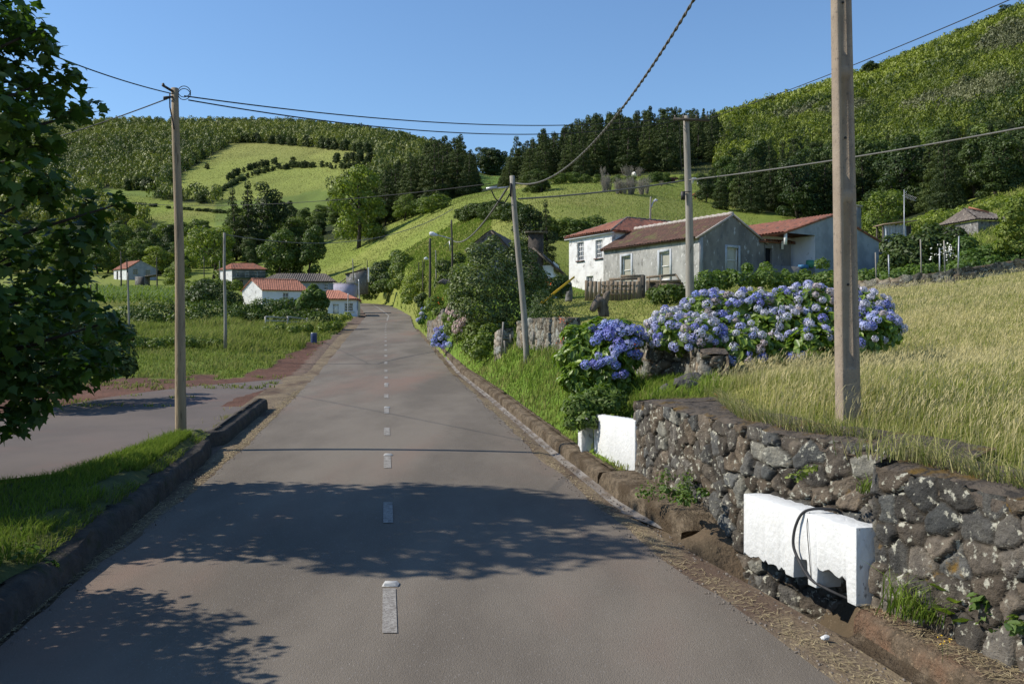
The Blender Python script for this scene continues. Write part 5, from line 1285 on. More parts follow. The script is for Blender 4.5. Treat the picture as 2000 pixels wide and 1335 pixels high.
# pale rails by the little round tree
e = fence('rail_fence', [at(520, 52) , at(561, 53.5), at(600, 55)], .62, 'pale wooden rail fence leaning beside the little round tree', rails=(.55, .95), mat=pmat('silver_wood', (.42, .40, .36), (.34, .32, .28), scale=3, rough=.9, stretch=(3, 3, .4)), wob=.06)
fence('paddock_fence', [at(u, 128 + (u - 590) * .02) for u in (592, 615, 640, 660, 690, 714)], 1.15, 'old rough wooden paddock fence below the open pasture', rails=(.3, .6, .92), post=.16, rail=.09, wob=.12, jit=.12)
# stakes beside the gate in the grey wall and along the vines
M_stake = M_woodg
for (u0, v0, u1, v1, Y, lab) in ((979, 694, 983, 628, 24.6, 'thin tall stake leaning in the gap of the grey wall'), (988, 690, 985, 664, 24.4, 'short thin stake leaning across the gate gap'), (998, 668, 997, 652, 24.2, 'small stick rising from the curved wall end'), (1042, 672, 1041, 647, 22.9, 'pale split stake set against the grey wall just right of the leaning pole')):
    b = MB(); b.bar(px(u0, v0, Y), px(u1, v1, Y), .05 if v1 != 647 else .075); tag(b.build('stake', M_stake), lab, 'stake')
for k, u in enumerate((1712, 1737, 1800, 1835, 1846, 1871)):
    Y = 32.5; g_ = at(u, Y); b = MB(); b.bar(g_ + [0, 0, -.1], g_ + [random.uniform(-.05, .05), 0, random.uniform(.85, 1.5)], .035); tag(b.build('vine_stake', M_galv if k % 2 else M_woodg), 'slim stake holding up the vines behind the dry field', 'stake', 'stakes among the vines behind the dry field')
# ------------------------------------------------------------------ foliage
def unit(n, rng):
    d = rng.normal(size=(n, 3)); return d / np.linalg.norm(d, axis=1)[:, None]
def leaf_quads(P, N, size, rng, aspect=.5, fold=.12, up=0.0, axis=None):
    """rhombic leaves: V (4n,3), F (n,4)"""
    n = len(P); N = N / (np.linalg.norm(N, axis=1)[:, None] + 1e-9)
    r = unit(n, rng) if axis is None else axis + .35 * unit(n, rng)
    T = r - (r * N).sum(1)[:, None] * N; T /= np.linalg.norm(T, axis=1)[:, None] + 1e-9
    B = np.cross(N, T); s = (size * np.ones(n))[:, None]
    V = np.stack([P - T * s * .5, P + B * s * aspect * .5 + N * s * fold, P + T * s * .5 - N * s * fold * .6, P - B * s * aspect * .5 + N * s * fold], 1)
    return V.reshape(-1, 3), np.arange(4 * n).reshape(n, 4)
def crown_pts(blobs, n, rng, lo=.72, hi=1.06, cull=.70, low_cut=-.75):
    """points near the skin of a union of ellipsoids; returns points and outward normals"""
    B = np.array(blobs, float); area = (B[:, 3] * B[:, 4] + B[:, 4] * B[:, 5] + B[:, 3] * B[:, 5]); pr = area / area.sum()
    Ps, Ns = [], []; got = 0
    for _ in range(12):
        m = int((n - got) * 1.7) + 32
        k = rng.choice(len(B), m, p=pr); d = unit(m, rng)
        ok = d[:, 2] > low_cut
        k, d = k[ok], d[ok]; r = rng.uniform(lo, hi, len(k))
        P = B[k, :3] + d * B[k, 3:6] * r[:, None]; N = d / B[k, 3:6]; N /= np.linalg.norm(N, axis=1)[:, None]
        keep = np.ones(len(P), bool)
        for j in range(len(B)):
            q = (((P - B[j, :3]) / B[j, 3:6]) ** 2).sum(1); keep &= ~((q < cull ** 2) & (k != j))
        P, N = P[keep], N[keep]; Ps.append(P); Ns.append(N); got += len(P)
        if got >= n: break
    return np.vstack(Ps)[:n], np.vstack(Ns)[:n]
def round_blobs(rng, R, Hh, n, base=.25, squash=.8, size=(.32, .5)):
    """lumpy broad crown of radius R between base*H and H"""
    out = [(0, 0, Hh * (base + 1) / 2, R * .62, R * .62, Hh * (1 - base) * .42)]
    for _ in range(n):
        a = rng.uniform(0, 6.283); z = rng.uniform(0, 1); rr = math.sqrt(max(0.02, 1 - (z * 1.15 - .35) ** 2)) * R * rng.uniform(.5, .78)
        s = R * rng.uniform(*size); out.append((rr * math.cos(a), rr * math.sin(a), Hh * base + (Hh * (1 - base) - s * squash) * z + s * .3, s, s, s * squash))
    return out
def cone_blobs(rng, R, Hh, tiers=9, per=7, base=.08, top=.16):
    out = []
    for t in range(tiers):
        f = t / (tiers - 1); z = Hh * (base + (1 - base - .04) * f); rad = R * ((1 - f ** 1.5) ** .9 * (1 - top) + top * (1 - f * .7)) * rng.uniform(.88, 1.1)
        k = max(3, int(per * (1 - f * .6))); a0 = rng.uniform(0, 6.28)
        for j in range(k):
            a = a0 + 6.283 * j / k + rng.uniform(-.3, .3); s = max(.26 * R * (1 - f) + .17 * R, .1) * rng.uniform(.75, 1.3); rr = max(rad - s * .6, 0.02 * R) * rng.uniform(.75, 1.1)
            out.append((rr * math.cos(a), rr * math.sin(a), z + rng.uniform(-.03, .03) * Hh - .03 * Hh, s, s, s * .62))
    out.append((0, 0, Hh * .95, R * .20, R * .20, Hh * .05))
    return out
def crown_mesh(name, blobs, n, size, rng, mat, aspect=.55, jitn=.55, upb=.25, trunk=None, tmat=None, ret=False, lo=.72, fold=.12, cull=.7):
    P, N = crown_pts(blobs, n, rng, lo=lo, cull=cull)
    Nj = N + jitn * unit(len(P), rng) + np.array([0, 0, upb])
    sz = size * rng.uniform(.65, 1.35, len(P))
    V, F = leaf_quads(P, Nj, sz, rng, aspect, fold)
    tint = np.clip(rng.normal(.45, .25, len(F)) + .5 * (fbm(P / (size * 4.5), 5, 2) - .5) * 2 * .5, 0, 1)
    if ret: return V, F, tint
    mats = [mat]; Fs = [F]; mi = np.zeros(len(F), int)
    if trunk is not None:
        b = MB(); trunk(b); TV = np.vstack(b.V); off = len(V); V = np.vstack([V, TV]); mats.append(tmat)
        for f in (b.F3, b.F4):
            if f: Fs.append(np.array(f) + off); mi = np.concatenate([mi, np.ones(len(f), int)]); tint = np.concatenate([tint, np.zeros(len(f))])
    return mesh_np(name, V, Fs, mats, {'tint': ('FACE', 'FLOAT', tint)}, midx=mi)
def limbs(b, rng, h, r, R, n=6, base=.3):
    """tapered trunk with limbs reaching into the crown"""
    P = np.array([[0, 0, -.3], [.03 * h * rng.normal(), .03 * h * rng.normal(), h * .4], [.05 * h * rng.normal(), .05 * h * rng.normal(), h * .8]])
    b.tube(hermite(P, 8), np.linspace(r, r * .35, 8), 7)
    for k in range(n):
        a = rng.uniform(0, 6.28); z = h * rng.uniform(base, .6); e = np.array([math.cos(a) * R * .7, math.sin(a) * R * .7, z + h * rng.uniform(.1, .3)])
        b.tube(hermite([[0, 0, z], e * [.5, .5, 1] * [1, 1, .55] + np.array([0, 0, z * .45]), e], 6), np.linspace(r * .45, r * .12, 6), 5)

LM_cry = leafmat('cryptomeria_leaf', (.026, .046, .013), (.082, .108, .025), trans=.15, objrand=.32, rough=.7)
LM_dark = leafmat('dark_broad_leaf', (.026, .048, .012), (.078, .112, .023), trans=.18, objrand=.32)
LM_mid = leafmat('mid_broad_leaf', (.052, .090, .018), (.145, .190, .036), trans=.22, objrand=.28)
LM_light = leafmat('light_broad_leaf', (.090, .135, .022), (.250, .290, .052), trans=.25, objrand=.25)
LM_scrub = leafmat('scrub_leaf', (.056, .084, .017), (.245, .265, .048), trans=.15, objrand=0)
LM_scrubr = leafmat('bright_scrub_leaf', (.034, .060, .011), (.250, .290, .034), trans=.2, objrand=0)
LM_grey = leafmat('dry_twig_leaf', (.09, .10, .045), (.19, .195, .085), trans=.1, objrand=.2)
LM_vine = leafmat('vine_leaf', (.060, .110, .022), (.150, .205, .045), trans=.3, objrand=.15)
LM_hyd = leafmat('hydrangea_leaf', (.060, .125, .016), (.200, .290, .042), trans=.28, objrand=.1, rough=.42, spec=.45)
LM_plane = leafmat('plane_leaf', (.030, .066, .014), (.090, .150, .026), trans=.34, objrand=0, rough=.5)
LM_laurel = leafmat('laurel_leaf', (.045, .078, .020), (.165, .205, .070), trans=.2, objrand=.1, rough=.5, spec=.3)
M_bark = pmat('bark', (.06, .05, .04), (.04, .034, .027), scale=4, rough=.95, stretch=(3, 3, .7), bump=.8, bscale=14, bdist=.03)
M_barkp = pmat('pale_bark', (.24, .22, .18), (.17, .155, .13), scale=4, rough=.95, stretch=(3, 3, .7))

# ---- prototypes (unit height about 1 is not used: real metres)
def proto_set(kind, n, seed):
    out = []
    for i in range(n):
        rng = np.random.default_rng(seed + i)
        if kind == 'cryptomeria':
            Hh = 14; R = rng.uniform(2.9, 3.6); bl = cone_blobs(rng, R, Hh, 10, 8, top=.25)
            me = crown_mesh('cryptomeria', bl, 7500, .40, rng, LM_cry, .42, .5, .15, lambda b: b.tube(np.array([[0, 0, -1.5], [0, 0, 6], [0, 0, 13.4]]), [.32, .2, .05], 6), M_bark)
        elif kind == 'pine':                    # tall with gaps and ragged top
            Hh = 15; bl = cone_blobs(rng, rng.uniform(2.4, 3.0), Hh, 11, 7, base=.15, top=.45); bl = [b for b in bl if rng.uniform() > .16]
            me = crown_mesh('ragged', bl, 5600, .40, rng, LM_cry, .42, .6, .2, lambda b: b.tube(np.array([[0, 0, -1.5], [0, 0, 6], [0, 0, 14.4]]), [.3, .2, .06], 6), M_bark)
        elif kind == 'darkbroad':
            Hh = 10; R = rng.uniform(2.8, 3.6); bl = round_blobs(rng, R, Hh, 22, .02, .7, (.26, .44))
            me = crown_mesh('darkbroad', bl, 6500, .36, rng, LM_dark, .55, .55, .3, lambda b: limbs(b, np.random.default_rng(3), Hh, .26, R), M_bark)
        elif kind == 'broad':
            Hh = 7; R = rng.uniform(2.4, 3.0); bl = round_blobs(rng, R, Hh, 18, .12, .75, (.26, .44))
            me = crown_mesh('broad', bl, 5000, .31, rng, LM_mid, .55, .6, .3, lambda b: limbs(b, np.random.default_rng(3), Hh, .2, R), M_bark)
        elif kind == 'light':
            Hh = 7; R = rng.uniform(2.6, 3.1); bl = round_blobs(rng, R, Hh, 20, .1, .75, (.24, .4))
            me = crown_mesh('light', bl, 5000, .30, rng, LM_light, .5, .6, .3, lambda b: limbs(b, np.random.default_rng(3), Hh, .2, R), M_bark)
        elif kind == 'shrub':
            Hh = 2.4; R = rng.uniform(1.3, 1.7); bl = round_blobs(rng, R, Hh, 14, .02, .8, (.28, .46))
            me = crown_mesh('shrub', bl, 1700, .24, rng, LM_mid, .55, .6, .35)
        elif kind == 'darkshrub':
            Hh = 2.4; R = rng.uniform(1.3, 1.7); bl = round_blobs(rng, R, Hh, 14, .02, .8, (.28, .46))
            me = crown_mesh('darkshrub', bl, 1700, .24, rng, LM_dark, .55, .6, .35)
        elif kind == 'lightshrub':
            Hh = 2.4; R = rng.uniform(1.3, 1.7); bl = round_blobs(rng, R, Hh, 14, .02, .8, (.28, .46))
            me = crown_mesh('lightshrub', bl, 1700, .24, rng, LM_light, .5, .6, .35)
        elif kind == 'bare':
            b = MB(); rr = rng
            for k in range(26):
                a = rr.uniform(0, 6.28); s0 = np.array([rr.normal() * .25, rr.normal() * .25, -.2]); e_ = np.array([math.cos(a) * rr.uniform(.5, 1.9), math.sin(a) * rr.uniform(.5, 1.9), rr.uniform(2.6, 4.6)])
                Q = hermite([s0, (s0 + e_) / 2 + rr.normal(size=3) * .25, e_], 7); b.tube(Q, np.linspace(.08, .02, 7), 4)
                for j in (3, 4, 5): b.tube(hermite([Q[j], Q[j] + rr.normal(size=3) * .3 + [0, 0, .3], Q[j] + rr.normal(size=3) * .55 + [0, 0, .7]], 4), np.linspace(.035, .012, 4), 4)
            me = b.mesh('bare', M_barkp)
        out.append((me, 14 if kind == 'cryptomeria' else 15 if kind == 'pine' else 10 if kind == 'darkbroad' else 7 if kind in ('broad', 'light') else 4.5 if kind == 'bare' else 2.4))
    return out
PR = {k: proto_set(k, n, 100 + 20 * i) for i, (k, n) in enumerate([('cryptomeria', 5), ('pine', 4), ('darkbroad', 5), ('broad', 5), ('light', 4), ('shrub', 4), ('darkshrub', 4), ('lightshrub', 4), ('bare', 3)])}
_src = {}
def plant(kind, p, hgt, label, group=None, name='tree', cat='tree', wide=1.0, i=None):
    """one tree or bush: a copy that shares its prototype's mesh"""
    lst = PR[kind]; me, h0 = lst[random.randrange(len(lst)) if i is None else i]
    key = (kind, me.name)
    if key not in _src:
        o = obj(name, me); _src[key] = o
    else:
        o = _src[key].copy(); COL.objects.link(o); o.name = name
    for k in list(o.keys()): del o[k]
    s = hgt / h0; o.location = p; o.rotation_euler = (random.uniform(-.05, .05), random.uniform(-.05, .05), random.uniform(0, 6.283)); o.scale = (s * wide, s * wide, s)
    tag(o, label, cat, group); return o
# ------------------------------------------------------------------ scrub that clothes the far hills (one mass each)
def scrub_mass(name, pts, hs, mats_proto, seed, bias=None):
    rng = np.random.default_rng(seed); protos = []
    for k in range(10):
        R = 1.0; bl = round_blobs(rng, R, 1.35, 7, .0, .8, (.4, .6))
        protos.append(crown_mesh('x', bl, *((300, .18) if k < 5 else (100, .32)), rng, None, .6, .36, .1, ret=True, lo=.9))
    Vs, Fs, Ts = [], [], []; off = 0
    for i, (p, h) in enumerate(zip(pts, hs)):
        V, F, t = protos[i % 5 + (5 if p[1] > 290 else 0)]; a = rng.uniform(0, 6.283); c, s = math.cos(a), math.sin(a); w = h * rng.uniform(.46, .70)
        Q = np.stack([(V[:, 0] * c - V[:, 1] * s) * w, (V[:, 0] * s + V[:, 1] * c) * w, V[:, 2] * h], -1) + p
        Vs.append(Q); Fs.append(F + off); off += len(V)
        big = vnoise(np.array([[p[0] * .02, p[1] * .02, 0.]]), 7)[0] + .6 * vnoise(np.array([[p[0] * .07, p[1] * .07, 0.]]), 8)[0]
        Ts.append(np.clip(t * .45 + (rng.uniform(-.3, .4) + (big - .8) * .6 + .15) + (0 if bias is None else bias[i]), 0, 1))
    o = obj(name, mesh_np(name, np.vstack(Vs), np.vstack(Fs), [mats_proto], {'tint': ('FACE', 'FLOAT', np.concatenate(Ts))})); tag(o, kind='stuff'); return o
def scatter(n, umin, umax, ymin, ymax, seed, ok):
    rng = np.random.default_rng(seed); Y = np.sqrt(rng.uniform(ymin ** 2, ymax ** 2, n)); x = (rng.uniform(umin, umax, n) - 1000) / FPX * Y
    z = H(x, Y); u = 1000 + FPX * x / Y; v = 667 - FPX * (z - CAMZ) / Y; k = ok(u, v, Y); return np.stack([x, Y, z], -1)[k], u[k], v[k]
def grow(poly, m):
    c = np.mean(poly, 0); return [tuple(c + (np.array(p) - c) * m) for p in poly]
def okL(u, v, Y):
    mead = inpoly(u, v, grow(MEADOW_UP, 1.0)) | inpoly(u, v, grow(MEADOW_LOW, 1.0)) | inpoly(u, v, FARFIELD)
    return ~mead & ~((u > 425) & (u < 725) & (v > 372)) & ~((u > 200) & (u < 440) & (v > 372) & (v < 384)) & (v < 442) & ((Y > 330) | (u < 420)) & (v > 225)
p, u, v = scatter(10500, -260, 935, 300, 735, 31, okL)
scrub_mass('scrub_woodland', p, np.random.default_rng(1).uniform(2.6, 5.0, len(p)), LM_scrub, 61)
# taller dark trees framing the two meadows
def okR(u, v, Y): return inpoly(u, v, WOODS_R) & (v < 330 + (u - 1400) * .05) & (u > 1395)
p, u, v = scatter(13500, 1395, 2420, 170, 540, 32, okR)
hh = np.random.default_rng(2).uniform(2.0, 4.2, len(p)) * (1 + .25 * (np.random.default_rng(3).uniform(size=len(p)) > .93))
dryp = np.zeros(len(p), bool); _n = fbm(np.stack([p[:, 0] * .08, p[:, 1] * .08, 0 * p[:, 0]], -1), 19)
for cu, cv, ru, rv in ((1905, 205, 95, 26), (1975, 95, 60, 30), (1660, 232, 50, 16), (1820, 225, 60, 14), (1560, 240, 40, 10)): dryp |= (((u - cu) / ru) ** 2 + ((v - cv + (u - cu) * .25) / rv) ** 2 + (_n - .5) * 1.6) < 1
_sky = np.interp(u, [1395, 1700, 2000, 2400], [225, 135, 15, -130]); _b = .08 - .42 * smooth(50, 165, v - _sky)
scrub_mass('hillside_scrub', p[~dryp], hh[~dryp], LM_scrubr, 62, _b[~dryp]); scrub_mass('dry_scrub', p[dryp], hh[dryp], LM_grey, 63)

# ------------------------------------------------------------------ the conifer wood across the valley head
def sky_h(tab, u): return np.interp(u, [t[0] for t in tab], [t[1] for t in tab])
rng = np.random.default_rng(77)
SK = [(985, 318), (1000, 300), (1030, 280), (1060, 262), (1100, 250), (1150, 228), (1200, 218), (1260, 222), (1300, 220), (1390, 222), (1430, 245), (1470, 262)]
G1 = 'dark conifers of the wood below the ridge'
cnt = 0; pos = []
for k in range(3000):
    u = rng.uniform(988, 1450); Y = rng.uniform(212, 350)
    if u > 1330 and Y < 222: continue
    p = at(u, Y)
    if any((p[0] - q[0]) ** 2 + (p[1] - q[1]) ** 2 < 3.7 ** 2 for q in pos): continue
    vb = 667 - (p[2] - CAMZ) * FPX / Y
    top = sky_h(SK, u) + rng.uniform(-12, 14) + (Y < 240) * rng.uniform(0, 40)
    h = (vb - top) * Y / FPX
    if h < 6: continue
    h = min(h, rng.uniform(14.5, 20)); pos.append(p)
    kind = 'cryptomeria' if rng.uniform() < .84 else 'pine'
    plant(kind, p, h, 'dark green conifer packed among others in the wood below the ridge', G1, 'cryptomeria_tree', wide=rng.uniform(.9, 1.25)); cnt += 1
    if cnt >= 240: break
print('wood', cnt)
for u, v, h, i in ((1273, 206, 15.5, 0), (1320, 207, 15, 1), (1397, 211, 12, 2)):
    Y = 300; p = at(u, Y); z = CAMZ + (667 - v) * Y / FPX; plant('cryptomeria', p, z - p[2], ['pointed conifer rising highest above the left part of the wood', 'pointed conifer rising above the wood left of the cross arm pole', 'lone pointed conifer where the wood meets the bright hillside'][i], None, 'cryptomeria_tree', wide=.75)
for u, Y, h, w, lab in ((1455, 330, 6, .8, 'tiny pointed conifer alone on the hill skyline'), (1010, 236, 13, 1, 'conifer standing at the left tip of the wood'), (1512, 335, 7, 1.3, 'dark clump of crown on the hill skyline left of the concrete pole'), (1700, 385, 10, 1.4, 'dark tree on the skyline right of the concrete pole'), (1962, 400, 8, 1.5, 'dark tree near the top right corner skyline'), (1930, 400, 6, 1.5, 'smaller dark tree on the skyline below the corner one')):
    plant('darkbroad' if 'clump' in lab or 'dark tree' in lab or 'smaller' in lab else 'cryptomeria', at(u, Y), h, lab, None, 'skyline_tree', wide=w)

# dark clump left of the pasture
SK2 = [(690, 352), (720, 338), (760, 320), (800, 300), (830, 282), (850, 268), (870, 262), (885, 272), (900, 262), (920, 290), (932, 315)]
pos = []; cnt = 0
for k in range(1500):
    u = rng.uniform(700, 928); Y = rng.uniform(196, 250); p = at(u, Y)
    if any((p[0] - q[0]) ** 2 + (p[1] - q[1]) ** 2 < 3.1 ** 2 for q in pos): continue
    vb = 667 - (p[2] - CAMZ) * FPX / Y; top = sky_h(SK2, u) + rng.uniform(-4, 35); h = (vb - top) * Y / FPX
    if h < 5: continue
    h = min(h, rng.uniform(15, 21)); pos.append(p); plant('cryptomeria' if rng.uniform() < .55 else 'pine', p, h, 'dark conifer crowded in the clump left of the open pasture', 'dark conifers of the clump beside the pasture', 'cryptomeria_tree', wide=rng.uniform(.95, 1.2)); cnt += 1
    if cnt >= 80: break

# broad dark trees at the foot of the right hill
pos = []; cnt = 0
SK3 = [(1380, 330), (1420, 300), (1480, 265), (1560, 268), (1640, 270), (1720, 262), (1800, 255), (1850, 235), (1950, 228), (2050, 225)]
for k in range(3000):
    u = rng.uniform(1375, 2120); Y = rng.uniform(98, 205)
    p = at(u, Y); vb = 667 - (p[2] - CAMZ) * FPX / Y
    if vb > np.interp(u, [1375, 1450, 1640, 1800, 2000, 2150], [405, 420, 432, 428, 392, 370]) : continue
    if any((p[0] - q[0]) ** 2 + (p[1] - q[1]) ** 2 < 4.0 ** 2 for q in pos): continue
    top = sky_h(SK3, u) + rng.uniform(0, 40); h = (vb - top) * Y / FPX
    if h < 4: continue
    h = min(h, rng.uniform(9, 13.5)); pos.append(p)
    kk = rng.uniform(); plant('darkbroad' if kk < .42 else 'cryptomeria' if kk < .93 else 'broad', p, h, 'dark full-crowned tree crowded at the foot of the right hill', 'dark trees at the foot of the right hill', 'broadleaf_tree', wide=rng.uniform(.9, 1.2)); cnt += 1
    if cnt >= 150: break
print('foot', cnt)

# left valley: broad trees and thickets
def lone(kind, u, vb, vt, lab, wide=1.0, Y=None, name='broadleaf_tree', grp=None, cat='tree', i=None):
    p = hit(u, vb) if Y is None else at(u, Y)
    Y = p[1]; h = CAMZ + (667 - vt) * Y / FPX - p[2]; return plant(kind, p, max(h, .4), lab, grp, name, cat, wide, i)
lone('pine', 462, 470, 366, 'dark layered conifer on the left of the pair below the meadow', 1.0, 205, 'cryptomeria_tree')
lone('pine', 486, 470, 352, 'dark layered conifer on the right of the pair below the meadow', 1.05, 203, 'cryptomeria_tree')
lone('darkbroad', 525, 455, 360, 'rounded dark tree just right of the conifer pair', 1.0, 215)
lone('light', 700, 450, 328, 'large olive green tree left of the dark conifer clump', 1.0, 178)
lone('light', 790, 440, 376, 'pale rounded tree in front of the conifer clump', 1.1, 190)
lone('light', 830, 425, 385, 'small pale tree at the right foot of the conifer clump', 1.0, 188)
lone('darkbroad', 568, 512, 462, 'dense dark bush tree above the red roofed balcony house', .95, 152)
lone('light', 415, 530, 440, 'pale green tree left of the thin meadow pole', 1.15, 150)
lone('broad', 540, 505, 450, 'dark leaning tree left of the dense bush above the balcony house', 1.0, 150)
lone('light', 350, 565, 505, 'bright bushy tree right of the blue gabled house', 1.3, 135)
lone('light', 310, 540, 480, 'feathery pale tree behind the blue gabled house', 1.5, 172)
lone('broad', 606, 512, 440, 'mid green tree at the lower left edge of the pasture', .8, 150)
pos = []; cnt = 0
for k in range(2500):
    u = rng.uniform(-150, 790); Y = rng.uniform(125, 300); p = at(u, Y); vb = 667 - (p[2] - CAMZ) * FPX / Y
    lim = np.interp(u, [-150, 200, 330, 420, 560, 600, 700, 790], [538, 538, 536, 525, 512, 475, 425, 412])
    if (u < 330 and Y < 170) or (395 < u < 660 and Y < 148): continue
    if vb > lim or vb < np.interp(u, [-150, 200, 440, 470, 640, 790], [470, 474, 474, 444, 428, 402]): continue
    if any((p[0] - q[0]) ** 2 + (p[1] - q[1]) ** 2 < 3.7 ** 2 for q in pos): continue
    pos.append(p); kk = rng.uniform(); kind = 'broad' if kk < .4 else 'light' if kk < .7 else 'darkbroad'
    plant(kind, p, rng.uniform(3.2, 6.5) * (1.15 if Y > 220 else 1), 'leafy tree in the mixed thicket of the left valley side', 'trees of the mixed thicket on the left valley side', 'thicket_tree', wide=rng.uniform(.95, 1.35)); cnt += 1
    if cnt >= 225: break
print('left', cnt)
# hedges and lone trees on the upper meadow, tree line at its left edge
def line_plants(pts, n, kind, hr, lab, grp, name, cat, jit=4, wide=(.9, 1.2), Yoff=0):
    P = np.array(pts, float); s = np.concatenate([[0], np.cumsum(np.linalg.norm(np.diff(P, axis=0), axis=1))])
    for k in range(n):
        q = rng.uniform(0, s[-1]); u = np.interp(q, s, P[:, 0]) + rng.uniform(-jit, jit); v = np.interp(q, s, P[:, 1]) + rng.uniform(-jit * .3, jit * .3)
        p = hit(u, v, 60); plant(kind, p, rng.uniform(*hr), lab, grp, name, cat, rng.uniform(*wide))
line_plants([(402, 388), (425, 379), (445, 366), (478, 349)], 46, 'darkshrub', (1.4, 2.2), 'low hedge bush on the curving line between the upper fields', 'hedge bushes between the upper fields', 'hedge_bush', 'bush', 2, (1, 1.4))
line_plants([(440, 356), (470, 338), (500, 328), (545, 318)], 34, 'darkbroad', (2.2, 3.8), 'small tree on the curving hedge line between the upper fields', 'small trees on the hedge line of the upper fields', 'hedge_tree', 'tree', 3, (.9, 1.2))
line_plants([(475, 350), (520, 335), (570, 327), (620, 326), (660, 330), (720, 326)], 80, 'darkbroad', (1.6, 3.2), 'low dark tree on the lower hedge line of the upper fields', 'low trees on the lower hedge line of the upper fields', 'hedge_tree', 'tree', 5, (1.1, 1.6))
line_plants([(648, 318), (690, 312), (725, 318)], 18, 'darkbroad', (3, 5), 'dark tree in the copse at the right end of the upper field', 'copse at the right end of the upper field', 'copse_tree', 'tree', 8, (1, 1.3))
line_plants([(444, 280), (402, 304), (355, 332), (318, 356), (290, 370), (240, 372)], 46, 'darkbroad', (4, 6.5), 'dark edge tree along the left side of the upper meadow', 'edge trees along the left side of the upper meadow', 'edge_tree', 'tree', 7, (.9, 1.2))
line_plants([(322, 388), (360, 391), (400, 396)], 10, 'darkbroad', (2, 4), 'dark round tree where the two meadows meet', 'round trees where the two meadows meet', 'hedge_tree', 'tree', 8, (1, 1.4))
line_plants([(455, 276), (530, 280), (620, 288), (720, 300)], 40, 'darkbroad', (4, 7), 'dark tree along the top edge of the upper meadow', 'edge trees along the top of the upper meadow', 'edge_tree', 'tree', 5, (.9, 1.2), 4)
line_plants([(262, 398), (330, 407), (440, 416)], 34, 'darkshrub', (.9, 1.3), 'low bush in the thin hedge crossing the lower meadow', 'low bushes of the hedge crossing the lower meadow', 'hedge_bush', 'bush', 1, (1.2, 1.8))
for u, vb, vt, lab in ((404, 330, 318, 'small dark bush clump alone in the upper meadow'), (572, 322, 306, 'round dark tree alone beside the hedge line')):
    lone('darkbroad', u, vb, vt, lab, 1.5, None, 'meadow_tree')
for i, (u, vb, vt) in enumerate(((944, 300, 286), (953, 302, 288), (966, 304, 291), (974, 306, 293))):
    lone('darkbroad', u, vb, vt, ['tiny flat topped tree, leftmost on the far saddle', 'tiny flat topped tree, second from the left on the far saddle', 'tiny tree right of the gap on the far saddle', 'tiny tree at the right end of the row on the far saddle'][i], 1.2, 600, 'skyline_tree')
line_plants([(770, 266), (796, 270)], 6, 'darkbroad', (4, 6), 'small tree on the ridge end above the conifer clump', 'small trees on the left ridge end', 'skyline_tree', 'tree', 4, (1, 1.3))

# the pasture: bare trees, bushes, wall hedge, fence
lone('bare', 1178, 362, 325, 'bare pale twisted tree left on the pasture top', 1.0, 200, 'bare_tree')
lone('bare', 1228, 372, 322, 'wide bare pale tree in front of the conifer wood', 1.7, 190, 'bare_tree')
lone('bare', 1248, 372, 326, 'second bare pale tree beside the widest one', 1.3, 192, 'bare_tree')
lone('bare', 1292, 392, 352, 'bare dark branched tree nearest the cross arm pole', 1.2, 150, 'bare_tree')
line_plants([(1180, 372), (1215, 378), (1260, 380)], 16, 'bare', (1.5, 2.6), 'short bare shrub in the row across the upper pasture', 'bare shrubs in the row across the upper pasture', 'bare_shrub', 'bush', 6, (.6, 1.0))
line_plants([(1060, 362), (1120, 356), (1170, 358), (1300, 355), (1380, 350)], 24, 'shrub', (.8, 1.7), 'green bush along the edge between pasture and wood', 'bushes along the edge between pasture and wood', 'edge_bush', 'bush', 6, (1, 1.5))
line_plants([(1040, 377), (1060, 372)], 6, 'darkbroad', (2.5, 4), 'dark bush in shade at the left top of the pasture', 'dark bushes at the left top of the pasture', 'edge_bush', 'bush', 6, (1.2, 1.6))
line_plants([(905, 432), (940, 425), (975, 424), (1010, 430)], 18, 'darkshrub', (1.2, 2.0), 'low dark bush of the short hedge in the middle of the pasture', 'bushes of the short hedge in the pasture', 'hedge_bush', 'bush', 3, (1.1, 1.6))
line_plants([(690, 432), (740, 427), (800, 420), (850, 414)], 40, 'shrub', (1.6, 3.2), 'bush on the shaded bank along the lower edge of the conifer clump', 'bushes on the bank below the conifer clump', 'bank_bush', 'bush', 5, (1.1, 1.6))
lone('darkbroad', 1040, 480, 398, 'dark bushy tree behind the leaning pole', 1.0, 60)
lone('pine', 1070, 480, 390, 'slim ragged conifer right of the dark bushy tree', .8, 59, 'cryptomeria_tree')
lone('darkbroad', 1342, 405, 385, 'low dark bush beside the brown cow', 1.6, 150, 'bush', cat='bush')
lone('light', 1718, 448, 372, 'pale bushy tree behind the tall grey chimney', 1.05, 74)
lone('broad', 1395, 350, 330, 'green bush at the right end of the pasture top', 1.5, 190, 'bush', cat='bush')
line_plants([(1130, 470), (1060, 462), (1180, 462)], 8, 'shrub', (1, 1.8), 'low bush in the rough ground behind the white farmhouse', 'low bushes behind the white farmhouse', 'bush', 'bush', 5, (1.2, 1.6))
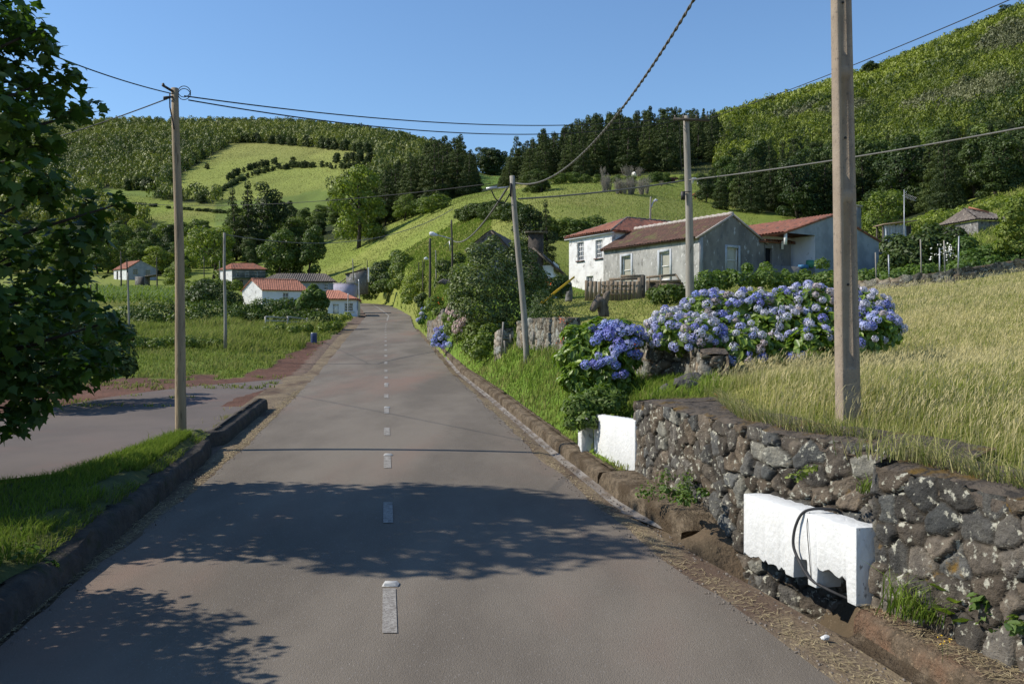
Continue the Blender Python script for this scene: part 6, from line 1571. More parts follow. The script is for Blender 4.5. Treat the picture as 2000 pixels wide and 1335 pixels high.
# ------------------------------------------------------------------ grass
def blades(P, h, w, rng, lean=.35, bend=.5, wind=(.15, 0, 0)):
    """grass blades of three triangles: V (5n,3), F (3n,3), height fraction per vertex"""
    n = len(P); a = rng.uniform(0, 6.283, n); d = np.stack([np.cos(a), np.sin(a), 0 * a], -1); side = np.stack([-np.sin(a), np.cos(a), 0 * a], -1)
    a2 = rng.uniform(0, 6.283, n); l = np.stack([np.cos(a2), np.sin(a2), 0 * a2], -1) * (lean * rng.uniform(.2, 1, n))[:, None] + np.array(wind)
    h = (h * np.ones(n))[:, None]; w = (w * np.ones(n))[:, None]
    m = P + l * h * .35 + [0, 0, 1] * h * .58; t = P + l * h * (1 + bend) * .9 + [0, 0, 1] * h * rng.uniform(.8, 1.0, n)[:, None]
    V = np.stack([P - side * w * .5, P + side * w * .5, m - side * w * .38, m + side * w * .38, t], 1).reshape(-1, 3)
    b = np.arange(n)[:, None] * 5; F = np.stack([b + [0, 1, 3], b + [0, 3, 2], b + [2, 3, 4]], 1).reshape(-1, 3)
    return V, F, np.tile([0, 0, .55, .55, 1.], n)
def grassmat(name, c0, c1, c2, trans=.3):
    """c0 at the foot, c1 along the blade, c2 for the dry ones ('dry' attribute)"""
    m, nt, N, L = newmat(name)
    out = N.new('ShaderNodeOutputMaterial'); b = N.new('ShaderNodeBsdfDiffuse'); tr = N.new('ShaderNodeBsdfTranslucent'); ms = N.new('ShaderNodeMixShader'); ms.inputs[0].default_value = trans
    L.new(b.outputs[0], ms.inputs[1]); L.new(tr.outputs[0], ms.inputs[2]); L.new(ms.outputs[0], out.inputs[0])
    a1 = N.new('ShaderNodeAttribute'); a1.attribute_name = 'hf'; a2 = N.new('ShaderNodeAttribute'); a2.attribute_name = 'dry'
    x = N.new('ShaderNodeMix'); x.data_type = 'RGBA'; L.new(a1.outputs['Fac'], x.inputs[0]); x.inputs[6].default_value = c4(c0); x.inputs[7].default_value = c4(c1)
    y = N.new('ShaderNodeMix'); y.data_type = 'RGBA'; L.new(a2.outputs['Fac'], y.inputs[0]); L.new(x.outputs[2], y.inputs[6]); y.inputs[7].default_value = c4(c2)
    L.new(y.outputs[2], b.inputs[0]); L.new(y.outputs[2], tr.inputs[0]); return m
def grass_obj(name, parts, mat, kind='stuff'):
    V = []; F = []; hf = []; dr = []; off = 0
    for (v, f, hh, dd) in parts:
        V.append(v); F.append(f + off); hf.append(hh); dr.append(dd); off += len(v)
    o = obj(name, mesh_np(name, np.vstack(V), np.vstack(F), [mat], {'hf': ('POINT', 'FLOAT', np.concatenate(hf)), 'dry': ('POINT', 'FLOAT', np.concatenate(dr))}))
    if kind: tag(o, kind=kind)
    return o
def polar(n, umin, umax, ymin, ymax, rng, pw=0.0):
    """points whose density falls with the square of the distance (pw = 0)"""
    q = rng.uniform(0, 1, n)
    Y = np.exp(np.log(ymin) + (np.log(ymax) - np.log(ymin)) * q) if pw == 0 else (ymin ** pw + (ymax ** pw - ymin ** pw) * q) ** (1 / pw)
    return (rng.uniform(umin, umax, n) - 1000) / FPX * Y, Y
def part(P, h, w, rng, dry, **k):
    v, f, hf = blades(P, h, w, rng, **k); return v, f, hf, np.repeat(dry, 5)
GM_dry = grassmat('dry_grass', (.10, .15, .022), (.30, .325, .075), (.54, .47, .24), .35)
GM_green = grassmat('green_grass', (.070, .12, .016), (.205, .300, .040), (.34, .30, .12))
GM_mead = grassmat('meadow_grass', (.075, .115, .018), (.245, .300, .055), (.36, .33, .14))
g = np.random.default_rng(501)
# dry field
x, Y = polar(250000, 1230, 2650, 3.6, 33, g, .7)
u = 1000 + FPX * x / Y; s = x - xc(Y)
lim = np.interp(u, [1200, 1350, 1410, 1470, 1640, 1700, 1760, 1900, 2300], [9.5, 10.4, 12.2, 13.3, 14, 30.6, 30, 29.6, 30.5])
near_edge = np.where(Y < 10.8, wall_s(Y) + np.interp(Y, [8.6, 10.6], [.25, 1.0]), np.where(Y < 12, 3.2, 4.2))
k = (Y < lim) & (s > near_edge); x, Y, s, u = x[k], Y[k], s[k], u[k]
z = H(x, Y); P = np.stack([x, Y, z - .02], -1)
edge = np.clip((s - near_edge[k]) / 1.1, 0, 1)
pat = fbm(np.stack([x * .9, Y * .9, 0 * x], -1), 41)
h = g.uniform(.09, .28, len(x)) * (.45 + .55 * edge) * (.6 + .8 * pat) * np.interp(Y, [8, 13], [1, .75]); w = .004 + .0010 * Y * g.uniform(.4, 1.0, len(x)) * .42
dry = np.clip(g.normal(.18, .3, len(x)) + (pat - .5) * 1.6 + .30 * smooth(8, 20, Y) - .45 * (1 - edge), 0, 1)
parts = [part(P, h, w, g, dry, lean=.5, wind=(.16, -.04, 0))]
k = (g.uniform(size=len(x)) < .10) & (edge > .25)                       # seed heads on thin stems
Ps = P[k]; n = len(Ps); hs = g.uniform(.24, .50, n) * (.7 + .5 * pat[k]) * np.interp(Y[k], [8, 13], [1, .75])
parts.append(part(Ps, hs, .002 + .0005 * Y[k] * .6, g, np.full(n, .85), lean=.35, wind=(.2, -.03, 0)))
for q in range(2):
    P2 = Ps + np.array([.2, -.03, 0]) * (hs * (1.15 + .0 * q))[:, None] + np.stack([g.normal(0, .03, n), g.normal(0, .03, n), hs * (.80 + .05 * q)], -1)
    parts.append(part(P2, g.uniform(.04, .09, n), .0028 + .00055 * Y[k] * .6, g, np.full(n, 1.), lean=.8, wind=(.5, 0, -.1)))
grass_obj('dry_grass', parts, GM_dry)
# right verge, its bank and the edges above the wall
x, Y = polar(90000, 700, 1420, 10.9, 60, g, .6); s = x - xc(Y); u = 1000 + FPX * x / Y
pat = fbm(np.stack([x * 1.1, Y * 1.1, 0 * x], -1), 43)
k = (s > kr(Y) + .22) & (s < np.interp(Y, [11, 14, 22, 30, 60], [4.4, 4.4, 4.6, 4.8, 4.5])); x, Y, s, pat = x[k], Y[k], s[k], pat[k]
P = np.stack([x, Y, H(x, Y) - .01], -1); h = g.uniform(.09, .26, len(x)) * (.5 + pat) * np.interp(s - kr(Y), [.2, .7], [.45, 1]); dry = np.clip(g.normal(.12, .2, len(x)) + (pat - .55) * .9 + .25 * (s - kr(Y) < .5), 0, 1)
parts = [part(P, h, .006 + .0011 * Y * .6, g, dry, lean=.6)]
x = g.uniform(-1, 3.2, 5000) ; Y = g.uniform(10.9, 13.2, 5000); 
x2, Y2 = polar(9000, 1200, 1420, 10.7, 13.3, g); s2 = x2 - xc(Y2); k = s2 > 3.2; x2, Y2 = x2[k], Y2[k]
parts.append(part(np.stack([x2, Y2, H(x2, Y2) - .01], -1), g.uniform(.04, .14, len(x2)), .008, g, np.clip(g.normal(.35, .3, len(x2)), 0, 1), lean=.7))
# lawn in front of the houses
x, Y = polar(26000, 1060, 1680, 17, 46, g, .6); s = x - xc(Y); k = s > 4.6; x, Y = x[k], Y[k]
parts.append(part(np.stack([x, Y, H(x, Y)], -1), g.uniform(.03, .09, len(x)), .0009 * Y, g, np.clip(g.normal(.5, .25, len(x)), 0, 1), lean=.6))
x, Y = polar(26000, 690, 960, 52, 130, g, .8); s = x - xc(Y); k = (s > 2.3) & (s < 14); x, Y = x[k], Y[k]; pat = fbm(np.stack([x * .5, Y * .5, 0 * x], -1), 44)
parts.append(part(np.stack([x, Y, H(x, Y)], -1), g.uniform(.1, .5, len(x)) * (.4 + pat), .0010 * Y, g, np.clip(g.normal(.15, .2, len(x)) + (pat - .5), 0, 1), lean=.7))
grass_obj('verge_grass', parts, GM_green)
# grass island
n = 34000; Y = 13.6 - (13.6 - 3.5) * g.uniform(0, 1, n) ** .8; so = isl_out(Y); q = g.uniform(0, 1, n) ** 1.25; s = KL + .30 + (np.minimum(so, 6.5) - KL - .32) * q
x = xc(Y) - s; z = np.array([float(isl_z(a, b)) for a, b in zip(Y, s)])
pat = fbm(np.stack([x * 1.5, Y * 1.5, 0 * x], -1), 45); k = pat > np.where(s < KL + .55, .36, .2); 
P = np.stack([x, Y, z - .01], -1)[k]
parts = [part(P, g.uniform(.05, .15, len(P)) * (.6 + pat[k] * .7), .0075, g, np.clip(g.normal(.02, .12, len(P)), 0, 1), lean=.7)]
P = np.array([at(356, 13.5)] * 160) + g.normal(size=(160, 3)) * [.16, .12, 0]; P[:, 2] = float(zr(13.5)) + .1; parts.append(part(P, g.uniform(.08, .28, 160), .008, g, np.clip(g.normal(.4, .3, 160), 0, 1)))
# dry bits behind the second kerb piece
n = 2600; Y = g.uniform(13.8, 19.2, n); s = 2.62 + np.abs(g.normal(0, .22, n)); x = xc(Y) - s; pat = fbm(np.stack([x * 2.5, Y * 2.5, 0 * x], -1), 46); k = pat > .55
P = np.stack([x, Y, zr(Y) + .02], -1)[k]; parts.append(part(P, g.uniform(.04, .10, len(P)), .01, g, np.clip(g.normal(.8, .3, len(P)), 0, 1), lean=.9))
grass_obj('island_grass', parts, GM_green)
# left meadow
x, Y = polar(110000, -300, 720, 19, 64, g, .45); s = x - xc(Y); k = (s < -2.7) & ~redmask(x, Y) & (s < -np.interp(Y, [19, 34, 45, 60], [6, 3.2, 2.7, 2.4])); x, Y = x[k], Y[k]
pat = fbm(np.stack([x * .35, Y * .35, 0 * x], -1), 47); pat2 = fbm(np.stack([x * 1.3, Y * 1.3, 0 * x], -1), 48)
tall = smooth(.45, .62, pat) * smooth(33, 38, Y)
P = np.stack([x, Y, H(x, Y) - .02], -1); h = g.uniform(.06, .20, len(x)) * (.6 + pat2) * (1 + 2.3 * tall)
grass_obj('meadow_grass', [part(P, h, .0011 * Y * g.uniform(.6, 1.1, len(x)), g, np.clip(g.normal(.16, .2, len(x)) + (pat2 - .5) * .7, 0, 1), lean=.6)], GM_mead)
# sparse tufts on the red cinder, and pasture tufts on the slopes
x, Y = polar(2600, 0, 640, 19, 50, g); k = redmask(x, Y) & (x - xc(Y) < -3.0); x, Y = x[k], Y[k]; k = fbm(np.stack([x * .8, Y * .8, 0 * x], -1), 49) > .58; x, Y = x[k], Y[k]
P = np.repeat(np.stack([x, Y, H(x, Y)], -1), 5, 0) + g.normal(size=(5 * len(x), 3)) * [.07, .07, 0]
parts = [part(P, g.uniform(.04, .12, len(P)), .03, g, np.clip(g.normal(.25, .3, len(P)), 0, 1), lean=.8)]
x, Y = polar(90000, 560, 1480, 46, 235, g, .9); u = 1000 + FPX * x / Y; s = x - xc(np.minimum(Y, 131)); k = (s > 3.2) | (Y > 133); x, Y, u = x[k], Y[k], u[k]
pat = fbm(np.stack([x * .06, Y * .06, 0 * x], -1), 50); k = g.uniform(size=len(x)) < .35 + pat; x, Y, pat = x[k], Y[k], pat[k]
parts.append(part(np.stack([x, Y, H(x, Y)], -1), g.uniform(.06, .24, len(x)) * (.4 + 1.2 * pat), .0006 * Y, g, np.clip(g.normal(.22, .25, len(x)) + (pat - .5), 0, 1), lean=.8))
x, Y = polar(26000, 1480, 2200, 40, 100, g, .9); parts.append(part(np.stack([x, Y, H(x, Y)], -1), g.uniform(.2, .6, len(x)), .0011 * Y * 1.3, g, np.clip(g.normal(.2, .25, len(x)), 0, 1), lean=.8))
x, Y = polar(70000, 180, 1000, 300, 640, g, .9); z = H(x, Y); u = 1000 + FPX * x / Y; v = 667 - FPX * (z - CAMZ) / Y
k = inpoly(u, v, MEADOW_UP) | inpoly(u, v, MEADOW_LOW) | inpoly(u, v, FARFIELD); x, Y, z = x[k], Y[k], z[k]; pat = fbm(np.stack([x * .03, Y * .05, 0 * x], -1), 51)
parts.append(part(np.stack([x, Y, z], -1), g.uniform(.1, .4, len(x)) * (.3 + 1.2 * pat), .0006 * Y, g, np.clip(g.normal(.35, .25, len(x)) + (pat - .5), 0, 1), lean=.8))
grass_obj('pasture_grass', parts, GM_mead)

# ------------------------------------------------------------------ maize
rngm = np.random.default_rng(601); V = []; F = []; T = []; off = 0
for r in range(26):
    for c_ in range(62):
        Y = 80 + r * 1.12 + rngm.uniform(-.3, .3); u = -140 + c_ * 9.6 + rngm.uniform(-3, 3)
        p = at(u, Y)
        n = 7; a = rngm.uniform(0, 6.283, n); hh = rngm.uniform(.25, 1.1, n) * rngm.uniform(.9, 1.1)
        d = np.stack([np.cos(a), np.sin(a), 0 * a], -1); L_ = rngm.uniform(.45, .75, n)[:, None]
        b0 = p + np.stack([0 * a, 0 * a, hh], -1); m_ = b0 + d * L_ * .5 + [0, 0, .28]; t_ = b0 + d * L_ + [0, 0, -.02]; sd_ = np.stack([-d[:, 1], d[:, 0], 0 * a], -1) * .06
        v = np.stack([b0 - sd_ * .6, b0 + sd_ * .6, m_ + sd_, m_ - sd_, t_], 1).reshape(-1, 3); q = np.arange(n)[:, None] * 5
        V.append(v); F.append(np.stack([q + [0, 1, 2], q + [0, 2, 3], q + [3, 2, 4]], 1).reshape(-1, 3) + off); off += len(v); T.append(rngm.uniform(.2, 1, 3 * n))
tag(obj('maize_crop', mesh_np('maize_crop', np.vstack(V), np.vstack(F), [LM_vine], {'tint': ('FACE', 'FLOAT', np.concatenate(T))})), kind='stuff')

# ------------------------------------------------------------------ bushes and hedges shaped from many small lumps
def mass(name, lumps, n, size, mat, label, cat, seed, aspect=.55, group=None, jitn=.6, upb=.35, trunk=None, tmat=M_bark, lo=.7):
    """lumps: list of (u, v, Y, radius m[, squash]) centres seen from the road"""
    rng = np.random.default_rng(seed); bl = []
    for l in lumps:
        c = px(l[0], l[1], l[2]); sq = l[4] if len(l) > 4 else .85; bl.append((c[0], c[1], c[2], l[3], l[3], l[3] * sq))
    b0 = np.array([np.mean([b[0] for b in bl]), np.mean([b[1] for b in bl]), 0]); b0[2] = H1(b0[0], b0[1])
    bl = [(b[0] - b0[0], b[1] - b0[1], b[2] - b0[2], b[3], b[4], b[5]) for b in bl]
    me = crown_mesh(name, bl, n, size, rng, mat, aspect, jitn, upb, lo=lo)
    e = empty(name, b0); tag(e, label, cat, group); obj('foliage', me, e)
    if trunk:
        b = MB(); trunk(b, b0); b.build('trunk', tmat, e, True)
    return e
R_ = random.Random(5)
def lump_line(pts, n, Y, r, jy=.6, jv=5, sq=.85):
    P = np.array(pts, float); out = []
    for k in range(n):
        t = k / max(1, n - 1) * (len(P) - 1); i = min(int(t), len(P) - 2); f = t - i
        u = P[i, 0] * (1 - f) + P[i + 1, 0] * f; v = P[i, 1] * (1 - f) + P[i + 1, 1] * f
        out.append((u, v + R_.uniform(-jv, jv), Y + R_.uniform(-jy, jy), r * R_.uniform(.75, 1.25), sq))
    return out
# hedge across the left field, thicket above it
mass('hedge', lump_line([(225, 628), (330, 622), (450, 626), (560, 624), (640, 632)], 30, 57, .74) + lump_line([(240, 610), (350, 602), (470, 605), (560, 598)], 22, 58, .62), 12000, .17, LM_mid, 'long dense green hedge across the meadow in front of the maize', 'hedge', 701)
mass('bush', lump_line([(380, 580), (420, 577), (452, 584)], 7, 72, .75) + lump_line([(385, 562), (425, 562)], 4, 73, .6), 3600, .22, LM_dark, 'dark rounded bush mass beside the white gable of the terracotta house', 'bush', 702)
mass('bush', lump_line([(365, 575), (385, 556), (425, 552), (460, 562)], 7, 84, .8), 2600, .24, LM_light, 'bright creeper mass left of the terracotta house, above the dark bush', 'bush', 703)
mass('bush', [(500, 612, 60, .8), (540, 606, 60, .8), (590, 610, 61, .7), (570, 596, 62, .6), (625, 608, 63, .5)], 2600, .2, LM_dark, 'dark shrubs under the little round tree by the terracotta house', 'bush', 704)
mass('bush', [(545, 640, 47, .4, .7), (575, 643, 46, .38, .7), (520, 645, 46, .3, .7), (600, 640, 48, .35, .7), (635, 640, 52, .5, .7), (655, 636, 54, .45, .7)], 1800, .14, LM_light, 'low bright weeds below the pale rail fence', 'bush', 705)
mass('bush', [(665, 622, 66, .45), (678, 618, 67, .4), (650, 625, 64, .4)], 900, .14, LM_light, 'yellowish bush at the foot of the roadside house', 'bush', 706)
# little round tree
def trk(u0, v0, u1, v1, Y, r0, r1):
    def f(b, b0): b.tube(hermite([px(u0, v0, Y) - b0, px((u0 + u1) / 2 + 2, (v0 + v1) / 2, Y) - b0, px(u1, v1, Y) - b0], 8), np.linspace(r0, r1, 8), 8)
    return f
mass('round_tree', [(610, 588, 58, .62), (594, 592, 58, .5), (628, 590, 58, .5), (612, 572, 58, .5), (600, 577, 57.6, .4), (624, 576, 57.7, .4), (612, 562, 58, .3)], 2400, .22, LM_vine, 'little round-crowned tree with a pale trunk left of the roadside house', 'tree', 707, aspect=.6, trunk=trk(608, 640, 611, 590, 58, .13, .09))
# shrubs under and right of the plane tree
mass('bush', [(60, 690, 19, .8), (150, 680, 20, .8), (215, 690, 20, .55), (110, 640, 20, .8), (200, 640, 21, .5), (240, 650, 22, .3), (20, 640, 19, .9), (180, 720, 19, .45), (235, 715, 19.5, .35), (90, 735, 18, .5)], 7000, .13, LM_dark, 'dark undergrowth behind the plane tree beside the lay-by', 'bush', 708)
mass('bush', lump_line([(262, 670), (300, 672), (350, 668), (420, 668)], 9, 36, .36, 1, 4, .75), 2600, .11, LM_mid, 'tall weeds in the meadow right of the plane tree', 'bush', 709)
# right bank, from the bend towards us
mass('bush', lump_line([(712, 572), (735, 566), (760, 562), (790, 572)], 8, 118, 1.0), 2600, .3, LM_mid, 'green hedge bank on the outside of the far bend', 'bush', 710)
mass('bush', [(745, 528, 122, 1.6), (735, 548, 121, 1.2), (756, 545, 120, 1.2), (765, 520, 124, 1.2)], 2600, .34, LM_dark, 'brownish dark bush above the far bend of the road', 'bush', 711)
mass('bush', [(786, 512, 112, 1.4), (780, 530, 110, 1.3), (792, 545, 108, 1.1), (776, 500, 114, 1.0), (770, 556, 106, .8)], 3000, .3, LM_mid, 'tall mixed bush left of the yellow bush at the bend', 'bush', 712)
mass('bush', [(806, 552, 78, .9), (800, 570, 76, .8), (822, 560, 77, .7), (815, 540, 80, .7), (795, 585, 74, .5), (826, 580, 73, .5)], 3000, .2, LM_light, 'bright yellow-green bush on the bank by the thin lamp pole', 'bush', 713)
mass('bush', [(818, 585, 62, .35), (826, 578, 62, .3), (822, 595, 61, .25)], 700, .13, LM_dark, 'small dark glossy shrub on the bank left of the thick post', 'bush', 714)
mass('bush', [(866, 520, 62, .6), (873, 545, 60, .6), (862, 555, 62, .5), (895, 505, 60, .5)], 1500, .18, LM_dark, 'dark twiggy shrub behind the thick post', 'bush', 715)
# the big laurel
mass('laurel_bush', [(930, 555, 30, .8), (905, 570, 30, .6), (960, 530, 30.5, .75), (985, 560, 30.5, .8), (1020, 540, 31, .75), (1040, 580, 31, .7), (1000, 600, 30.5, .8), (950, 605, 30, .75), (920, 600, 29.6, .55), (940, 510, 30.5, .5), (900, 535, 30, .4), (1005, 505, 31, .5), (965, 640, 29.8, .5), (1035, 620, 30.5, .55), (975, 490, 31, .32), (1050, 545, 31.2, .45), (890, 590, 29.8, .3), (955, 480, 31, .25), (1012, 480, 31, .3), (1030, 500, 31, .35), (965, 468, 31.2, .22), (930, 490, 30.5, .35)], 11000, .125, LM_laurel, 'big rounded laurel bush with pale leaf tips left of the leaning pole', 'bush', 716, aspect=.42, upb=.55, trunk=trk(975, 690, 985, 600, 30.3, .16, .12))
mass('bush', [(890, 640, 34, .45), (905, 655, 33, .4), (930, 650, 31, .45), (925, 675, 29, .4), (900, 625, 34, .4), (948, 670, 28.5, .4), (955, 650, 29, .35), (880, 620, 36, .35), (935, 690, 27.5, .3)], 4200, .11, LM_light, 'tangled bright creeper covering the bank below the laurel bush', 'bush', 717)
mass('bush', [(860, 608, 45, .4, .7), (845, 600, 47, .4, .7), (850, 590, 50, .5, .7)], 1200, .13, LM_light, 'yellow-green grass tuft bank above the small piece of stone wall', 'bush', 718)
mass('bush', [(1070, 600, 27, .5), (1055, 620, 26.5, .45), (1092, 618, 26.5, .4), (1075, 640, 26, .45), (1045, 645, 26, .4), (1100, 640, 25.5, .3), (1060, 582, 27, .3)], 3600, .10, LM_dark, 'feathery dark garden shrub beneath the yellow bars', 'bush', 719, aspect=.25)
mass('bush', [(1080, 565, 38, .55), (1095, 555, 39, .45), (1065, 560, 38, .45)], 1300, .14, LM_dark, 'low rounded dark shrub left of the white farmhouse', 'bush', 720)
mass('bush', [(1130, 795, 12.4, .22), (1165, 785, 12.5, .24), (1195, 790, 12.4, .2), (1150, 820, 12.2, .17), (1120, 825, 12.3, .15), (1180, 772, 12.7, .2), (1205, 778, 12.5, .15)], 2600, .065, LM_vine, 'bright leafy shrub growing behind the far white parapet', 'bush', 721)
mass('bush', lump_line([(1285, 575), (1330, 570), (1300, 585)], 5, 31, .42, .6, 3, .6), 1300, .12, LM_mid, 'low green weed clump in front of the cattle trough', 'bush', 722)
# vines and garden in front of the blue-shaded wing and behind the field
mass('vine_row', lump_line([(1360, 562), (1400, 548), (1470, 545), (1540, 548), (1620, 545)], 16, 30, .38, .6, 6, .8) + lump_line([(1400, 530), (1470, 522), (1560, 530), (1640, 520)], 8, 31, .2, .6, 10), 4200, .13, LM_vine, 'straggling vines along the front of the grey house and the wing', 'vine', 723)
mass('vine_row', lump_line([(1690, 540), (1740, 545), (1800, 540), (1860, 540), (1900, 530)], 18, 33.5, .45, .7, 10) + lump_line([(1700, 560), (1760, 560), (1800, 555)], 8, 32.6, .3), 5200, .14, LM_vine, 'row of leafy vines along the top of the dry grass field', 'vine', 724)
mass('fig_tree', [(1770, 500, 38, .9), (1750, 480, 38.5, .6), (1800, 480, 38, .7), (1840, 490, 38, .8), (1860, 465, 38.5, .6), (1820, 455, 39, .5), (1790, 515, 37.5, .7), (1870, 510, 37.5, .6), (1745, 515, 37.5, .6)], 5200, .19, LM_dark, 'dark spreading fig thicket between the outbuilding and the ruin', 'tree', 725)
mass('bush', [(1900, 510, 36, .6), (1930, 500, 36, .55), (1960, 505, 36, .5), (1885, 480, 37, .5), (1940, 520, 35, .5), (1990, 510, 35, .5)], 3400, .15, LM_vine, 'bright climbing shrub in front of the ruined house', 'bush', 726)
mass('round_tree', [(1975, 420, 35, .45), (1990, 400, 35, .45), (1965, 450, 35, .4), (2000, 450, 35, .55), (1985, 480, 35, .45), (2010, 420, 35, .5), (1955, 480, 35, .3)], 2600, .14, LM_light, 'thin-stemmed light green tree at the right edge beside the ruin', 'tree', 727, trunk=trk(1992, 525, 1990, 440, 35, .05, .03))
mass('bush', lump_line([(1790, 440), (1850, 428), (1920, 410), (2010, 388)], 16, 80, 1.2, 3, 5, .6), 4200, .26, LM_light, 'bank of bright bramble above the ruin below the dark trees', 'bush', 728)
M_petalw = pmat('white_petal', (.70, .70, .66), (.6, .6, .56), scale=20, rough=.7)
def flower_dots(name, pts, size, mat, label, seed, n=14, cat='flower', stem=True):
    """a spray of blossoms: small crossed petals on short stems"""
    rng = np.random.default_rng(seed); c0 = px(*pts[0]); e = empty(name, c0); tag(e, label, cat); V = []; F = []; o = 0
    b = MB()
    for p in pts:
        c = px(*p) - c0; Q = c + rng.normal(size=(n, 3)) * size * 1.3; v, f = leaf_quads(Q, unit(n, rng), size * rng.uniform(.6, 1.3, n), rng, .6, .15); V.append(v); F.append(f + o); o += len(v)
        if stem: b = MB(); b.bar(c + [0, 0, -size * 9], c, size * .12); b.build('stem', LM_vine, e)
    me = mesh_np(name, np.vstack(V), np.vstack(F), [mat], {'tint': ('FACE', 'FLOAT', rng.uniform(0, 1, o // 4))}); obj('blossom', me, e)
flower_dots('white_lily', [(1822, 497, 35), (1852, 488, 35.3), (1846, 497, 35), (1858, 490, 35.2), (1842, 483, 35.4)], .10, M_petalw, 'white lily blossoms standing among the vines by the fig thicket', 801)
M_orange = pmat('orange_petal', (.70, .12, .02), (.60, .09, .015), scale=20, rough=.7)
flower_dots('montbretia', [(1098, 668, 14.3), (1107, 672, 14.3), (1092, 664, 14.4), (1112, 684, 14.2), (1104, 662, 14.4)], .028, M_orange, 'orange montbretia spray at the left edge of the small blue hydrangea', 802, 10)
flower_dots('montbretia', [(1098, 624, 20), (1103, 630, 20), (1108, 634, 20), (1094, 620, 20)], .035, M_orange, 'orange montbretia spray in the dark garden shrub', 803, 9)
flower_dots('montbretia', [(1241, 683, 13.6), (1244, 681, 13.6)], .026, M_orange, 'single orange flower at the right side of the small blue hydrangea', 804, 8)
flower_dots('montbretia', [(858, 585, 52), (864, 588, 51.5), (852, 588, 52), (860, 592, 51), (868, 583, 52)], .14, M_orange, 'patch of orange red flowers on the bank behind the thick dark post', 805, 12)
flower_dots('montbretia', [(1405, 770, 10.6), (1406, 783, 10.5), (1400, 776, 10.6)], .02, M_orange, 'few orange flowers in the grass above the far end of the retaining wall', 806, 7)
flower_dots('montbretia', [(1072, 545, 36), (1070, 552, 36)], .08, M_orange, 'red flowers left of the corner of the white farmhouse', 807, 9)
flower_dots('yellow_flower', [(1104, 770, 13.6), (1100, 768, 13.6)], .022, M_yel, 'yellow flowers in the verge below the small blue hydrangea', 808, 5)
o = obj('terracotta_pot', None) if False else None
b = MB(); b.tube(np.array([at(1228, 21.5), at(1228, 21.5) + [0, 0, .12], at(1228, 21.5) + [0, 0, .2]]), [.09, .12, .1], 10, jitter=.06); tag(b.build('clay_pot', pmat('clay_orange', (.42, .14, .05), (.34, .11, .04), scale=8, rough=.8), None, True), 'orange clay pot on the lawn edge right of the dead stump', 'pot')

# ------------------------------------------------------------------ hydrangeas
def leaf_ovate(P, N, size, rng, axis=None):
    n = len(P); N = N / np.linalg.norm(N, axis=1)[:, None]; r = unit(n, rng) if axis is None else axis + .5 * unit(n, rng)
    T = r - (r * N).sum(1)[:, None] * N; T /= np.linalg.norm(T, axis=1)[:, None] + 1e-9; B = np.cross(N, T); s = (size * np.ones(n))[:, None]
    def q(x, y, z): return P + B * s * x + T * s * y + N * s * z
    V = np.stack([q(0, -.5, 0), q(-.27, -.16, .09), q(-.24, .2, .07), q(0, .5, -.10), q(.24, .2, .07), q(.27, -.16, .09)], 1).reshape(-1, 3)
    b = np.arange(n)[:, None] * 6; return V, np.stack([b + [0, 3, 2, 1], b + [0, 5, 4, 3]], 1).reshape(-1, 4)
def petalmat(name, ca, cb):
    return leafmat(name, ca, cb, trans=.15, objrand=.12, rough=.7, spec=.15, tcol=(1, 1, 1.1))
PET = [petalmat('petal_blue', (.17, .20, .52), (.33, .37, .70)), petalmat('petal_pale_blue', (.34, .37, .64), (.52, .55, .78)), petalmat('petal_lilac_white', (.46, .46, .58), (.66, .66, .72)), petalmat('petal_faded', (.36, .28, .28), (.56, .50, .50))]
PINK = petalmat('petal_pink', (.50, .34, .32), (.68, .54, .48))
def head_mesh(mat, seed, n=170, r=.075):
    rng = np.random.default_rng(seed); d = unit(n, rng); d = d[d[:, 2] > -.55]; P = d * [r, r, r * .82] * rng.uniform(.86, 1.08, (len(d), 1))
    V, F = leaf_quads(P, d + .25 * unit(len(d), rng), .027 * rng.uniform(.8, 1.2, len(d)), rng, .95, .06)
    return mesh_np('flower_head', V, F, [mat], {'tint': ('FACE', 'FLOAT', rng.uniform(0, 1, len(F)))})
HEADS = [[head_mesh(m, 900 + 3 * i + j) for j in range(2)] for i, m in enumerate(PET)]; HEADP = head_mesh(PINK, 950)
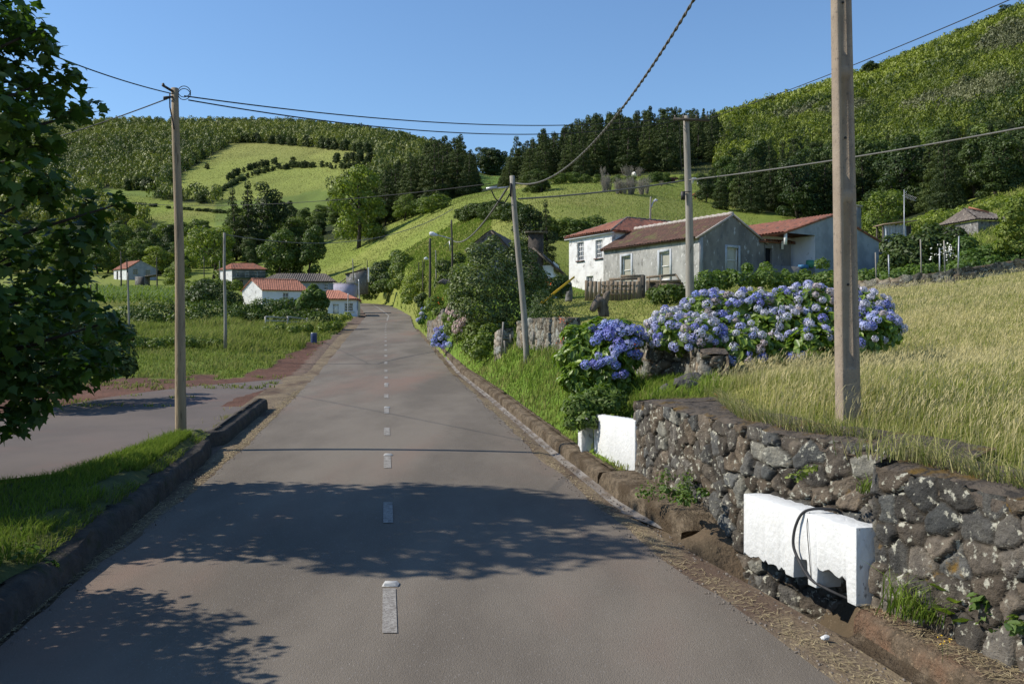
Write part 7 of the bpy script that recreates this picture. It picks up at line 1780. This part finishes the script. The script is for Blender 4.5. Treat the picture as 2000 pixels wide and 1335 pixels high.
def hydrangea(label, lumps, nleaf, nhead, wts, seed, lsize=.13, hscale=1.0, spots=None, pink=False, space=.125, keep=None):
    rng = np.random.default_rng(seed); bl = [(*px(l[0], l[1], l[2]), l[3], l[3], l[3] * (l[4] if len(l) > 4 else .85)) for l in lumps]
    b0 = np.array([np.mean([b[0] for b in bl]), np.mean([b[1] for b in bl]), 0]); b0[2] = H1(b0[0], b0[1]); bl = [(b[0] - b0[0], b[1] - b0[1], b[2] - b0[2], b[3], b[4], b[5]) for b in bl]
    e = empty('hydrangea_bush', b0); tag(e, label, 'hydrangea')
    P, N = crown_pts(bl, nleaf, rng, lo=.6, hi=1.02); V, F = leaf_ovate(P, N + .5 * unit(len(P), rng) + [0, 0, .5], lsize * rng.uniform(.6, 1.25, len(P)), rng, axis=N * .5 + np.array([0, 0, -.35]))
    t = np.repeat(np.clip(rng.normal(.45, .28, len(P)), 0, 1), 2); obj('foliage', mesh_np('foliage', V, F, [LM_hyd], {'tint': ('FACE', 'FLOAT', t)}), e)
    for k in range(min(8, len(bl))): b = MB(); q = bl[k * len(bl) // min(8, len(bl))]; b.bar((q[0] + rng.normal() * .05, q[1] + .1, -.2), (q[0], q[1] + .1, q[2] + .1), .011); b.build('stem', M_bark, e)
    P, N = crown_pts(bl, nhead * 6, rng, lo=.97, hi=1.06, low_cut=-.5); got = []
    vis = (N @ np.array([-.25, -.8, .55])) > -.1; P, N = P[vis], N[vis]
    for p, n_ in zip(P, N):
        if keep is not None and not keep(p + b0, rng): continue
        if all(np.sum((p - q[0]) ** 2) > space ** 2 for q in got): got.append((p, n_))
        if len(got) >= nhead: break
    if spots: got = [(px(*s_) - b0, np.array([-.2, -.7, .5])) for s_ in spots]
    got.sort(key=lambda q: -((q[1] @ np.array([-.2, -.9, .4])) + .3 * rng.uniform()))
    rest = []
    for k, (p, n_) in enumerate(got):
        c = rng.choice(4, p=wts); me = HEADP if pink else HEADS[c][k % 2]; s_ = hscale * rng.uniform(.72, 1.2)
        n_ = n_ / np.linalg.norm(n_); M = Vector(n_ + np.array([0, 0, .3])).to_track_quat('Z', 'Y').to_matrix().to_4x4(); M.translation = Vector(p); M = M @ Matrix.Scale(s_, 4)
        if k < 100:
            o = bpy.data.objects.new('flower_head', me); COL.objects.link(o); o.parent = e; o.matrix_local = M
        else: rest.append((me, M))
    if rest:
        Vs, Fs, mi, ts, off = [], [], [], [], 0; mats = []
        for me, M in rest:
            v = np.empty(len(me.vertices) * 3, np.float32); me.vertices.foreach_get('co', v); v = v.reshape(-1, 3) @ np.array(M.to_3x3()).T + np.array(M.translation)
            f = np.arange(len(v)).reshape(-1, 4); tt = np.empty(len(f), np.float32); me.attributes['tint'].data.foreach_get('value', tt)
            m = me.materials[0]
            if m not in mats: mats.append(m)
            Vs.append(v); Fs.append(f + off); off += len(v); ts.append(tt); mi += [mats.index(m)] * len(f)
        o = obj('flower_heads', mesh_np('flower_heads', np.vstack(Vs), np.vstack(Fs), mats, {'tint': ('FACE', 'FLOAT', np.concatenate(ts))}, midx=mi), e); o['kind'] = 'stuff'
    return e
big = []
for u in range(1322, 1735, 30):
    vt = np.interp(u, [1322, 1350, 1400, 1480, 1560, 1620, 1680, 1715, 1740], [612, 590, 568, 560, 562, 552, 560, 592, 640]); vb = np.interp(u, [1322, 1380, 1500, 1640, 1735], [672, 700, 705, 690, 662])
    Yq = np.interp(u, [1320, 1400, 1740], [13.9, 13.7, 13.4])
    for q in (0, .5, 1): big.append((u + R_.uniform(-10, 10), vt + 46 + (vb - vt - 62) * q + R_.uniform(-8, 8), Yq + .75 * (1 - q) + R_.uniform(-.15, .15), .36 * R_.uniform(.8, 1.2), .9))
def keepb(p, rng):      # a bald strip of leaves through the lower middle
    u = 1000 + FPX * p[0] / p[1]; v = 667 - FPX * (p[2] - CAMZ) / p[1]
    d = 1.0
    if v > 640 and u > 1400: d = .30
    if 1440 < u < 1640 and v > 610: d = .28
    if v > 700: d = .2
    return rng.uniform() < d
hydrangea('wide hydrangea mass of blue and faded lilac flower heads behind the concrete pole', big, 6000, 380, [.10, .28, .47, .15], 301, .14, .9, keep=keepb, space=.10)
sm = [(1130, 690, 14.0, .28), (1160, 660, 14.1, .3), (1200, 655, 14.1, .3), (1235, 665, 14.2, .22), (1150, 720, 13.8, .28), (1190, 700, 13.8, .3), (1225, 700, 13.9, .24), (1120, 730, 13.7, .2), (1180, 735, 13.7, .2), (1215, 735, 13.8, .2), (1120, 655, 14.2, .2), (1170, 640, 14.3, .2), (1215, 640, 14.4, .18), (1130, 752, 13.6, .2), (1175, 758, 13.6, .2), (1218, 752, 13.8, .18), (1105, 700, 14, .2), (1110, 745, 13.6, .16)]
spots = [(1163, 665, 13.72), (1172, 655, 13.72), (1181, 648, 13.75), (1190, 645, 13.75), (1200, 642, 13.8), (1210, 648, 13.75), (1178, 640, 13.9), (1195, 634, 13.9), (1206, 632, 13.95), (1218, 640, 13.9), (1228, 645, 13.85), (1237, 640, 13.9), (1248, 645, 13.95), (1255, 655, 14.0), (1183, 630, 14.0), (1207, 668, 13.6), (1227, 672, 13.6), (1198, 680, 13.5), (1206, 682, 13.5), (1216, 680, 13.5), (1201, 690, 13.45), (1169, 693, 13.4), (1159, 708, 13.35), (1165, 712, 13.35), (1175, 707, 13.35), (1187, 703, 13.35), (1197, 700, 13.4), (1144, 712, 13.4), (1203, 713, 13.4), (1203, 733, 13.35), (1218, 730, 13.5), (1240, 668, 13.8), (1250, 670, 13.9), (1168, 650, 13.8), (1189, 655, 13.65), (1158, 640, 13.95), (1244, 692, 13.7), (1232, 690, 13.6)]
hydrangea('blue hydrangea bush with dark glossy leaves left of the broken wall corner', sm, 3600, 40, [.55, .35, .10, .0], 302, .12, spots=spots)
hydrangea('small dense blue hydrangea right at the road edge in the distance', [(858, 655, 37, .26), (850, 668, 36.8, .2), (866, 650, 37.2, .24), (868, 668, 37, .18)], 700, 22, [.6, .4, 0, 0], 303, .13, 1.55, spots=[(848, 664, 36.5), (855, 650, 36.6), (862, 640, 36.8), (870, 638, 36.8), (852, 643, 36.8), (866, 654, 36.5), (872, 648, 36.7), (860, 660, 36.4), (846, 672, 36.4), (856, 674, 36.3), (868, 668, 36.4), (864, 676, 36.3), (850, 656, 36.5), (874, 658, 36.7), (876, 672, 36.2), (866, 676, 36.2)])
hydrangea('pale pink hydrangea climbing the bank below the laurel bush', [(893, 620, 32, .3), (903, 640, 31.5, .32), (885, 605, 33, .22), (912, 630, 31.5, .22)], 900, 40, [1, 0, 0, 0], 304, .12, 1.25, pink=True, space=.12)
hydrangea('pale blue hydrangea tuft low on the bank between the thin poles', [(826, 618, 52, .25), (822, 628, 51, .2), (829, 605, 53, .18)], 400, 7, [.1, .6, .3, 0], 305, .15, 1.6)

# ------------------------------------------------------------------ weeds by the near wall
def tuft(u, v, Y, n, h, label, seed, mat=GM_green, spread=.09, dry=.05, lean=.9):
    rng = np.random.default_rng(seed); c = px(u, v, Y); P = rng.normal(size=(n, 3)) * [spread, spread, 0]
    o = grass_obj('grass_tuft', [part(P, rng.uniform(.4, 1, n) * h, .007, rng, np.clip(rng.normal(dry, .15, n), 0, 1), lean=lean, bend=.6)], mat, None); o.location = c; tag(o, label, 'grass tuft'); return o
def leafy(u, v, Y, n, r, size, label, seed, mat=LM_vine, name='weed', sq=.8, asp=.5):
    rng = np.random.default_rng(seed); c = px(u, v, Y); bl = [(rng.normal() * r * .7, rng.normal() * r * .5, r * .5 + abs(rng.normal()) * r * .5, r * .5, r * .5, r * .5 * sq) for _ in range(7)]
    P, N = crown_pts(bl, n, rng, lo=.3); V, F = leaf_ovate(P, N + .6 * unit(len(P), rng) + [0, 0, .6], size * rng.uniform(.5, 1.3, len(P)), rng)
    e = empty(name, c); tag(e, label, 'weed'); obj('foliage', mesh_np(name, V, F, [mat], {'tint': ('FACE', 'FLOAT', np.repeat(rng.uniform(0, 1, len(P)), 2))}), e); return e
tuft(1775, 1200, 5.75, 190, .34, 'lush grass tuft at the foot of the wall right of the near parapet', 821, spread=.08)
tuft(1808, 1205, 5.65, 90, .24, 'smaller grass tuft between the lush tuft and the broad-leaved dock', 822)
tuft(1985, 1265, 5.3, 160, .30, 'grass tuft at the wall foot by the right edge of the picture', 823)
tuft(1690, 960, 6.6, 40, .16, 'thin grass tuft growing out of the wall above the near parapet', 824, spread=.04)
tuft(1742, 893, 6.2, 150, .26, 'dry grass tuft spilling over the step in the top of the long wall', 833, GM_dry, spread=.12, dry=.4)
leafy(1300, 985, 8.9, 420, .22, .035, 'grey green bushy weed on the kerb before the long wall', 825)
leafy(1335, 990, 8.35, 260, .12, .05, 'bright low nettle at the wall foot beside the grey green weed', 826)
leafy(1960, 1250, 5.25, 240, .16, .06, 'leafy weed clump at the right edge under the wall', 827)
leafy(60, 1128, 6.9, 90, .16, .055, 'trailing bramble leaves over the near left kerb', 828, sq=.4)
leafy(1560, 950, 6.9, 60, .09, .04, 'small ochre weed rooted in the wall above the near parapet', 829, LM_light)
# dock with broad leaves
rng = np.random.default_rng(830); c = px(1868, 1235, 5.5); n = 11; P = []; N = []; A = []
for k in range(n):
    a = k * 2.4; z = .05 + .022 * k; r = .10 - .004 * k; P.append((math.cos(a) * r, math.sin(a) * r, z)); N.append((-math.cos(a) * .5, -math.sin(a) * .5, .9)); A.append((math.cos(a), math.sin(a), .5))
V, F = leaf_ovate(np.array(P), np.array(N), rng.uniform(.16, .24, n), rng, axis=np.array(A) * 2)
e = empty('dock_plant', c); tag(e, 'broad-leaved dock plant at the wall foot right of the near parapet', 'weed'); obj('leaf', mesh_np('leaf', V, F, [LM_hyd], {'tint': ('FACE', 'FLOAT', np.repeat(rng.uniform(.3, 1, n), 2))}), e)
b = MB(); b.tube(np.array([[0, 0, -.05], [0, 0, .3]]), .012, 6); b.build('stem', LM_hyd, e)
flower_dots('yellow_flower', [(1851, 1250, 5.2), (1841, 1256, 5.2)], .012, M_yel, 'two yellow dandelion flowers in front of the dock plant', 831, 8)

# ------------------------------------------------------------------ plane tree at the left
OUT = [(0, 0), (.16, -.06), (.40, -.02), (.34, .14), (.56, .34), (.34, .40), (.30, .52), (.17, .60), (0, .98)]
OUT = OUT + [(-x, y) for x, y in OUT[-2:0:-1]]
def plane_leaves(P, N, A, size, rng):
    n = len(P); N = N / np.linalg.norm(N, axis=1)[:, None]; T = A - (A * N).sum(1)[:, None] * N; T /= np.linalg.norm(T, axis=1)[:, None] + 1e-9; B = np.cross(N, T)
    o = np.array([(0, .33)] + OUT); k = len(o); z = -.16 * np.abs(o[:, 0]) - .10 * (o[:, 1] - .4) ** 2
    s = (size * np.ones(n))[:, None, None]
    V = P[:, None] + s * (B[:, None] * o[None, :, :1] + T[:, None] * (o[None, :, 1:] - .3) + N[:, None] * z[None, :, None]); m = k - 1
    F = np.array([(0, 1 + i, 1 + (i + 1) % m) for i in range(m)]); F = (np.arange(n)[:, None, None] * k + F[None]).reshape(-1, 3)
    return V.reshape(-1, 3), F, m
SPR = [(30, 40, .30), (90, 95, .16), (70, 60, .2), (150, 150, .17), (180, 215, .13), (135, 215, .2), (90, 160, .25), (60, 290, .3), (105, 280, .14), (40, 350, .32), (110, 370, .22), (170, 405, .2), (225, 400, .14), (185, 445, .2), (140, 470, .28), (165, 530, .2), (110, 560, .32), (150, 590, .24), (205, 630, .2), (240, 655, .10), (190, 690, .22), (150, 720, .26), (205, 725, .12), (100, 760, .22), (60, 800, .2), (25, 830, .16), (100, 650, .36), (30, 620, .4), (20, 500, .4), (10, 220, .35), (0, 120, .35), (20, 720, .36)]
rng = np.random.default_rng(333); bl = []
for u, v, r in SPR: c = px(u, v, 9.3 + rng.uniform(-.7, .8)); bl.append((*c, r * 1.05, r * 1.25, r * 1.0))
for k in range(16):
    r = rng.uniform(.5, .8); bl.append((rng.uniform(-10, -7), rng.uniform(7.6, 10.8), rng.uniform(1.3, 4.2), r, r, r))
for k in range(46):
    Yk = rng.uniform(7.9, 10.6); x_ = rng.uniform(-7.8, -5.3) ; z_ = rng.uniform(1.5, 6.6); r = rng.uniform(.4, .68)
    uu = 1000 + FPX * (x_ + r) / Yk; vv = 667 - FPX * (z_ - CAMZ) / Yk
    if uu > np.interp(vv, [-400, 0, 100, 200, 300, 400, 600, 700, 800, 880], [-60, 60, 90, 140, 80, 150, 150, 150, 40, -60]): continue
    bl.append((x_, Yk, z_, r, r, r))
base = np.array([-6.7, 9.5, float(isl_z(9.5, float(xc(9.5)) + 6.7))]); blr = [(b[0] - base[0], b[1] - base[1], b[2] - base[2], b[3], b[4], b[5]) for b in bl]
P, N = crown_pts(blr, 21000, rng, lo=.35, hi=1.06, cull=.55, low_cut=-1.1)
A = N * .7 + np.array([0, 0, -.75]) + .5 * unit(len(P), rng); Nn = N * .35 + np.array([0, 0, .55]) + .55 * unit(len(P), rng)
V, F, m = plane_leaves(P, Nn, A, rng.uniform(.06, .165, len(P)), rng)
tree = empty('plane_tree', base); tag(tree, 'large leafy plane tree with lobed dark leaves filling the left edge of the picture', 'tree')
crown_o = obj('crown', mesh_np('crown', V, F, [LM_plane], {'tint': ('FACE', 'FLOAT', np.repeat(np.clip(rng.normal(.4, .25, len(P)), 0, 1), m))}), tree)
b = MB(); b.tube(hermite([(0, 0, -.4), (.05, 0, 1.2), (-.05, .05, 3), (.1, 0, 6)], 12), np.linspace(.2, .07, 12), 9); b.build('trunk', M_barkp, tree, True)
b = MB()
for k in range(0, len(blr), 2):
    q = np.array(blr[k][:3]); z0 = max(.9, q[2] - 1.1); s0 = np.array([0, 0, z0]); b.tube(hermite([s0, (s0 + q) / 2 + [0, 0, .12], q], 7), np.linspace(.05, .008, 7), 5)
b.build('branches', M_bark, tree).name = 'limb'
t2 = tree.copy(); COL.objects.link(t2); t2.name = 'plane_tree'; t2.location = (-5.75, 5.75, -.3); t2.rotation_euler = (0, 0, math.radians(180)); t2.scale = (.62, .55, .58)
t2['label'] = 'smaller plane tree on the near left roadside whose shadow lies across the bottom left corner'
for ch in tree.children:
    c_ = ch.copy(); COL.objects.link(c_); c_.name = ch.name.split('.')[0]; c_.parent = t2

# ------------------------------------------------------------------ straw, grit and pebbles washed along the road edges
def litter(name, pts, L, w, mat, seed):
    rng = np.random.default_rng(seed); n = len(pts); a = rng.uniform(0, 6.283, n); d = np.stack([np.cos(a), np.sin(a), rng.uniform(-.08, .08, n)], -1); sd_ = np.stack([-np.sin(a), np.cos(a), 0 * a], -1)
    L = L[:, None]; w = w[:, None]; V = np.stack([pts - d * L / 2 - sd_ * w / 2, pts - d * L / 2 + sd_ * w / 2, pts + d * L / 2 + sd_ * w * .3 + [0, 0, .004], pts + d * L / 2 - sd_ * w * .3 + [0, 0, .004]], 1).reshape(-1, 3)
    o = obj(name, mesh_np(name, V, np.arange(4 * n).reshape(n, 4), [mat], {'tint': ('FACE', 'FLOAT', rng.uniform(0, 1, n))})); tag(o, kind='stuff')
LM_straw = leafmat('straw', (.20, .15, .08), (.46, .38, .22), trans=.1, objrand=0, rough=.9)
gl_ = np.random.default_rng(900)
n = 2600; Y = 4.6 + 34 * gl_.uniform(0, 1, n) ** 2.2; s = hwr(Y) + .0 + np.abs(gl_.normal(0, .13, n)); k = s < kr(Y) - .2; Y, s = Y[k], s[k]
P = np.stack([xc(Y) + s, Y, zr(Y) - .012 - .03 * np.clip((s - hwr(Y) - .06) / (kr(Y) - .1 - hwr(Y) - .06), 0, 1) + .006], -1)
n = 3500; Y = 5 + 18 * gl_.uniform(0, 1, n) ** 1.6; s = -(hwl(Y) + np.abs(gl_.normal(.02, .10, n))); P2 = np.stack([xc(Y) + s, Y, zr(Y) - .004], -1)
n = 1100; Y = gl_.uniform(4.6, 6.1, n); s = kr(Y) + gl_.uniform(.1, .7, n) ** 1.2; P3 = np.stack([xc(Y) + s, Y, zr(Y) + .128 + 0 * s], -1)
P = np.vstack([P, P2, P3]); litter('straw_litter', P, gl_.uniform(.02, .09, len(P)), .002 + .0005 * P[:, 1], LM_straw, 901)
n = 2600; Y = 4.6 + 24 * gl_.uniform(0, 1, n) ** 2; sd2 = gl_.uniform(size=n) < .7
s = np.where(sd2, hwr(Y) + gl_.uniform(-.12, .35, n) ** 1, -(hwl(Y) + gl_.uniform(-.1, .3, n))); s = np.where(sd2, np.minimum(s, kr(Y) - .05), s)
P = np.stack([xc(Y) + s, Y, np.where(np.abs(s) < np.where(sd2, hwr(Y), hwl(Y)), crown(Y, s) + .002, zr(Y) - .012 - .025 * (s > 0))], -1)
V = []; F = []; R0 = gl_.uniform(.004, .013, n) * (1 + Y * .02); base_ = np.array([(1, 0, 0), (-.5, .87, 0), (-.5, -.87, 0), (.2, 0, .8), (-.5, .3, .7)])
Q = P[:, None] + R0[:, None, None] * (base_[None] + gl_.normal(0, .25, (n, 5, 3))); F = np.arange(n)[:, None, None] * 5 + np.array([(0, 1, 3), (1, 4, 3), (1, 2, 4), (2, 3, 4), (2, 0, 3)])[None]
tag(obj('gravel', mesh_np('gravel', Q.reshape(-1, 3), F.reshape(-1, 3), [pmat('grit', (.22, .19, .16), (.10, .085, .07), scale=30, rough=.95)])), kind='stuff')
# tufts hanging over the left kerb
n = 2600; Y = gl_.uniform(5.5, 13.2, n); pat = fbm(np.stack([Y * 1.3, 0 * Y, 0 * Y], -1), 66, 2); k = pat > .47; Y = Y[k]; s = KL + gl_.uniform(.14, .42, len(Y)); x = xc(Y) - s
P = np.stack([x, Y, zr(Y) + .19], -1); grass_obj('kerb_grass', [part(P, gl_.uniform(.05, .16, len(P)), .008, gl_, np.clip(gl_.normal(.15, .2, len(P)), 0, 1), lean=.9, wind=(.35, 0, -.1))], GM_green)

# dry blades spilling over the inner edge of the wall's cap
n = 2600; Y = gl_.uniform(4.4, 10.6, n); s = wall_s(Y) + np.interp(Y, [8.6, 10.6], [.22, .9]) + np.abs(gl_.normal(0, .10, n)); x = xc(Y) + s; pat = fbm(np.stack([x * 2, Y * 2, 0 * x], -1), 71); k = pat > .42; x, Y = x[k], Y[k]
P = np.stack([x, Y, wall_top(Y) - .0], -1); grass_obj('wall_grass', [part(P, gl_.uniform(.06, .24, len(P)), .0065, gl_, np.clip(gl_.normal(.4, .35, len(P)), 0, 1), lean=.9, wind=(-.35, -.1, -.05))], GM_dry)
# ------------------------------------------------------------------ grazing cattle on the pasture
def cow(u, Y, heading, mat, label, lying=False, sc=1.0):
    """body one skinned surface: barrel trunk, neck and head down to the grass, four jointed legs, tail"""
    p = at(u, Y); e = empty('cow', p, heading); tag(e, label, 'cow'); e.scale = (sc,) * 3
    dz = -.55 if lying else 0.0
    J = [((-.75, 0, 1.12), .30), ((-.35, 0, 1.08), .36), ((.1, 0, 1.05), .38), ((.5, 0, 1.08), .34), ((.82, 0, 1.10), .22), ((1.12, 0, .92 if not lying else 1.25), .16), ((1.38, 0, .55 if not lying else 1.32), .14), ((1.58, 0, .28 if not lying else 1.2), .10), ((1.70, 0, .16 if not lying else 1.12), .075)]
    E = [(i, i + 1) for i in range(8)]
    for sx, root, kn in ((-.7, 0, -1), (.52, 3, 1)):
        for sy in (-.2, .2):
            n = len(J)
            if lying: ch = [((sx, sy, .85), .15), ((sx + .25, sy * 1.6, .66), .08), ((sx + .1, sy * 1.8, .6), .06)]
            elif kn < 0: ch = [((sx + .04, sy, .78), .17), ((sx - .12, sy, .48), .085), ((sx - .05, sy, .08), .055), ((sx + .0, sy, .0), .065)]
            else: ch = [((sx, sy, .72), .13), ((sx + .03, sy, .42), .08), ((sx, sy, .08), .05), ((sx + .03, sy, .0), .062)]
            J += ch; E += [(root, n)] + [(n + i, n + i + 1) for i in range(len(ch) - 1)]
    n = len(J); J += [((-1.0, 0, 1.05), .04), ((-1.05, 0, .6), .025), ((-1.03, 0, .42), .045)]; E += [(0, n), (n, n + 1), (n + 1, n + 2)]
    me = bpy.data.meshes.new('body'); me.from_pydata([(x, y, z + dz) for (x, y, z), r in J], E, []); me.materials.append(mat)
    o = obj('body', me, e); sk = o.modifiers.new('skin', 'SKIN'); o.modifiers.new('sub', 'SUBSURF').render_levels = 1
    for i, (q, r) in enumerate(J): me.skin_vertices[0].data[i].radius = (r, r)
    me.skin_vertices[0].data[2].use_root = True; me.skin_vertices[0].data[0].use_root = False
    hz_ = J[6][0]
    for sy in (-1, 1):
        b = MB(); b.tube(np.array([(hz_[0] - .05, sy * .1, hz_[2] + dz + .08), (hz_[0] - .1, sy * .22, hz_[2] + dz + .1), (hz_[0] - .12, sy * .3, hz_[2] + dz + .04)]), [.03, .055, .01], 6); b.build('ear', mat, e, True)
M_cow1 = pmat('hide_white', (.62, .60, .55), (.52, .50, .45), scale=2, rough=.8)
M_cow2 = pmat('hide_brown', (.30, .11, .045), (.24, .09, .04), scale=1.2, rough=.8, c3=(.55, .5, .42), scale3=1.6, t3=(.62, .66))
M_cow3 = pmat('hide_red', (.11, .035, .025), (.085, .03, .022), scale=1.5, rough=.8)
cow(1357, 172, math.radians(200), M_cow1, 'white cow grazing on the slope right of the cross arm pole', sc=.85)
cow(1364, 138, math.radians(170), M_cow2, 'brown and white cow beside the dark bush at the wood edge', sc=.8)
cow(1310, 168, math.radians(20), M_cow3, 'dark red cow lying down left of the cross arm pole', lying=True)
cow(1238, 168, math.radians(100), M_cow1, 'pale cow standing among the bare shrubs of the upper pasture', sc=.8)
